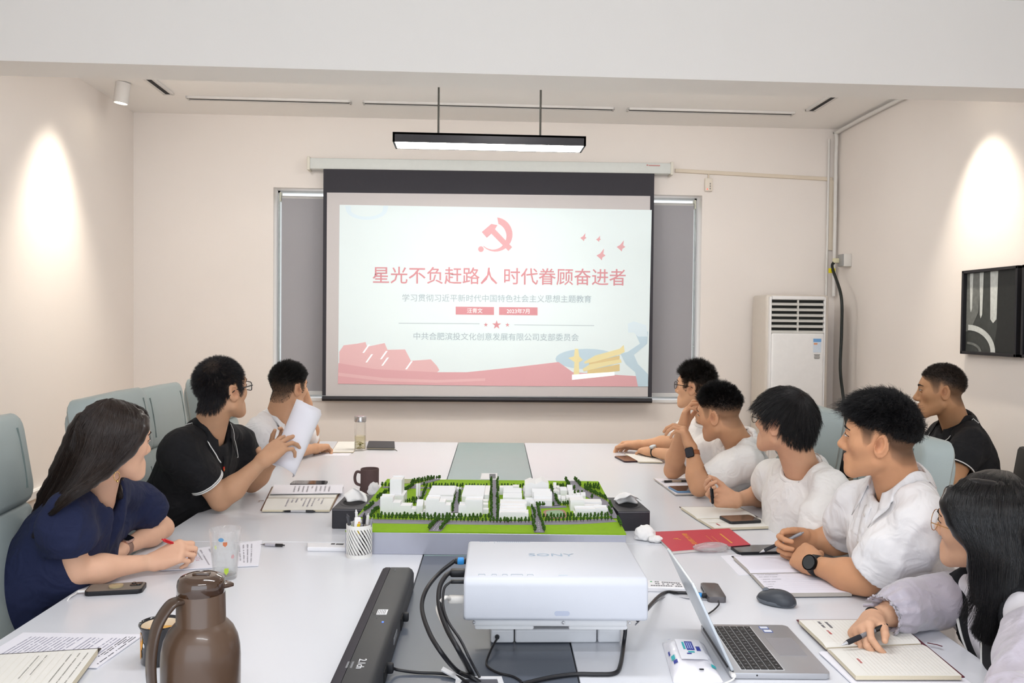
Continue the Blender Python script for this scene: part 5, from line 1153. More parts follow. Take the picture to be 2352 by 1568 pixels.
def notebook(label, quad, spine, cover, th=.011, pages=cream, z=TOP, ruled=None, marks=None, ct=.003, gap=.02, two=True, page_in=.042, ribbon=None):
    """open notebook. quad TL TR BR BL; spine two pixel points splitting it (left and right end), pages above and below the spine"""
    o = base_of(quad, z); r = empty('notebook', o, 0, label, 'notebook'); flatbox('cover', quad, z, ct, mat('cover_'+cover[1:], cover, rough=.5, var=.08), r, off=o, bev=.001)
    blocks = [[quad[0], quad[1], spine[1], spine[0]], [spine[0], spine[1], quad[2], quad[3]]] if spine else [quad]
    for k, q in enumerate(blocks):
        P = [on(px, py, z+th) for px, py in q]; c = np.mean(P, 0); P = [p+(c-p)*page_in for p in P]; nx, ny = 10, 8; V = []
        def hgt(v):
            s = v if k == 0 else 1-v                      # 1 at the spine
            return th-(th*.35)*max(0, (s-.82)/.18)**2 if spine else th
        for j in range(ny+1):
            for i in range(nx+1): p = lerpq(P, i/nx, j/ny); V.append((p[0]-o[0], p[1]-o[1], hgt(j/ny)))
        nb = len(V); F = [(j*(nx+1)+i, (j+1)*(nx+1)+i, (j+1)*(nx+1)+i+1, j*(nx+1)+i+1) for j in range(ny) for i in range(nx)]
        rim = [i for i in range(nx+1)]+[j*(nx+1)+nx for j in range(1, ny+1)]+[ny*(nx+1)+i for i in range(nx-1, -1, -1)]+[j*(nx+1) for j in range(ny-1, 0, -1)]
        for i in rim: V.append((V[i][0], V[i][1], ct))
        m_ = len(rim); F += [(rim[i], rim[(i+1) % m_], nb+(i+1) % m_, nb+i) for i in range(m_)]; idx = [0]*(nx*ny)+[1]*m_
        pg = raw('page_block', V, F, [pages, cream2 if pages is cream else mat('paper_edge', '#bdb6ae', rough=.9, var=.15, scale=500)], r, smooth=False, mats=idx)
        bmm = bmesh.new(); bmm.from_mesh(pg.data); bmesh.ops.recalc_face_normals(bmm, faces=bmm.faces[:]); bmm.to_mesh(pg.data); bmm.free()
        if ruled and k in ruled.get('on', (0, 1)):
            lines_mesh('ruled_lines', [tuple(x) for x in q], z+th, o, ruled.get('m', inkb), pg, ruled['n'], along=ruled.get('along', 'u'), solid=True, hgt=ruled.get('h', .10), margin=ruled.get('margin', (.06, .06, .10, .1)), short=0)
        for mk in (marks or []):
            if mk['k'] == k: d = dict(mk); d.pop('k'); lines_mesh('handwriting', [tuple(x) for x in q], z+th, o, d.pop('m', ink), pg, **d)
    if ribbon: b = B(); b.tube([on(*p, z+.004)-o for p in ribbon], .003, 6, flat=.25); b.done('ribbon', mat('cover_'+cover[1:], cover), r)
    return r, o
def mug_root(name, label, cat, p): return empty(name, p, 0, label, cat)
# ------------------------------------------------------------------ left side of the table
sheets('printed sheets with red notes under the hands of the woman in navy', [(302, 1277), (600, 1240), (593, 1298), (372, 1309)], 3, lines=[dict(rows=14, along='v', margin=(.12, .12, .45, .06), seed=3, glyph=.01, m=inkp), dict(rows=5, along='u', margin=(.28, .55, .3, .35), seed=4, m=mat('ink_pink', '#dba3b4', rough=.8), glyph=.012)])
# phone lying face down with a ring
ph, w_, h_ = phone('smartphone lying face down in a grey-black case with a clear ring, left foreground', [(205, 1342), (333, 1335), (331, 1353), (196, 1359)], th=.012, back='#17171b', screen='#6d665e', r=.012)
for ch in list(ph.children):
    if ch.name.startswith('phone_screen'): ch.name = 'phone_back'; ch.data.materials[0] = mat('phone_back_smoke', '#7a7168', rough=.5)
b = B(); b.prism(rounded(.030, .030, .007), .0126, .0145, Matrix.Translation((w_/2-.024, h_/2-.022, 0)), bev=.001); cbp = b.done('camera_bump', mat('phone_black', '#131316', rough=.3), ph)
for dx, dy in ((-.007, .006), (.007, -.006)): b = B(); b.lathe([(.0055, .0145), (.005, .0165), (0, .0165)], 14, Matrix.Translation((w_/2-.024+dx, h_/2-.022+dy, 0))); b.done('lens', mat('lens_black', '#060608', rough=.05), cbp, True)
b = B(); b.lathe([(.0185, .0127), (.0185, .0165), (.016, .0172), (.013, .0165), (.009, .018), (0, .018)], 24); b.done('phone_ring', mat('ring_clear', '#d9c9a0', rough=.15, trans=.5), ph, True)
_e = on(190, 1357, TOP+.008); o = B().tube(spline([_e+np.array([.012, 0, 0])-0, _e+np.array([-.012, 0, -.001]), on(172, 1364, TOP+.006), on(158, 1374, TOP+.004), on(148, 1384, TOP+.0022)+np.array([-.01, 0, -.03])], 24), .0018, 8).done('charging_cable', mat('cable_white', '#e6e4e2', rough=.4), None, True); tag(o, 'thin white charging cable running off the table edge to the phone', 'cable')
b = B(); b.box(_e+np.array([0, 0, 0]), (.026, .010, .006), bev=.002, rz=.15); b.done('cable_plug', mat('cable_white', '#e6e4e2'), o)
# glass of water
gp = on(517, 1327, TOP); gl = empty('drinking_glass', gp, 0, 'clear drinking glass half full of water with small printed pictures', 'glass')
glass_m = mat('clear_glass', '#f6faf8', rough=.02, trans=1, ior=1.3, spec=.5, alpha=.3); GH = .142
b = B(); b.lathe([(0, 0), (.0315, 0), (.033, .003), (.0455, GH), (.0447, GH+.0012), (.0437, GH), (.0318, .012), (0, .010)], 40, cap=False); b.done('glass_body', glass_m, gl, True)
b = B(); b.lathe([(0, .0104), (.0312, .0125), (.0392, .090), (0, .090)], 40, cap=False); b.done('water', mat('water', '#f4faf8', rough=.0, trans=1, ior=1.15, alpha=.4), gl, True)
def decal(name, parent, ang, z, w, h, col, r_at, shape='round'):
    b = B(); n = 12; P = [(cos(t)*w/2, sin(t)*h/2) for t in np.linspace(0, 2*pi, n+1)[:-1]] if shape == 'round' else [(-w/2, h/2), (w/2, h/2), (w/2, -h*.1), (0, -h/2), (-w/2, -h*.1)]
    pts = []
    for x, y in P: r_ = r_at(z+y)+.0006; a = ang+x/r_; pts.append((r_*cos(a), r_*sin(a), z+y))
    b.quad(pts); return b.done(name, mat('decal_'+col[1:], col, rough=.4), parent)
gr = lambda z: .033+(.0455-.033)*z/GH
for a, z, w, h, cl, sh in ((-1.55, .122, .016, .012, '#5f8fb5', 'round'), (-1.30, .108, .012, .014, '#c0704a', 'shield'), (-1.2, .028, .012, .02, '#a9c23f', 'shield'), (-1.95, .1, .008, .012, '#c8cf9a', 'round'), (-.75, .07, .01, .012, '#c9a0a0', 'round')): decal('printed_picture', gl, a, z, w, h, cl, gr, sh)
rest_pen('clear ballpoint pen with black end near the paper edge, left of centre', (598, 1250), (654, 1252), body='#c9c7c8', clear='#d9d6da', grip='#b8b4ba', cap='#1c1a1c')
# white presenter stick behind the pen cup
Q_ = [(705, 1245), (800, 1246), (800, 1257), (706, 1256)]; o = base_of(Q_, TOP); pr_ = empty('presenter_remote', o, 0, 'slim white presenter remote lying behind the striped pen cup', 'remote'); flatbox('remote_case', Q_, TOP, .014, mat('remote_white', '#ecebee', rough=.3), pr_, bev=.003, off=o)
for q in ([(761, 1247.2), (770, 1247.2), (769, 1249.4), (760, 1249.4)], [(773, 1247.6), (790, 1247.8), (788, 1250.2), (771, 1249.8)]): flatbox('remote_button', q, TOP+.014, .001, mat('button_black', '#26262a', rough=.4), pr_, off=o)
# second man's papers, notebook, phone, pen
notebook('open brown notebook with handwriting in front of the man in black polo', [(624, 1117), (789, 1118), (760, 1171), (598, 1171)], [(612, 1141), (774, 1141)], '#6b4a35', marks=[dict(k=1, rows=9, along='v', margin=(.1, .25, .3, .15), seed=8, m=inkp, glyph=.010)], ribbon=[(606, 1149), (598, 1149), (594, 1151)])
sheets('white handwritten sheets lying on the brown notebook', [(630, 1113), (789, 1113), (785, 1132), (622, 1134)], 4, z0=TOP+.0122, lines=[dict(rows=10, along='v', margin=(.15, .2, .28, .1), seed=9, m=inkp, glyph=.010)])
phone('black smartphone lying behind the handwritten sheets on the left', [(676, 1103), (751, 1103.5), (748, 1112), (664, 1111.5)])
rest_pen('black and white gel pen lying along the brown notebook edge', (636, 1172.5), (724, 1174), body='#1c1c20', clear='#dcdadd', cap='#2a2a2e')
# third man's things
notebook('small open cream notebook beside the tea bottle', [(776, 1013), (826, 1013), (812, 1038), (760, 1038)], None, '#8a6a52', th=.008)
sheets('single white sheet under the small cream notebook', [(738, 1034), (812, 1036), (800, 1046), (722, 1045)], 1)
bp = on(827, 1034, TOP); bt = empty('tea_bottle', bp, 0, 'tall clear glass tea bottle with silver cap and tea leaves', 'bottle')
b = B(); b.lathe([(0, 0), (.032, 0), (.034, .004), (.034, .155), (.031, .162), (.031, .168), (.0285, .168), (.0305, .155), (.0305, .010), (0, .010)], 32, cap=False); b.done('bottle_body', glass_m, bt, True)
b = B(); b.lathe([(.0325, .166), (.0345, .168), (.0345, .196), (.032, .199), (0, .199)], 32, cap=False); b.done('bottle_cap', mat('steel', '#b9b9ba', rough=.25, metal=.9), bt, True)
b = B(); b.lathe([(0, .0105), (.0302, .0105), (.0302, .085), (0, .085)], 32, cap=False); b.done('tea', mat('tea', '#e6dcae', rough=.0, trans=.9, ior=1.15, alpha=.6), bt, True)
b = B(); rr = random.Random(2)
for i in range(60):
    a = rr.uniform(0, 2*pi); q = rr.uniform(0, .025); z = rr.uniform(.012, .05); b.box((q*cos(a), q*sin(a), z), (.003, .009, .002), rz=a, M=None)
b.done('tea_leaves', mat('tea_leaf', '#8d8444', rough=.8), bt)['kind'] = 'stuff'
Q_ = [(847, 1012), (906, 1013), (907, 1028), (842, 1027)]; o = base_of(Q_, TOP); r = empty('closed_notebook', o, 0, 'closed black notebook lying right of the tea bottle', 'notebook')
flatbox('cover', Q_, TOP, .0025, mat('cover_charcoal', '#2e3234', rough=.5), r, off=o); flatbox('page_block', Q_, TOP+.0025, .011, cream2, r, off=o, inset=.02); flatbox('cover', Q_, TOP+.0135, .0025, mat('cover_charcoal', '#2e3234'), r, off=o)
b = B(); b.tube([on(899, 1027, TOP+.004)-o, on(906, 1031, TOP+.003)-o, on(912, 1035, TOP+.002)-o], .0018, 5); b.done('ribbon', mat('cover_charcoal', '#2e3234'), r)
# brown mug
mp = on(849, 1133, TOP); mg = empty('ceramic_mug', mp, 0, 'dark brown matte ceramic mug standing behind the landscape model', 'mug'); clay = mat('brown_clay', '#5a4543', rough=.75, var=.12, scale=120, bump=.4, bscale=260)
b = B(); b.lathe([(0, 0), (.0375, 0), (.039, .004), (.0385, .03), (.0395, .034), (.0395, .108), (.0375, .1095), (.0355, .107), (.0355, .012), (0, .010)], 40, cap=False)
rr = random.Random(5)
for i in range(26): a = 2*pi*i/26; b.box((.0395*cos(a), .0395*sin(a), .020+.007*sin(a*3)), (.006, .009, .012), rz=a, bev=.002)
b.done('mug_body', clay, mg, True)
b = B(); b.tube(spline([(-.036, 0, .092), (-.056, 0, .094), (-.064, 0, .07), (-.058, 0, .045), (-.038, 0, .036)], 24), [.006]*23, 10, flat=.8) if False else b.tube(spline([(-.036, 0, .092), (-.056, 0, .094), (-.064, 0, .07), (-.058, 0, .045), (-.038, 0, .036)], 24), .0062, 10); b.done('mug_handle', clay, mg, True)
# crumpled tissues
def crumple(label, c, rx, ry, rz, seed, m=None, name='crumpled_tissue', cat='tissue', amp=.2):
    bm = bmesh.new(); bmesh.ops.create_icosphere(bm, subdivisions=4, radius=1); V = np.array([v.co[:] for v in bm.verts]); n = noise3(V*1.6+seed)*.9+(1-2*np.abs(noise3(V*2.7+seed*2)))*.5+noise3(V*5+seed)*.25
    V = V*(1+amp*n)[:, None]*np.array([rx, ry, rz]); V[:, 2] -= V[:, 2].min(); V[:, 2] = np.where(V[:, 2] < rz*.35, V[:, 2]*.35, V[:, 2]-rz*.2275)
    for v, q in zip(bm.verts, V): v.co = q
    me = bpy.data.meshes.new(name); bm.to_mesh(me); bm.free(); me.polygons.foreach_set('use_smooth', np.ones(len(me.polygons), bool)); o = link(name, me, m or mat('tissue', '#f0eeec', rough=.95, var=.02)); o.location = c; tag(o, label, cat); return o
crumple('small crumpled white tissue between the brown mug and the model', on(857, 1136, TOP), .026, .02, .030, 1.3)
# tissue boxes
def tissue_box(label, q, hgt_, seed):
    P = [on(px, py, TOP+hgt_) for px, py in q]; c = np.mean(P, 0); u = nrm((P[2]-P[3])*[1, 1, 0]); w = np.linalg.norm(P[2]-P[3]); h = np.linalg.norm(P[0]-P[3]); o = empty('tissue_box', (c[0], c[1], TOP), atan2(u[1], u[0]), label, 'tissue box')
    lm = mat('black_leatherette', '#26252b', rough=.45, var=.1, scale=200, bump=.25, bscale=500)
    b = B(); b.prism(rounded(w, h, .006, 2), 0, hgt_, bev=.003); b.done('box_body', lm, o)
    b = B(); n = 40; b.lathe([(.040, hgt_-.001), (.047, hgt_+.0015), (.052, hgt_+.0005)], n, Matrix.Diagonal((1, 1.5, 1, 1)), cap=False); b.done('opening_rim', lm, o, True)
    b = B(); b.lathe([(0, hgt_+.0007), (.0405, hgt_+.0007)], n, Matrix.Diagonal((1, 1.5, 1, 1)), cap=False); b.done('opening', mat('opening_dark', '#0d0d10', rough=.9), o)
    b = B()
    for i in range(34): x = -w/2+w*(i+.5)/34; b.box((x, -h/2-.0003, hgt_-.004), (w/34*.6, .001, .0012))
    b.done('stitching', mat('stitch_grey', '#a9a7ab', rough=.8), o)['kind'] = 'stuff'
    # pulled tissue: folded sheet rising from the slot
    nx, ny = 16, 12; V = []; rr = np.random.default_rng(seed)
    for j in range(ny+1):
        for i in range(nx+1):
            u_ = i/nx-.5; v = j/ny; V.append((u_*.075*(1+.25*v)+.008*sin(v*5+seed), .01+v*.035*(1 if seed % 2 else -1)+.012*sin(u_*7+v*3+seed), hgt_+.046*sin(min(v*2.4, 1.57))*(1-.55*abs(u_*2)**1.5)-.016*max(0, v-.6)+.005*noise3(np.array([[u_*5+seed, v*6, 1.3]]))[0]*min(1, v*3)))
    F = [(j*(nx+1)+i, j*(nx+1)+i+1, (j+1)*(nx+1)+i+1, (j+1)*(nx+1)+i) for j in range(ny) for i in range(nx)]; t = raw('tissue', V, F, mat('tissue', '#f0eeec', rough=.95), o); md = t.modifiers.new('thick', 'SOLIDIFY'); md.thickness = .001; return o
tissue_box('black leather tissue box left of the landscape model', [(800, 1137), (858, 1138), (836, 1169), (761, 1168)], .072, 1)
tissue_box('black leather tissue box right of the landscape model', [(1392, 1142), (1463, 1141.5), (1488, 1173), (1414, 1174)], .072, 2)
# pen cup
cp_ = on(825, 1276, TOP); cup = empty('pen_cup', cp_, 0, 'white metal pen cup with slanted slots, left of the projector', 'pen cup'); cw = mat('cup_white', '#e9e7e2', rough=.4, var=.01); CR, CH = .041, .103
b = B(); b.lathe([(0, 0), (CR, 0), (CR, .012), (CR-.0015, .012), (CR-.0015, .003), (0, .003)], 40, cap=False); b.done('cup_base', cw, cup, True)
b = B(); b.lathe([(CR-.0015, CH-.012), (CR, CH-.012), (CR, CH), (CR-.0015, CH)], 40, cap=False)
for q in (b,): b.lathe([(CR-.0015, CH), (CR-.0015, CH-.012)], 40, cap=False)
b.done('cup_rim', cw, cup, True)
nS = 24
for i in range(nS):
    b = B(); V0 = []; a0 = 2*pi*i/nS
    for j in range(9): z = .010+(CH-.020)*j/8; a = a0+1.25*(1-j/8); V0.append([(CR*cos(a+d), CR*sin(a+d), z) for d in (0, .155)])
    for p, q in zip(V0, V0[1:]): b.quad([p[0], p[1], q[1], q[0]])
    bmesh.ops.remove_doubles(b.bm, verts=b.bm.verts[:], dist=1e-6); o = b.done('slat', cw, cup, True); md = o.modifiers.new('thick', 'SOLIDIFY'); md.thickness = .0015; md.offset = -1
def cup_pen(label, dx, dy, lx, ly, L_, **kw): a = cp_+np.array([dx, dy, .006]); bb = cp_+np.array([dx+lx, dy+ly, L_]); return pen(label, a, bb, **kw)
cup_pen('clear pen with silver clip leaning left in the pen cup', -.010, .0, -.030, .01, .132, body='#d6d4d8', clear='#dfdde2', clip='#55555a', cap='#3a3a40')
cup_pen('black pen with pale push button at the back of the pen cup', -.008, .018, -.006, .008, .142, body='#202026', cap='#e4e2e2')
cup_pen('black gel pen with clear barrel, middle of the pen cup', .006, .012, .008, .006, .134, body='#26242e', clear='#cfc6c4', cap='#2a2830')
cup_pen('second clear gel pen right beside the middle one in the pen cup', .016, .010, .010, .004, .133, body='#2a2834', clear='#d6cbc8', cap='#e2dfdf')
cup_pen('clear pen with dark clip leaning right in the pen cup', .010, -.006, .032, -.006, .124, body='#3a3a42', clear='#d9dadf', clip='#17171a', cap='#8d8d92')
cup_pen('short silver pen tip up in the front of the pen cup', .004, -.016, .006, -.008, .114, body='#8a8a90', tip='#222226')
o = empty('utility_knife', cp_+np.array([-.012, -.014, .006]), .3, 'white plastic box cutter with yellow warning label in the pen cup', 'knife'); o.rotation_euler = (radians(6), radians(3), .3)
b = B(); b.box((0, 0, .062), (.020, .012, .124), bev=.003); b.done('knife_body', mat('knife_white', '#eceaea', rough=.35), o, True); b = B(); b.box((.004, -.0064, .088), (.011, .0008, .034)); w_l = b.done('warning_label', mat('warn_yellow', '#e2c21c', rough=.5), o)
b = B(); b.prism([(-.004, 0), (.004, 0), (0, .007)], 0, .0006, Matrix.Translation((.004, -.0069, .107)) @ Matrix.Rotation(pi/2, 4, 'X')); b.done('warning_sign', mat('warn_orange', '#e0901a', rough=.5), w_l)
# ------------------------------------------------------------------ left foreground
sheets('printed text pages lying under the open notebook, bottom left corner', [(57, 1452), (330, 1456), (222, 1533), (-75, 1527)], 3, lines=[dict(rows=22, along='v', margin=(.14, .1, .1, .12), seed=12, m=mat('ink_lilac', '#a3a2b4', rough=.8), glyph=.006, hgt=.36, short=.4), dict(rows=4, along='v', margin=(.1, .1, .88, .02), seed=13, m=inkd, glyph=.007, hgt=.5)])
notebook('open cream notebook with handwriting in the bottom left corner', [(-115, 1508), (233, 1487), (160, 1585), (-230, 1610)], None, '#2b2622', th=.016, z=TOP+.0040, marks=[dict(k=0, rows=7, along='v', margin=(.12, .15, .58, .04), seed=21, m=mat('ink_soft', '#a09d98', rough=.8), glyph=.006, hgt=.18)], ruled=dict(n=16, on=(0,), h=.03, along='v', m=mat('ruled_faint', '#d8d4c4', rough=.8)))
mp = on(369, 1517, TOP); em = empty('enamel_mug', mp, 0, 'black enamel mug with white inside and orange picture, holding tea', 'mug'); en = mat('black_enamel', '#101118', rough=.12, coat=.6)
b = B(); b.lathe([(0, 0), (.037, 0), (.040, .004), (.041, .075), (.0445, .082), (.0452, .084), (.0445, .0862), (.0425, .085), (.0395, .078)], 40, cap=False); b.done('mug_body', en, em, True)
b = B(); b.lathe([(.0396, .081), (.0392, .075), (.0382, .006), (0, .005)], 40, cap=False); b.done('mug_inside', mat('cream_enamel', '#e9dfcb', rough=.2), em, True)
b = B(); b.lathe([(.0390, .064), (0, .064)], 40, cap=False); b.done('tea', mat('tea_amber', '#cf9a3c', rough=.05), em, True)
mr_ = lambda z: .0405
decal('orange_picture', em, pi+.62, .052, .020, .040, '#e39a1c', mr_); decal('white_print', em, pi+.95, .046, .006, .010, '#dcdfe0', mr_); decal('orange_picture', em, pi+.58, .025, .012, .026, '#c98a22', mr_)
b = B(); b.tube(spline([(.041, 0, .066), (.066, 0, .064), (.068, 0, .035), (.041, 0, .022)], 20), .005, 8, flat=1.4); b.done('mug_handle', en, em, True)
# vacuum flask
fp = D(462, 1352, 1.46); fp = np.array([fp[0], fp[1], TOP]); fl = empty('vacuum_flask', fp, 0, 'large translucent brown thermos jug with handle, left foreground', 'flask')
FH = 1.052-TOP; k = .0672
fm = mat('flask_brown', '#533f31', rough=.32, var=.10, scale=9, coat=.25); fl_m = mat('flask_lid', '#3a2414', rough=.1, var=.1, coat=.9)
b = B(); b.lathe([(0, 0), (k*.96, 0), (k, .006), (k, .150), (k*.985, .168), (k*.93, .186), (k*.82, .202), (k*.70, .2115), (k*.63, .216), (k*.625, .2165), (k*.61, .2655), (k*.60, .268), (0, .268)], 56, cap=False); b.done('flask_body', fm, fl, True, 50)
b = B(); b.lathe([(k*.59, .266), (k*.605, .2675), (k*.60, .284), (k*.585, .290), (k*.53, .295), (k*.40, .2985), (k*.395, .2975), (k*.2, .2985), (0, .299)], 56, cap=False); b.done('flask_lid', fl_m, fl, True, 50)
b = B(); b.box((0, .002, .2995), (.030, .012, .004), bev=.0018); b.done('lid_button', fl_m, fl, True)
b = B(); b.prism([(-.006, -.018), (-.006, .018), (.008, .009), (.016, .0), (.008, -.009)], .273, .280, Matrix.Translation((k*.56, .012, 0)) @ Matrix.Rotation(.0, 4, 'Z'), bev=.002); b.done('spout', fl_m, fl, True)
ha = radians(226); hv = np.array([cos(ha), sin(ha), 0]); hp_ = spline([hv*k*.52+np.array([0, 0, .262]), hv*k*.85+np.array([0, 0, .2575]), hv*k*1.20+np.array([0, 0, .225]), hv*k*1.34+np.array([0, 0, .17]), hv*k*1.27+np.array([0, 0, .112]), hv*k*1.02+np.array([0, 0, .075])], 36)
b = B(); hx = np.cross(hv, [0, 0, 1.]); V = []
for i, q in enumerate(hp_):
    t = nrm(hp_[min(i+1, len(hp_)-1)]-hp_[max(i-1, 0)]); nn = np.cross(t, hx); wv = .0155-.003*(i/len(hp_)); V.append([b.bm.verts.new(tuple(q+hx*a*wv+nn*c*.0045)) for a, c in ((-1, -.4), (-.8, -1), (.8, -1), (1, -.4), (1, .4), (.8, 1), (-.8, 1), (-1, .4))])
for a, c in zip(V, V[1:]):
    for i in range(8): b.bm.faces.new((a[i], a[(i+1) % 8], c[(i+1) % 8], c[i]))
b.bm.faces.new(V[0][::-1]); b.bm.faces.new(V[-1]); b.done('flask_handle', mat('flask_handle', '#3d2c20', rough=.3, coat=.3), fl, True, 50)
# ------------------------------------------------------------------ sound bar
sz = .062; S_ = [on(877, 1301, TOP+sz), on(951, 1302, TOP+sz)]; sd_ = nrm((on(753, 1566, TOP+sz)-S_[0])*[1, 1, 0]); so = (S_[0]+S_[1])/2; so = np.array([so[0], so[1], TOP]); sw = np.linalg.norm(S_[1]-S_[0])
sb = empty('soundbar', so, atan2(-sd_[0], sd_[1])+pi, 'long black soundbar speaker lying along the grey runner', 'speaker'); SL_ = .95
# local: x across (left +), y towards the far end +; far end at 0
sbm = mat('soundbar_black', '#2a2b2e', rough=.5, var=.05); sbf = mat('soundbar_grille', '#37343a', rough=.8, var=.12, scale=500, bump=.5, bscale=900)
prof = [(-sw/2, .004), (-sw/2+.004, 0), (sw/2-.004, 0), (sw/2, .004), (sw/2, sz-.016), (sw/2-.005, sz-.006), (sw/2-.014, sz), (-sw/2+.012, sz), (-sw/2+.004, sz-.004), (-sw/2, sz-.012)]
def sbprism(name, poly, y0, y1, m, bev=.004):
    b = B(); b.prism(poly, 0, y1-y0, Matrix(((1, 0, 0, 0), (0, 0, 1, y0), (0, 1, 0, 0), (0, 0, 0, 1))), bev=bev); return b.done(name, m, sb, True)
sgx = -sw/2+.026
sbprism('speaker_body', [(sgx, 0)]+prof[2:7]+[(sgx, sz)], -SL_, 0, sbm); sbprism('speaker_grille', [prof[0], prof[1], (sgx-.0012, 0), (sgx-.0012, sz)]+prof[7:], -SL_, 0, sbf)
def sbx(x, y): return (-(x), y)      # photo-right positive x
def sbplate(name, xc, yc, w, h, m, z=sz, th=.0006, parent=None): b = B(); b.box((xc, yc, z+th/2), (w, h, th)); return b.done(name, m, parent or sb)
stk = sbplate('sticker', .006, -.36, .024, .034, mat('sticker_white', '#e8e8ea', rough=.5))
for i in range(5): sbplate('sticker_line', -.003+i*.004, -.36, .0012, .026, ink, z=sz+.0006, parent=stk)
b = B(); b.lathe([(0, sz+.001), (.0022, sz+.001), (.002, sz)], 10, Matrix.Translation((.016, -.425, 0))); b.done('status_light', mat('led_blue', '#3a62ff', emit='#3050ff', estr=4), sb)
for i in range(9): sbplate('indicator_mark', -.015+.0045*i if i < 5 else .012, -.40+.012*abs(i-3), .003, .0015, mat('mark_grey', '#55585c', rough=.6))
sbplate('maker_mark', -.004, -.028, .004, .022, mat('mark_grey', '#6d7378', rough=.6))
text_obj('speaker_print', '2.1ch', .022, mat('print_white', '#d8d8da', rough=.5), sb, Matrix.Translation((.004, -.655, sz+.0005)) @ Matrix.Rotation(-pi/2, 4, 'Z'))
for i in range(2): sbplate('speaker_print_line', -.022+i*.009, -.66, .004, .03, mat('print_grey', '#7b7d80', rough=.6))
for yc in (-.30, -.60): b = B(); b.box(((sw/2), yc, .018), (.004, .05, .028), bev=.0015); b.done('port_recess', mat('recess_black', '#0c0c0e', rough=.7), sb); b = B(); b.box(((sw/2+.007), yc+.02, .022), (.016, .014, .022), bev=.004); b.done('cable_clip', mat('clip_black', '#17181c', rough=.5), sb, True)
b = B(); b.box(((sw/2+.0006), -.43, .03), (.0012, .06, .014)); b.done('rear_label', mat('label_grey', '#7d8084', rough=.5), sb)
# ------------------------------------------------------------------ projector on its stand
pw = mat('projector_white', '#c9ccd4', rough=.45, var=.01, bump=.05, bscale=600); pj_z1, pj_z0 = .953, .858
pA, pB = on(1068, 1323, pj_z1), on(1490, 1325, pj_z1); pC, pD = on(1437, 1243, pj_z1), on(1074, 1241, pj_z1); pu = nrm((pB-pA)*[1, 1, 0]); pwid = (np.linalg.norm(pB-pA)+np.linalg.norm(pC-pD))/2; pdep = (np.linalg.norm(pD-pA)+np.linalg.norm(pC-pB))/2; pc_ = (pA+pB+pC+pD)/4
st0, st1 = on(1126, 1478, TOP), on(1427, 1477, TOP); stu = nrm((st1-st0)*[1, 1, 0]); sc_ = (st0+st1)/2
stand = empty('projector_stand', sc_, atan2(stu[1], stu[0]), 'low white folding stand under the projector, standing on the table', 'stand'); stw = np.linalg.norm(st1-st0); swm = mat('stand_white', '#dedfe2', rough=.25, coat=.4)
for x, w in ((-stw/2+.028, .055), (0, stw-.115), (stw/2-.028, .055)):
    b = B(); b.box((x, .12, .0175), (w-.0008, .24, .033), bev=.005, seg=3); b.done('stand_section', swm, stand, True)
b = B(); b.box((0, .15, .048), (stw*.62, .16, .03), bev=.004); b.done('stand_neck', mat('neck_black', '#202024', rough=.5), stand)
b = B(); b.lathe([(0, 0), (.0055, 0), (.005, .006), (0, .006)], 12, Matrix.Translation((-stw/2+.016, -.001, .017)) @ Matrix.Rotation(pi/2, 4, 'X')); b.done('stand_socket', mat('neck_black', '#202024'), stand, True)
pj = empty('projector', (pc_[0], pc_[1], pj_z0), atan2(pu[1], pu[0]), 'white projector seen from behind, standing on its white stand', 'projector'); hh = pj_z1-pj_z0
def pjprism(name, poly, x0, x1, m, bev): b = B(); b.prism(poly, x0, x1, Matrix(((0, 0, 1, 0), (1, 0, 0, 0), (0, 1, 0, 0), (0, 0, 0, 1))), bev=bev); return b.done(name, m, pj, True, 50)
y0 = -pdep/2; rb = .018; pr_ = [(y0+.004, 0), (pdep/2-.01, 0), (pdep/2, .01), (pdep/2, hh-.008), (pdep/2-.008, hh)]+[(y0-.012+rb-rb*sin(a), hh-rb+rb*cos(a)) for a in np.linspace(0, pi/2, 8)]+[(y0-.014, .012), (y0-.008, .003)]
pjprism('projector_shell', pr_, -pwid/2, pwid/2, pw, .006)
b = B(); b.box((-.01, .0, -.009), (pwid-.06, pdep-.02, .018), bev=.006); b.done('base_plate', mat('projector_base', '#d3d4d6', rough=.5), pj, True)
for x in (-.11, .095): b = B(); b.box((x, -.02, -.023), (.13, pdep-.08, .012), bev=.005); b.done('foot_plate', mat('projector_base', '#d3d4d6'), pj, True)
for x in (-pwid/2+.022, 0.018, pwid/2-.036): b = B(); b.lathe([(0, 0), (.0035, 0), (.003, .002), (0, .0024)], 10, Matrix.Translation((x, y0+.008, -.008)) @ Matrix.Rotation(pi/2, 4, 'X')); b.done('screw', mat('steel', '#b9b9ba'), pj, True)
yf_ = y0-.0135
b = B(); b.prism(rounded(.033, .0105, .0052), 0, .0015, Matrix.Translation((.013, yf_+.001, .020)) @ Matrix.Rotation(pi/2, 4, 'X')); b.done('sensor_window', mat('sensor_grey', '#a9b0c2', rough=.2), pj)
grp = mat('projector_print', '#9aa9b8', rough=.6)
text_obj('maker_name', 'SONY', .030, grp, pj, Matrix.Translation((.0, .02, hh+.0002)), sx=1.35)
for x, w in ((-.160, .014), (-.133, .010), (-.110, .010), (-.084, .025), (-.055, .012)):
    b = B(); yb = y0+.010
    for (cx, cy, sx_, sy_) in ((x, yb+.004, w, .001), (x-w/2, yb, .001, .008), (x+w/2, yb, .001, .008)): b.box((cx, cy, hh+.0004), (sx_, sy_, .0006))
    b.done('top_button', grp, pj)
b = B(); b.box((.016, y0+.010, hh+.0003), (.02, .006, .0005)); b.done('maker_mark', mat('print_pale', '#c3ccd6', rough=.6), pj)
b = B()
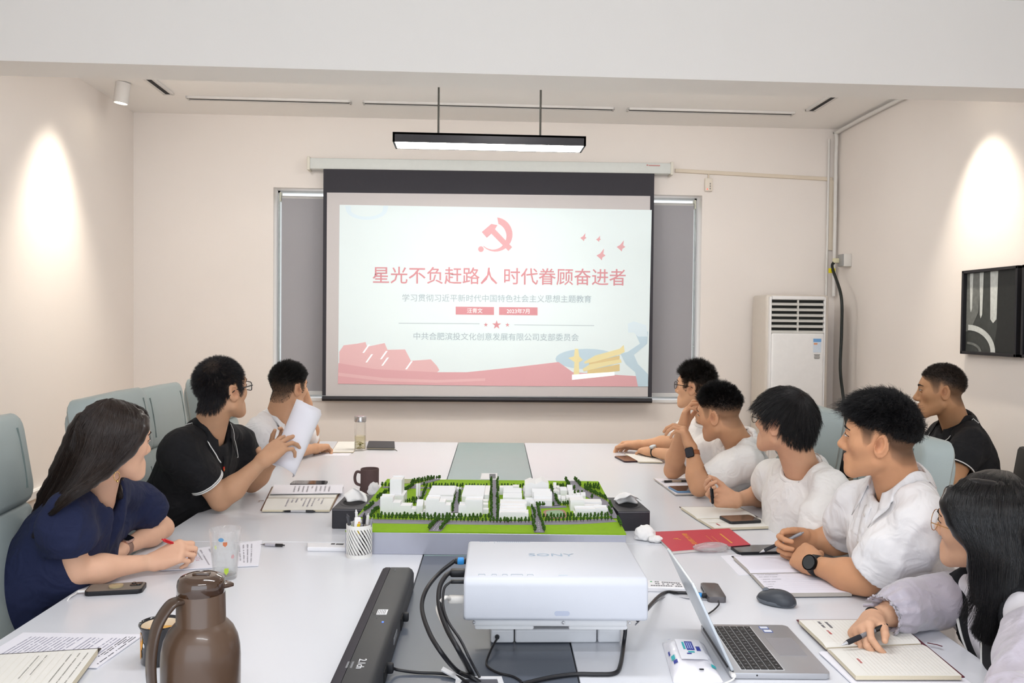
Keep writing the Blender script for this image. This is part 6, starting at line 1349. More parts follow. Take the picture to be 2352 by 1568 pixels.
for i in range(16): b.box((-.125+i*.0052, pdep/2-.012, hh+.0003), (.0035, .0025, .0005))
for i in range(5): b.box((-.168+i*.005, pdep/2-.011, hh+.0003), (.0035, .0025, .0005))
b.box((-.133, pdep/2-.016, hh+.0003), (.001, .018, .0005)); b.done('port_print', grp, pj)
# plugs on the left side of the projector
def plug(name, py, z, L_, w, m, off=.0): b = B(); b.box((-pwid/2-L_/2+off, py, z), (L_, w, w*.7), bev=w*.2); return b.done(name, m, pj, True)
cbk = mat('cable_jet', '#17171b', rough=.42); cwh = mat('cable_cream', '#dcd8d2', rough=.45)
plug('video_plug', y0+.20, .07, .030, .018, cbk); plug('plug_collar', y0+.20, .07, .018, .0205, mat('collar_blue', '#2f8fd6', rough=.5), -.006); plug('data_plug', y0+.12, .066, .036, .024, cbk); plug('audio_plug', y0+.055, .066, .032, .011, cbk); plug('power_plug', y0+.045, .030, .036, .022, cwh)
def cable(label, pts, r, m, name='cable', n=60): o = B().tube(spline(pts, n), r, 10).done(name, m, None, True); tag(o, label, 'cable'); return o
PL = lambda x, y, z: np.array(pj.location)+np.array([cos(pj.rotation_euler.z)*x-sin(pj.rotation_euler.z)*y, sin(pj.rotation_euler.z)*x+cos(pj.rotation_euler.z)*y, z])
xl_ = -pwid/2
cable('thick black video cable with blue collar looping from the projector', [PL(xl_-.03, y0+.20, .07), D(1010, 1315, 1.95), D(980, 1352, 1.86), D(969, 1395, 1.80), D(985, 1450, 1.72), D(1015, 1500, 1.66), on(1050, 1540, TOP+.012), on(1085, 1556, TOP+.008), on(1112, 1575, TOP-.01)], .0048, cbk)
cable('thick black data cable looping nearest the projector side', [PL(xl_-.036, y0+.12, .066), D(1024, 1322, 1.86), D(1010, 1348, 1.82), D(1009, 1390, 1.77), D(1025, 1440, 1.71), D(1055, 1495, 1.66), on(1080, 1540, TOP+.010), on(1090, 1562, TOP-.005)], .0054, cbk)
cable('thin black audio cable looping from the projector side', [PL(xl_-.03, y0+.055, .066), D(1032, 1338, 1.80), D(1020, 1352, 1.79), D(1018, 1390, 1.76), D(1030, 1428, 1.72), D(1058, 1470, 1.68), D(1080, 1515, 1.65), on(1100, 1552, TOP+.006), on(1108, 1566, TOP-.005)], .0028, cbk)
cable('cream white power cable hanging from the projector to the table box', [PL(xl_-.03, y0+.045, .030), D(1022, 1372, 1.78), D(1008, 1388, 1.78), D(1006, 1404, 1.77), D(1025, 1445, 1.72), D(1050, 1490, 1.67), on(1075, 1540, TOP+.006), on(1084, 1562, TOP-.005)], .0042, cwh)
cable('black cable from the projector stand socket snaking over the grey runner', [np.array(sc_)+np.array([-stw/2+.016, -.008, .017]), on(1130, 1487, TOP+.012), on(1118, 1518, TOP+.003), on(1122, 1532, TOP+.003), on(1145, 1545, TOP+.003), on(1178, 1553, TOP+.003), on(1198, 1566, TOP+.003), on(1190, 1575, TOP+.003)], .0026, cbk)
cable('black cable curving from under the projector across the white table edge', [PL(.150, .02, -.035), on(1435, 1432, TOP+.05), on(1432, 1482, TOP+.006), on(1424, 1530, TOP+.005), on(1410, 1546, TOP+.005), on(1370, 1548, TOP+.005), on(1320, 1548, TOP+.005), on(1260, 1556, TOP+.005), on(1200, 1570, TOP+.005)], .0046, cbk)
cable('black cable from the soundbar to the table socket box', [on(899, 1532, TOP+.018), on(915, 1538, TOP+.008), on(960, 1544, TOP+.004), on(1010, 1546, TOP+.004), on(1050, 1553, TOP+.004), on(1075, 1568, TOP+.004)], .0032, cbk)
cable('black video cable running from the projector to the laptop hub', [PL(pwid/2-.01, y0+.06, -.02), on(1520, 1364, TOP+.008), on(1560, 1361, TOP+.008), on(1600, 1363, TOP+.010), on(1614, 1365, TOP+.010)], .0046, cbk)
cable('thin grey lead lying behind the laptop screen', [PL(pwid/2-.02, y0+.03, -.02), on(1520, 1374, TOP+.003), on(1590, 1375, TOP+.003), on(1650, 1378, TOP+.003)], .0016, mat('cable_grey', '#8b8b90', rough=.5))
# table socket boxes
def socket_box(label, q, depth=.0):
    o = base_of(q, TOP); r = empty('table_socket_box', o, 0, label, 'socket box'); P = [on(*p, TOP+.002)-o for p in q]; c = np.mean(P, 0)
    for i in range(4):
        a, b_ = P[i], P[(i+1) % 4]; a2, b2 = a+(c-a)*.22, b_+(c-b_)*.22; b = B(); b.prism([a[:2], b_[:2], b2[:2], a2[:2]], -.0005, .0025); b.done('frame_edge', mat('box_frame', '#dcdcde', rough=.35), r)
    b = B(); b.prism([(p+(c-p)*.22)[:2] for p in P], -.0004, .0008); b.done('socket_well', mat('well_grey', '#5a5a60', rough=.5), r); return r, o
r, o = socket_box('white framed cable box in the grey runner, bottom centre', [(1048, 1553), (1152, 1553), (1168, 1600), (1040, 1600)])
b = B(); q0, q1, q2, q3 = on(1013, 1538, TOP+.012)-o, on(1018, 1530, TOP+.014)-o, on(1066, 1556, TOP+.004)-o, on(1060, 1564, TOP+.002)-o; b.quad([q0, q1, q2, q3]); lid = b.done('lid_flap', mat('box_frame', '#dcdcde'), r); md = lid.modifiers.new('thick', 'SOLIDIFY'); md.thickness = .003
r, o = socket_box('small white cable box in the green-grey runner behind the model', [(1106, 1086.5), (1142, 1086.5), (1143, 1101), (1103, 1101)])
flatbox('box_cover', [(1106, 1087), (1124, 1087), (1124, 1100), (1104, 1100)], TOP+.0008, .003, mat('box_frame', '#dcdcde'), r, off=o)
# ------------------------------------------------------------------ right foreground: laptop
lz = .014; L4 = [on(1624, 1433, TOP+lz), on(1825, 1436, TOP+lz), on(1887, 1545, TOP+lz), on(1661, 1545, TOP+lz)]; lu = nrm((L4[1]-L4[0]+L4[2]-L4[3])*[1, 1, 0]); lw_ = (np.linalg.norm(L4[1]-L4[0])+np.linalg.norm(L4[2]-L4[3]))/2; lh_ = (np.linalg.norm(L4[3]-L4[0])+np.linalg.norm(L4[2]-L4[1]))/2; lc_ = np.mean(L4, 0)
lap = empty('laptop', (lc_[0], lc_[1], TOP), atan2(lu[1], lu[0]), 'silver laptop with black keys opened towards the woman in the vest', 'laptop'); alu = mat('laptop_silver', '#b3b4b8', rough=.35, metal=.55, var=.02); alu2 = mat('laptop_lid', '#c3cad0', rough=.35, metal=.5, var=.02)
# local: x from hinge (-) to front edge (+), y along the hinge
b = B(); b.prism(rounded(lw_, lh_, .010), .002, lz, bev=.002); b.done('laptop_base', alu, lap, True)
for x in (-.07, .07):
    for y in (-.1, .1): b = B(); b.lathe([(0, 0), (.007, 0), (.006, .0025), (0, .0025)], 10, Matrix.Translation((x, y, 0))); b.done('rubber_foot', plast, lap)
kx0, kx1, ky0, ky1 = -lw_/2+.026, -lw_/2+.117, -lh_/2+.016, lh_/2-.016
b = B(); b.box(((kx0+kx1)/2, 0, lz+.0001), (kx1-kx0+.004, ky1-ky0+.004, .0004)); b.done('keyboard_well', mat('key_gap', '#c9cacd', rough=.4), lap)
keym = mat('key_black', '#1d1d20', rough=.5); rows_ = [(14, .55), (14, 1), (14, 1), (13, 1), (12, 1), (11, 1)]; tot = sum(h for _, h in rows_); x = kx0; _key = {}
lg_m = mat('key_legend', '#8c8c90', rough=.6)
for ri, (n, h) in enumerate(rows_):
    hx_ = (kx1-kx0)*h/tot; ws = [1.0]*n
    if ri == 2: ws[0] = 1.5
    if ri == 3: ws[0] = 1.7; ws[-1] = 2.0
    if ri == 4: ws[0] = 2.2; ws[-1] = 2.4
    if ri == 5: ws[4] = 5.0
    s = sum(ws); y = ky1
    for w in ws:
        wy = (ky1-ky0)*w/s; key = (round(hx_, 4), round(wy, 4))
        if key not in _key: bb = B(); bb.box((0, 0, .0011), (hx_-.0016, wy-.0016, .0018), bev=.0005, seg=1); _key[key] = bb.mesh('key'); _key[key].materials.append(keym); lm_ = B(); lm_.box((0, 0, .00206), (min(.004, hx_*.3), .0025, .0001)); _key[key, 1] = lm_.mesh('key_legend'); _key[key, 1].materials.append(lg_m)
        o = link('key', _key[key], None, lap); o.location = (x+hx_/2, y-wy/2, lz)
        if ri not in (5,) or w < 2: o2 = link('key_legend', _key[key, 1], None, o); o2.location = (0, 0, 0)
        y -= wy
    x += hx_
b = B(); b.box((lw_/2-.047, .004, lz+.0002), (.062, .105, .0005)); b.done('touchpad', mat('touchpad_grey', '#a6a6ac', rough=.3, metal=.4), lap)
for yy, cl in ((lh_/2-.020, '#d3d8e2'), (lh_/2-.042, '#e2e6f0')):
    b = B(); b.box((lw_/2-.062+(.003 if yy < .1 else 0), yy, lz+.0003), (.022, .016, .0006)); stq = b.done('sticker', mat('sticker_blue', '#4d62a0', rough=.4), lap); b = B(); b.box((lw_/2-.062+(.003 if yy < .1 else 0), yy, lz+.0007), (.018, .012, .0003)); b.done('sticker_face', mat('sticker_'+cl[1:], cl, rough=.4), stq)
la = radians(25.5); b = B(); Ml = Matrix.Translation((-lw_/2+.006, 0, lz)) @ Matrix.Rotation(-la, 4, 'Y') @ Matrix.Translation((0, 0, .105)) @ Matrix.Rotation(pi/2, 4, 'Y') @ Matrix.Rotation(0, 4, 'Z')
b.prism(rounded(.208, lh_, .010), -.003, .003, Ml, bev=.0012); lid = b.done('laptop_screen', alu2, lap, True)
b = B(); b.prism(rounded(.19, lh_-.012, .004), .0031, .0034, Ml); b.done('display', mat('display_dark', '#20262c', rough=.08, coat=.5), lid)
b = B(); b.tube([(-lw_/2+.004, -lh_/2+.03, lz-.001), (-lw_/2+.004, lh_/2-.03, lz-.001)], .005, 10); b.done('hinge', mat('hinge_dark', '#2c2c30', rough=.4), lap, True)
b = B(); b.lathe([(0, 0), (.002, 0), (0, .0005)], 10, Matrix.Translation((-lw_/2+.055, -lh_/2-.0003, .009)) @ Matrix.Rotation(pi/2, 4, 'X')); b.done('audio_jack', plast, lap)
pl_ = on(1679, 1550, TOP+.006); o = cable('white charging lead with plug at the near corner of the laptop', [pl_+np.array([0, .004, .004]), pl_+np.array([0, -.02, .002]), on(1655, 1572, TOP+.003), on(1600, 1585, TOP+.003), on(1540, 1600, TOP+.003)], .0019, mat('cable_white', '#e6e4e2')); b = B(); b.box(pl_+np.array([.002, -.004, .004]), (.011, .026, .008), bev=.003, rz=-.1); b.done('cable_plug', mat('cable_white', '#e6e4e2'), o, True)
# hub
Q_ = [(1608, 1335), (1648, 1340), (1669, 1373), (1627, 1369)]; P = [on(*p, TOP+.016) for p in Q_]; c = np.mean(P, 0); u = nrm((P[2]-P[1]+P[3]-P[0])*[1, 1, 0]); hl_ = np.linalg.norm(P[2]-P[1]); hw_ = np.linalg.norm(P[1]-P[0]); hub = empty('usb_hub', (c[0], c[1], TOP), atan2(u[1], u[0]), 'dark grey metal USB hub lying behind the laptop screen', 'hub')
b = B(); b.prism(rounded(hl_, hw_, .007), .0005, .016, bev=.002); b.done('hub_body', mat('hub_grey', '#6a6769', rough=.35, metal=.6), hub, True)
for i in range(3): b = B(); b.box((-hl_/2+.018+i*.016, -hw_/2-.0002, .008), (.011, .001, .005)); b.done('port', plast, hub)
cable('short black lead joining the hub to the laptop', [on(1650, 1380, TOP+.010), on(1651, 1388, TOP+.010), on(1640, 1400, TOP+.006), on(1624, 1412, TOP+.006), on(1620, 1422, TOP+.009), on(1628, 1432, TOP+.009)], .0021, cbk)
b = B(); b.box(on(1609, 1366, TOP+.010), (.018, .014, .010), bev=.003); o = b.done('video_connector', mat('collar_blue', '#2f8fd6'), None, True); tag(o, 'bright blue video plug collar beside the USB hub', 'plug'); b = B(); b.box(on(1620, 1367, TOP+.010), (.022, .015, .011), bev=.003); b.done('plug_body', cbk, o)
# mouse
Q_ = [(1752, 1362), (1806, 1362), (1818, 1400), (1750, 1402)]; c = on(1783, 1387, TOP); ms = empty('computer_mouse', c, radians(52), 'dark grey wireless computer mouse on the white table', 'mouse')
V, F = [], []; nx, ny = 22, 14; w, l, hgt_ = .031, .050, .036
g = Grid((-.05, -.07, -.01), (.05, .07, .06), .0035); g.add([el((0, .0, .010), np.eye(3), (.032, .052, .028), .004), el((0, -.012, .014), np.eye(3), (.029, .036, .025), .01)]); g.cut((0, 0, .004), (0, 0, -1.)); V, Q = g.mesh(); raw('mouse_shell', relax(V, Q, 1), Q, mat('mouse_dark', '#3d4148', rough=.45, var=.03), ms)
g = Grid((-.05, -.07, -.005), (.05, .07, .03), .0035); g.add([el((0, 0, .010), np.eye(3), (.0335, .0535, .016), .004)]); g.cut((0, 0, .001), (0, 0, -1.)); g.cut((0, 0, .013), (0, 0, 1.)); V, Q = g.mesh(); raw('mouse_skirt', V, Q, mat('mouse_grey', '#5f646b', rough=.4), ms)
b = B(); b.lathe([(0, -.0035), (.009, -.0035), (.0095, 0), (.009, .0035), (0, .0035)], 20, Matrix.Translation((0, .028, .031)) @ Matrix.Rotation(pi/2, 4, 'Y')); b.done('scroll_wheel', mat('wheel_grey', '#7b7f86', rough=.5), ms, True)
b = B(); b.tube([(0, .006, .0405), (0, .016, .0385), (0, .030, .0335), (0, .044, .0235), (0, .0505, .0150)], .0006, 5); b.done('button_split', plast, ms)
# wet wipes pack
Q_ = [(1522, 1461), (1618, 1466), (1662, 1550), (1546, 1548)]; P = [on(*p, TOP+.02) for p in Q_]; c = np.mean(P, 0); o0 = np.array([c[0], c[1], TOP]); wp_ = empty('wipes_pack', o0, 0, 'white soft pack of wet wipes with blue print beside the laptop', 'wipes'); nx = 26; V = []
def wz(u, v): e = min(u, 1-u, .30)/.30; f = min(v, 1-v, .22)/.22; return .004+.022*(1-(1-e)**2)**.6*(1-(1-f)**2)**.6
for top in (1, 0):
    for j in range(nx+1):
        for i in range(nx+1):
            u, v = i/nx, j/nx; p = lerpq(P, u, v)-o0; z = wz(u, v); nz = noise3(np.array([[u*7, v*7, 2.2]]))[0]*.0025+(1-2*abs(noise3(np.array([[u*5, v*11, 5.2]]))[0]))*.0022*(1 if not (.25 < u < .75 and .2 < v < .75) else .2); V.append((p[0], p[1], z+nz if top else .0008))
n1 = (nx+1)**2; F = [(j*(nx+1)+i, j*(nx+1)+i+1, (j+1)*(nx+1)+i+1, (j+1)*(nx+1)+i) for j in range(nx) for i in range(nx)]; F2 = [tuple(n1+q for q in f[::-1]) for f in F]; rim = [i for i in range(nx+1)]+[j*(nx+1)+nx for j in range(1, nx+1)]+[nx*(nx+1)+i for i in range(nx-1, -1, -1)]+[j*(nx+1) for j in range(nx-1, 0, -1)]
F3 = [(rim[k], rim[(k+1) % len(rim)], n1+rim[(k+1) % len(rim)], n1+rim[k]) for k in range(len(rim))]; raw('pack', V, F+F2+[f[::-1] for f in F3], mat('pack_white', '#eceaf0', rough=.3, coat=.3), wp_)
def wpatch(name, u0, u1, v0, v1, m, dz=.0012, parent=None, n=6):
    V = [(*(lerpq(P, u0+(u1-u0)*i/n, v0+(v1-v0)*j/n)-o0)[:2], wz(u0+(u1-u0)*i/n, v0+(v1-v0)*j/n)+dz) for j in range(n+1) for i in range(n+1)]; F = [(j*(n+1)+i, j*(n+1)+i+1, (j+1)*(n+1)+i+1, (j+1)*(n+1)+i) for j in range(n) for i in range(n)]; return raw(name, V, F, m, parent or wp_)
flp = wpatch('pack_flap', .24, .80, .16, .72, mat('flap_white', '#f0eff4', rough=.35), .0034); blu = mat('pack_blue', '#2a3a9c', rough=.4); teal = mat('pack_teal', '#2fb3b8', rough=.4)
wpatch('brand_panel', .43, .60, .24, .48, blu, .0040, flp); wpatch('print_strip', .36, .41, .26, .46, teal, .0040, flp); wpatch('print_strip', .44, .58, .51, .55, teal, .0040, flp); wpatch('print_strip', .40, .50, .56, .59, blu, .0040, flp); wpatch('round_mark', .64, .73, .38, .50, blu, .0040, flp)
for k in range(3): wpatch('print_line', .455+k*.045, .475+k*.045, .27, .45, mat('print_on_blue', '#b8c4ee', rough=.5), .0044, flp)
for u0, u1, v0, v1, m in ((.06, .13, .55, .66, teal), (.08, .16, .68, .76, blu), (.10, .17, .07, .10, blu), (.82, .92, .80, .86, teal), (.55, .64, .90, .92, plast), (.03, .06, .40, .50, blu)): wpatch('pack_print', u0, u1, v0, v1, m, .003)
# remote control
Q_ = [(1470, 1330), (1566, 1337), (1577, 1350), (1470, 1347)]; o = base_of(Q_, TOP); rm = empty('remote_control', o, 0, 'white remote control with many small buttons, right of the projector', 'remote'); flatbox('remote_case', Q_, TOP, .014, mat('remote_white', '#ecebee'), rm, bev=.003, off=o); P = [on(*p, TOP+.014)-o for p in Q_]; rr = random.Random(4)
for i in range(13):
    for j in range(3):
        if rr.random() < .2: continue
        c = lerpq(P, .26+.7*i/13, .22+.28*j); b = B(); b.box((c[0], c[1], c[2]+.0006), (.0055, .0045, .0012), bev=.0004, seg=1); b.done('remote_button', mat('button_green', '#2f9a5a', rough=.5) if (i, j) == (0, 0) else mat('button_grey2', '#5c5c60' if (i+j) % 3 else '#8d8d92', rough=.5), rm)
# ------------------------------------------------------------------ right side papers and notebooks
notebook('open burgundy notebook with ruled pages under the hand of the woman in the vest', [(1829, 1422), (2055, 1421), (2216, 1553), (1962, 1553)], [(1894, 1484), (2122, 1474)], '#5a1f2c', th=.012, z=TOP+.0050, ruled=dict(n=22, m=inkb, h=.05, along='v', margin=(.05, .05, .13, .05)), marks=[dict(k=0, rows=1, along='v', margin=(.45, .1, .16, .78), seed=31, m=inkr, glyph=.008), dict(k=1, rows=1, along='v', margin=(.45, .1, .16, .78), seed=32, m=inkr, glyph=.008), dict(k=0, rows=2, along='v', margin=(.1, .66, .16, .70), seed=33, m=ink, glyph=.006)], ribbon=[(2130, 1476), (2152, 1480), (2164, 1484)])
sheets('loose white papers sticking out under the burgundy notebook', [(1880, 1497), (2120, 1480), (2270, 1600), (1990, 1596)], 4, jitter=.008)
notebook('open black notebook with lined pages under the clasped hands', [(1680, 1276), (1884, 1275), (1962, 1361), (1767, 1363)], [(1720, 1313), (1916, 1310)], '#1a1b1e', th=.014, pages=mat('paper_lined', '#e6e4ee', rough=.8, var=.01), z=TOP+.0004, ruled=dict(n=9, h=.04, m=mat('ruled_lilac', '#cfccd9', rough=.8), along='u'), marks=[dict(k=1, rows=6, along='u', margin=(.06, .70, .10, .25), seed=41, m=ink, glyph=.004, hgt=.16)])
sheets('blank white sheet sticking out left of the black notebook', [(1655, 1276), (1700, 1272), (1745, 1318), (1697, 1320)], 1)
phone('large black phone lying behind the black notebook', [(1684, 1252.5), (1800, 1250), (1804, 1266), (1687, 1268)], th=.009, back='#1c1d22', screen='#26282e', r=.008)
Q_ = [(1499, 1221), (1675, 1213), (1724, 1250), (1544, 1265)]; o = base_of(Q_, TOP); bk = empty('red_booklet', o, 0, 'thick red booklet with gold lettering beside the projector', 'book'); redm = mat('booklet_red', '#c43848', rough=.45, var=.03)
flatbox('cover', Q_, TOP, .0012, redm, bk, off=o); flatbox('page_block', Q_, TOP+.0012, .0100, mat('page_edge', '#e3ddd6', rough=.9, var=.08, scale=500, stretch=(1, 1, 10)), bk, off=o, inset=.008); flatbox('cover', Q_, TOP+.0112, .0012, redm, bk, off=o)
Pk = [on(*p, TOP+.0126)-o for p in Q_]; goldm = mat('booklet_gold', '#e2a53a', rough=.4, metal=.2); vx = nrm(Pk[2]-Pk[1]); vy = nrm(Pk[1]-Pk[0]); vy = nrm(vy-vx*np.dot(vx, vy)); R_ = lambda u, v: Matrix(((vx[0], vy[0], 0, lerpq(Pk, u, v)[0]), (vx[1], vy[1], 0, lerpq(Pk, u, v)[1]), (0, 0, 1, .0126), (0, 0, 0, 1)))
text_obj('cover_title', '党支部工作手册', .020, goldm, bk, R_(.36, .47) @ Matrix.Rotation(pi, 4, 'Z'), ext=.0002); text_obj('cover_emblem', '☭', .032, goldm, bk, R_(.21, .45) @ Matrix.Rotation(pi, 4, 'Z'), ext=.0002)
b = B()
for v0, v1, u in ((.30, .85, .80), (.35, .7, .60), (.4, .75, .66)):
    a, c = lerpq(Pk, u, v0), lerpq(Pk, u, v1); b.box((a+c)/2+np.array([0, 0, .0001]), (np.linalg.norm(c-a), .006 if u > .7 else .0012, .0003), rz=atan2((c-a)[1], (c-a)[0]))
b.done('cover_print', goldm, bk)
crumple('crumpled clear plastic wrapper lying against the red booklet', on(1634, 1268, TOP), .060, .018, .016, 4.1, mat('clear_plastic', '#e9e6e6', rough=.2, trans=.6, alpha=.75), 'plastic_wrapper', 'wrapper')
crumple('crumpled white tissue at the right end of the model', on(1482, 1240, TOP), .036, .024, .028, 7.7)
crumple('smaller flat crumpled tissue touching the tissue heap by the model', on(1506, 1246, TOP), .022, .016, .012, 2.6)
nb3, _o = notebook('open cream notebook with a phone on it, before the man with thin glasses', [(1560, 1163), (1698, 1163), (1781, 1208), (1639, 1213)], [(1599, 1189), (1741, 1185)], '#4a3a30', th=.012, marks=[dict(k=1, rows=1, along='v', margin=(.6, .1, .12, .8), seed=51, m=inkr, glyph=.008)], ruled=dict(n=1, h=.04, m=mat('ruled_faint', '#d8d4c4', rough=.8), on=(1,)))
phone('black smartphone resting on the open cream notebook, right side', [(1656, 1184), (1723, 1181), (1749, 1195), (1672, 1198)], z=TOP+.0128, th=.009, back='#2a2a2c', screen='#1a1c1c', r=.010)
notebook('open white notebook with pen and blue phone by the leaning man', [(1500, 1098), (1584, 1098), (1640, 1132), (1550, 1134)], [(1526, 1116), (1612, 1114)], '#d9d4c8', th=.010, pages=paper)
phone('blue edged smartphone resting on the white notebook', [(1538, 1115.5), (1592, 1114.5), (1605, 1126), (1551, 1128)], z=TOP+.0108, th=.008, back='#6f93b5', screen='#3a2e30', r=.010)
rest_pen('dark pen lying on the white notebook above the blue phone', (1517, 1105.5), (1581, 1104), z=TOP+.0105, body='#2a2622', grip='#2a2622', clear='#b9a48c', cap='#2a2622')
phone('dark brown smartphone at the far right end of the table', [(1418, 1046.5), (1446, 1046), (1464, 1058), (1426, 1059)], back='#3a2226', screen='#4a2e30')
notebook('small open cream notebook under the far folded hands', [(1434, 1041), (1500, 1044), (1524, 1061), (1467, 1060)], None, '#8a6a52', th=.009)
# ------------------------------------------------------------------ things held in hands
pen('red pen held by the woman in the navy dress', D(444, 1265, 2.50), D(372, 1238, 2.42), r=.0052, body='#c01a26', grip='#c01a26', tip='#c9c3c4', cap='#d02a34', clip='#c01a26')
pen('black gel pen held over the burgundy notebook', D(1931, 1482, 1.865), D(2038, 1434, 1.90), r=.0058, body='#141418', grip='#1c1c22', clear='#8d8d92', cap='#141418')
pen('black pen held upright by the man with thin glasses', D(1638, 1164, 3.20), D(1633, 1118, 3.17), r=.0055, body='#141418', grip='#17171b', clear='#b9b9bd', cap='#17171b')
pen('black pen with silver tip poking from the clasped hands', D(1744, 1269, 2.60), D(1846, 1222, 2.58), r=.0052, body='#26262a', grip='#26262a', tip='#c9c9cb', clear='#c3c3c8', cap='#8d8d92')
# rolled papers held by the man in the black polo
a0, a1 = D(652, 1075, 3.33), D(712, 934, 3.42); ax = nrm(a1-a0); Lr = np.linalg.norm(a1-a0); x = nrm(np.cross(ax, _f)); y = np.cross(ax, x); rp = empty('rolled_papers', a0, 0, 'white papers loosely rolled in the hand of the man in black polo', 'paper')
for s in range(3):
    V = []; n = 26; m = 8
    for j in range(m+1):
        for i in range(n+1):
            t = -2.2+4.6*i/n; rad = .040+.004*s+.010*i/n+.004*j/m; q = ax*Lr*(j/m)+(x*sin(t)*rad*1.05+y*cos(t)*rad*.75)+ax*.02*s*(i/n-.5); V.append(q)
    F = [(j*(n+1)+i, j*(n+1)+i+1, (j+1)*(n+1)+i+1, (j+1)*(n+1)+i) for j in range(m) for i in range(n)]; o = raw('sheet', V, F, paper, rp); md = o.modifiers.new('thick', 'SOLIDIFY'); md.thickness = .0006
# ================================================================== landscape model
MZ = .075; MT = TOP+MZ; mc = [on(802, 1219, MT), on(1447, 1225, MT), on(1368, 1105, MT), on(883, 1099, MT)]
mo = np.mean(mc, 0); mo[2] = TOP; mu = nrm((mc[1]-mc[0]+mc[2]-mc[3])*[1, 1, 0]); mv = np.array([-mu[1], mu[0], 0]); mw = (np.linalg.norm(mc[1]-mc[0])+np.linalg.norm(mc[2]-mc[3]))/2; md_ = (np.linalg.norm(mc[3]-mc[0])+np.linalg.norm(mc[2]-mc[1]))/2
mod = empty('landscape_model', mo, atan2(mu[1], mu[0]), 'white and green architectural model of a city district on a grey base', 'model')
def ml(px, py, z=MT):
    p = on(px, py, z)-mo; return np.array([p@mu, p@mv, p[2]])
b = B(); b.box((0, 0, MZ/2-.002), (mw, md_, MZ-.004), bev=.002); b.done('model_base', mat('model_base', '#a9abb8', rough=.22, metal=.25, var=.02), mod)
b = B(); b.box((0, 0, MZ-.002), (mw, md_, .004)); b.done('green_board', mat('model_grass', '#86b012', rough=.95, var=.10, scale=60, bump=.6, bscale=900), mod)
road_m = mat('model_road', '#8a8792', rough=.9, var=.04, scale=200); pave = mat('model_pavement', '#b9b6bb', rough=.9)
_rz = [0]
def road(pts, w, z=.0008, name='road', m=None, n=20):
    _rz[0] += 1; z = z+.00018*_rz[0]
    P = [ml(*p) for p in pts]; S = spline(P, n) if len(P) > 2 else P; V, F = [], []
    for i, q in enumerate(S):
        t = nrm((S[min(i+1, len(S)-1)]-S[max(i-1, 0)])*[1, 1, 0]); s = np.array([-t[1], t[0], 0]); lim = lambda p: np.array([np.clip(p[0], -mw/2, mw/2), np.clip(p[1], -md_/2, md_/2), MZ+z])
        V += [lim(q+s*w/2), lim(q-s*w/2), lim(q+s*w/2)-np.array([0, 0, z+.001]), lim(q-s*w/2)-np.array([0, 0, z+.001])]
    for i in range(len(S)-1): a = 4*i; F += [(a, a+1, a+5, a+4), (a, a+4, a+6, a+2), (a+1, a+3, a+7, a+5)]
    return raw(name, V, F, m or road_m, mod, smooth=False)
for pts, w in (([(800, 1196), (1000, 1199), (1130, 1200.5), (1300, 1200), (1410, 1194)], .052), ([(1018, 1196), (998, 1222)], .040), ([(1230, 1162), (1239, 1224)], .034), ([(1136, 1101), (1136.5, 1194)], .034), ([(1053, 1125), (1045, 1178)], .026), ([(880, 1119), (1000, 1121), (1136, 1124), (1260, 1124.5), (1330, 1127)], .030), ([(1312, 1105), (1322, 1119), (1350, 1135), (1388, 1157), (1420, 1191)], .046), ([(846, 1155), (876, 1157)], .040), ([(832, 1188), (850, 1172), (872, 1157), (892, 1136)], .034), ([(974, 1128), (960, 1155)], .022), ([(924, 1125), (952, 1116), (1004, 1101)], .028), ([(1264, 1124), (1279, 1162)], .022), ([(1236, 1166), (1300, 1164)], .022)): road(pts, w)
dash = mat('model_dash', '#d9d7da', rough=.9)
for (a, c, n, o_) in (((1015, 1199), (999, 1221), 7, -.006), ((1015, 1199), (999, 1221), 7, .006), ((1236.5, 1200), (1239, 1223), 5, 0)):
    for i in range(n):
        p, q = ml(*a), ml(*c); d = nrm(q-p); s = np.array([-d[1], d[0], 0]); u0 = p+(q-p)*(i+.2)/n+s*o_; b = B(); b.box((u0+(q-p)*.3/n)[:2].tolist()+[MZ+.0040], (np.linalg.norm(q-p)*.5/n, .0016, .0006), rz=atan2(d[1], d[0])); b.done('lane_mark', dash, mod)
p = ml(931, 1106); b = B(); b.lathe([(.042, MZ-.001), (.042, MZ+.002), (.030, MZ+.0025), (0, MZ+.0025)], 32, Matrix.Translation((p[0], p[1], 0)), cap=False); b.done('round_plaza', mat('model_plaza', '#a9a98c', rough=.9, var=.1, scale=300), mod)
P = [ml(*q) for q in ((1246, 1171), (1297, 1169), (1304, 1191), (1252, 1191))]; c = np.mean(P, 0); oval = lambda k, z: [tuple((lerpq(P, .5+.5*k*np.sign(cos(t))*abs(cos(t))**.6, .5+.5*k*np.sign(sin(t))*abs(sin(t))**.6))[:2]) for t in np.linspace(0, 2*pi, 33)[:-1]]
b = B(); b.prism(oval(1, 0), MZ-.001, MZ+.001); b.done('running_track', mat('model_track', '#a87e74', rough=.9), mod); b = B(); b.prism(oval(.78, 0), MZ-.001, MZ+.0016); b.done('sports_field', mat('model_field', '#8fa98a', rough=.9), mod)
bw = mat('model_white', '#ebebec', rough=.6, var=.01)
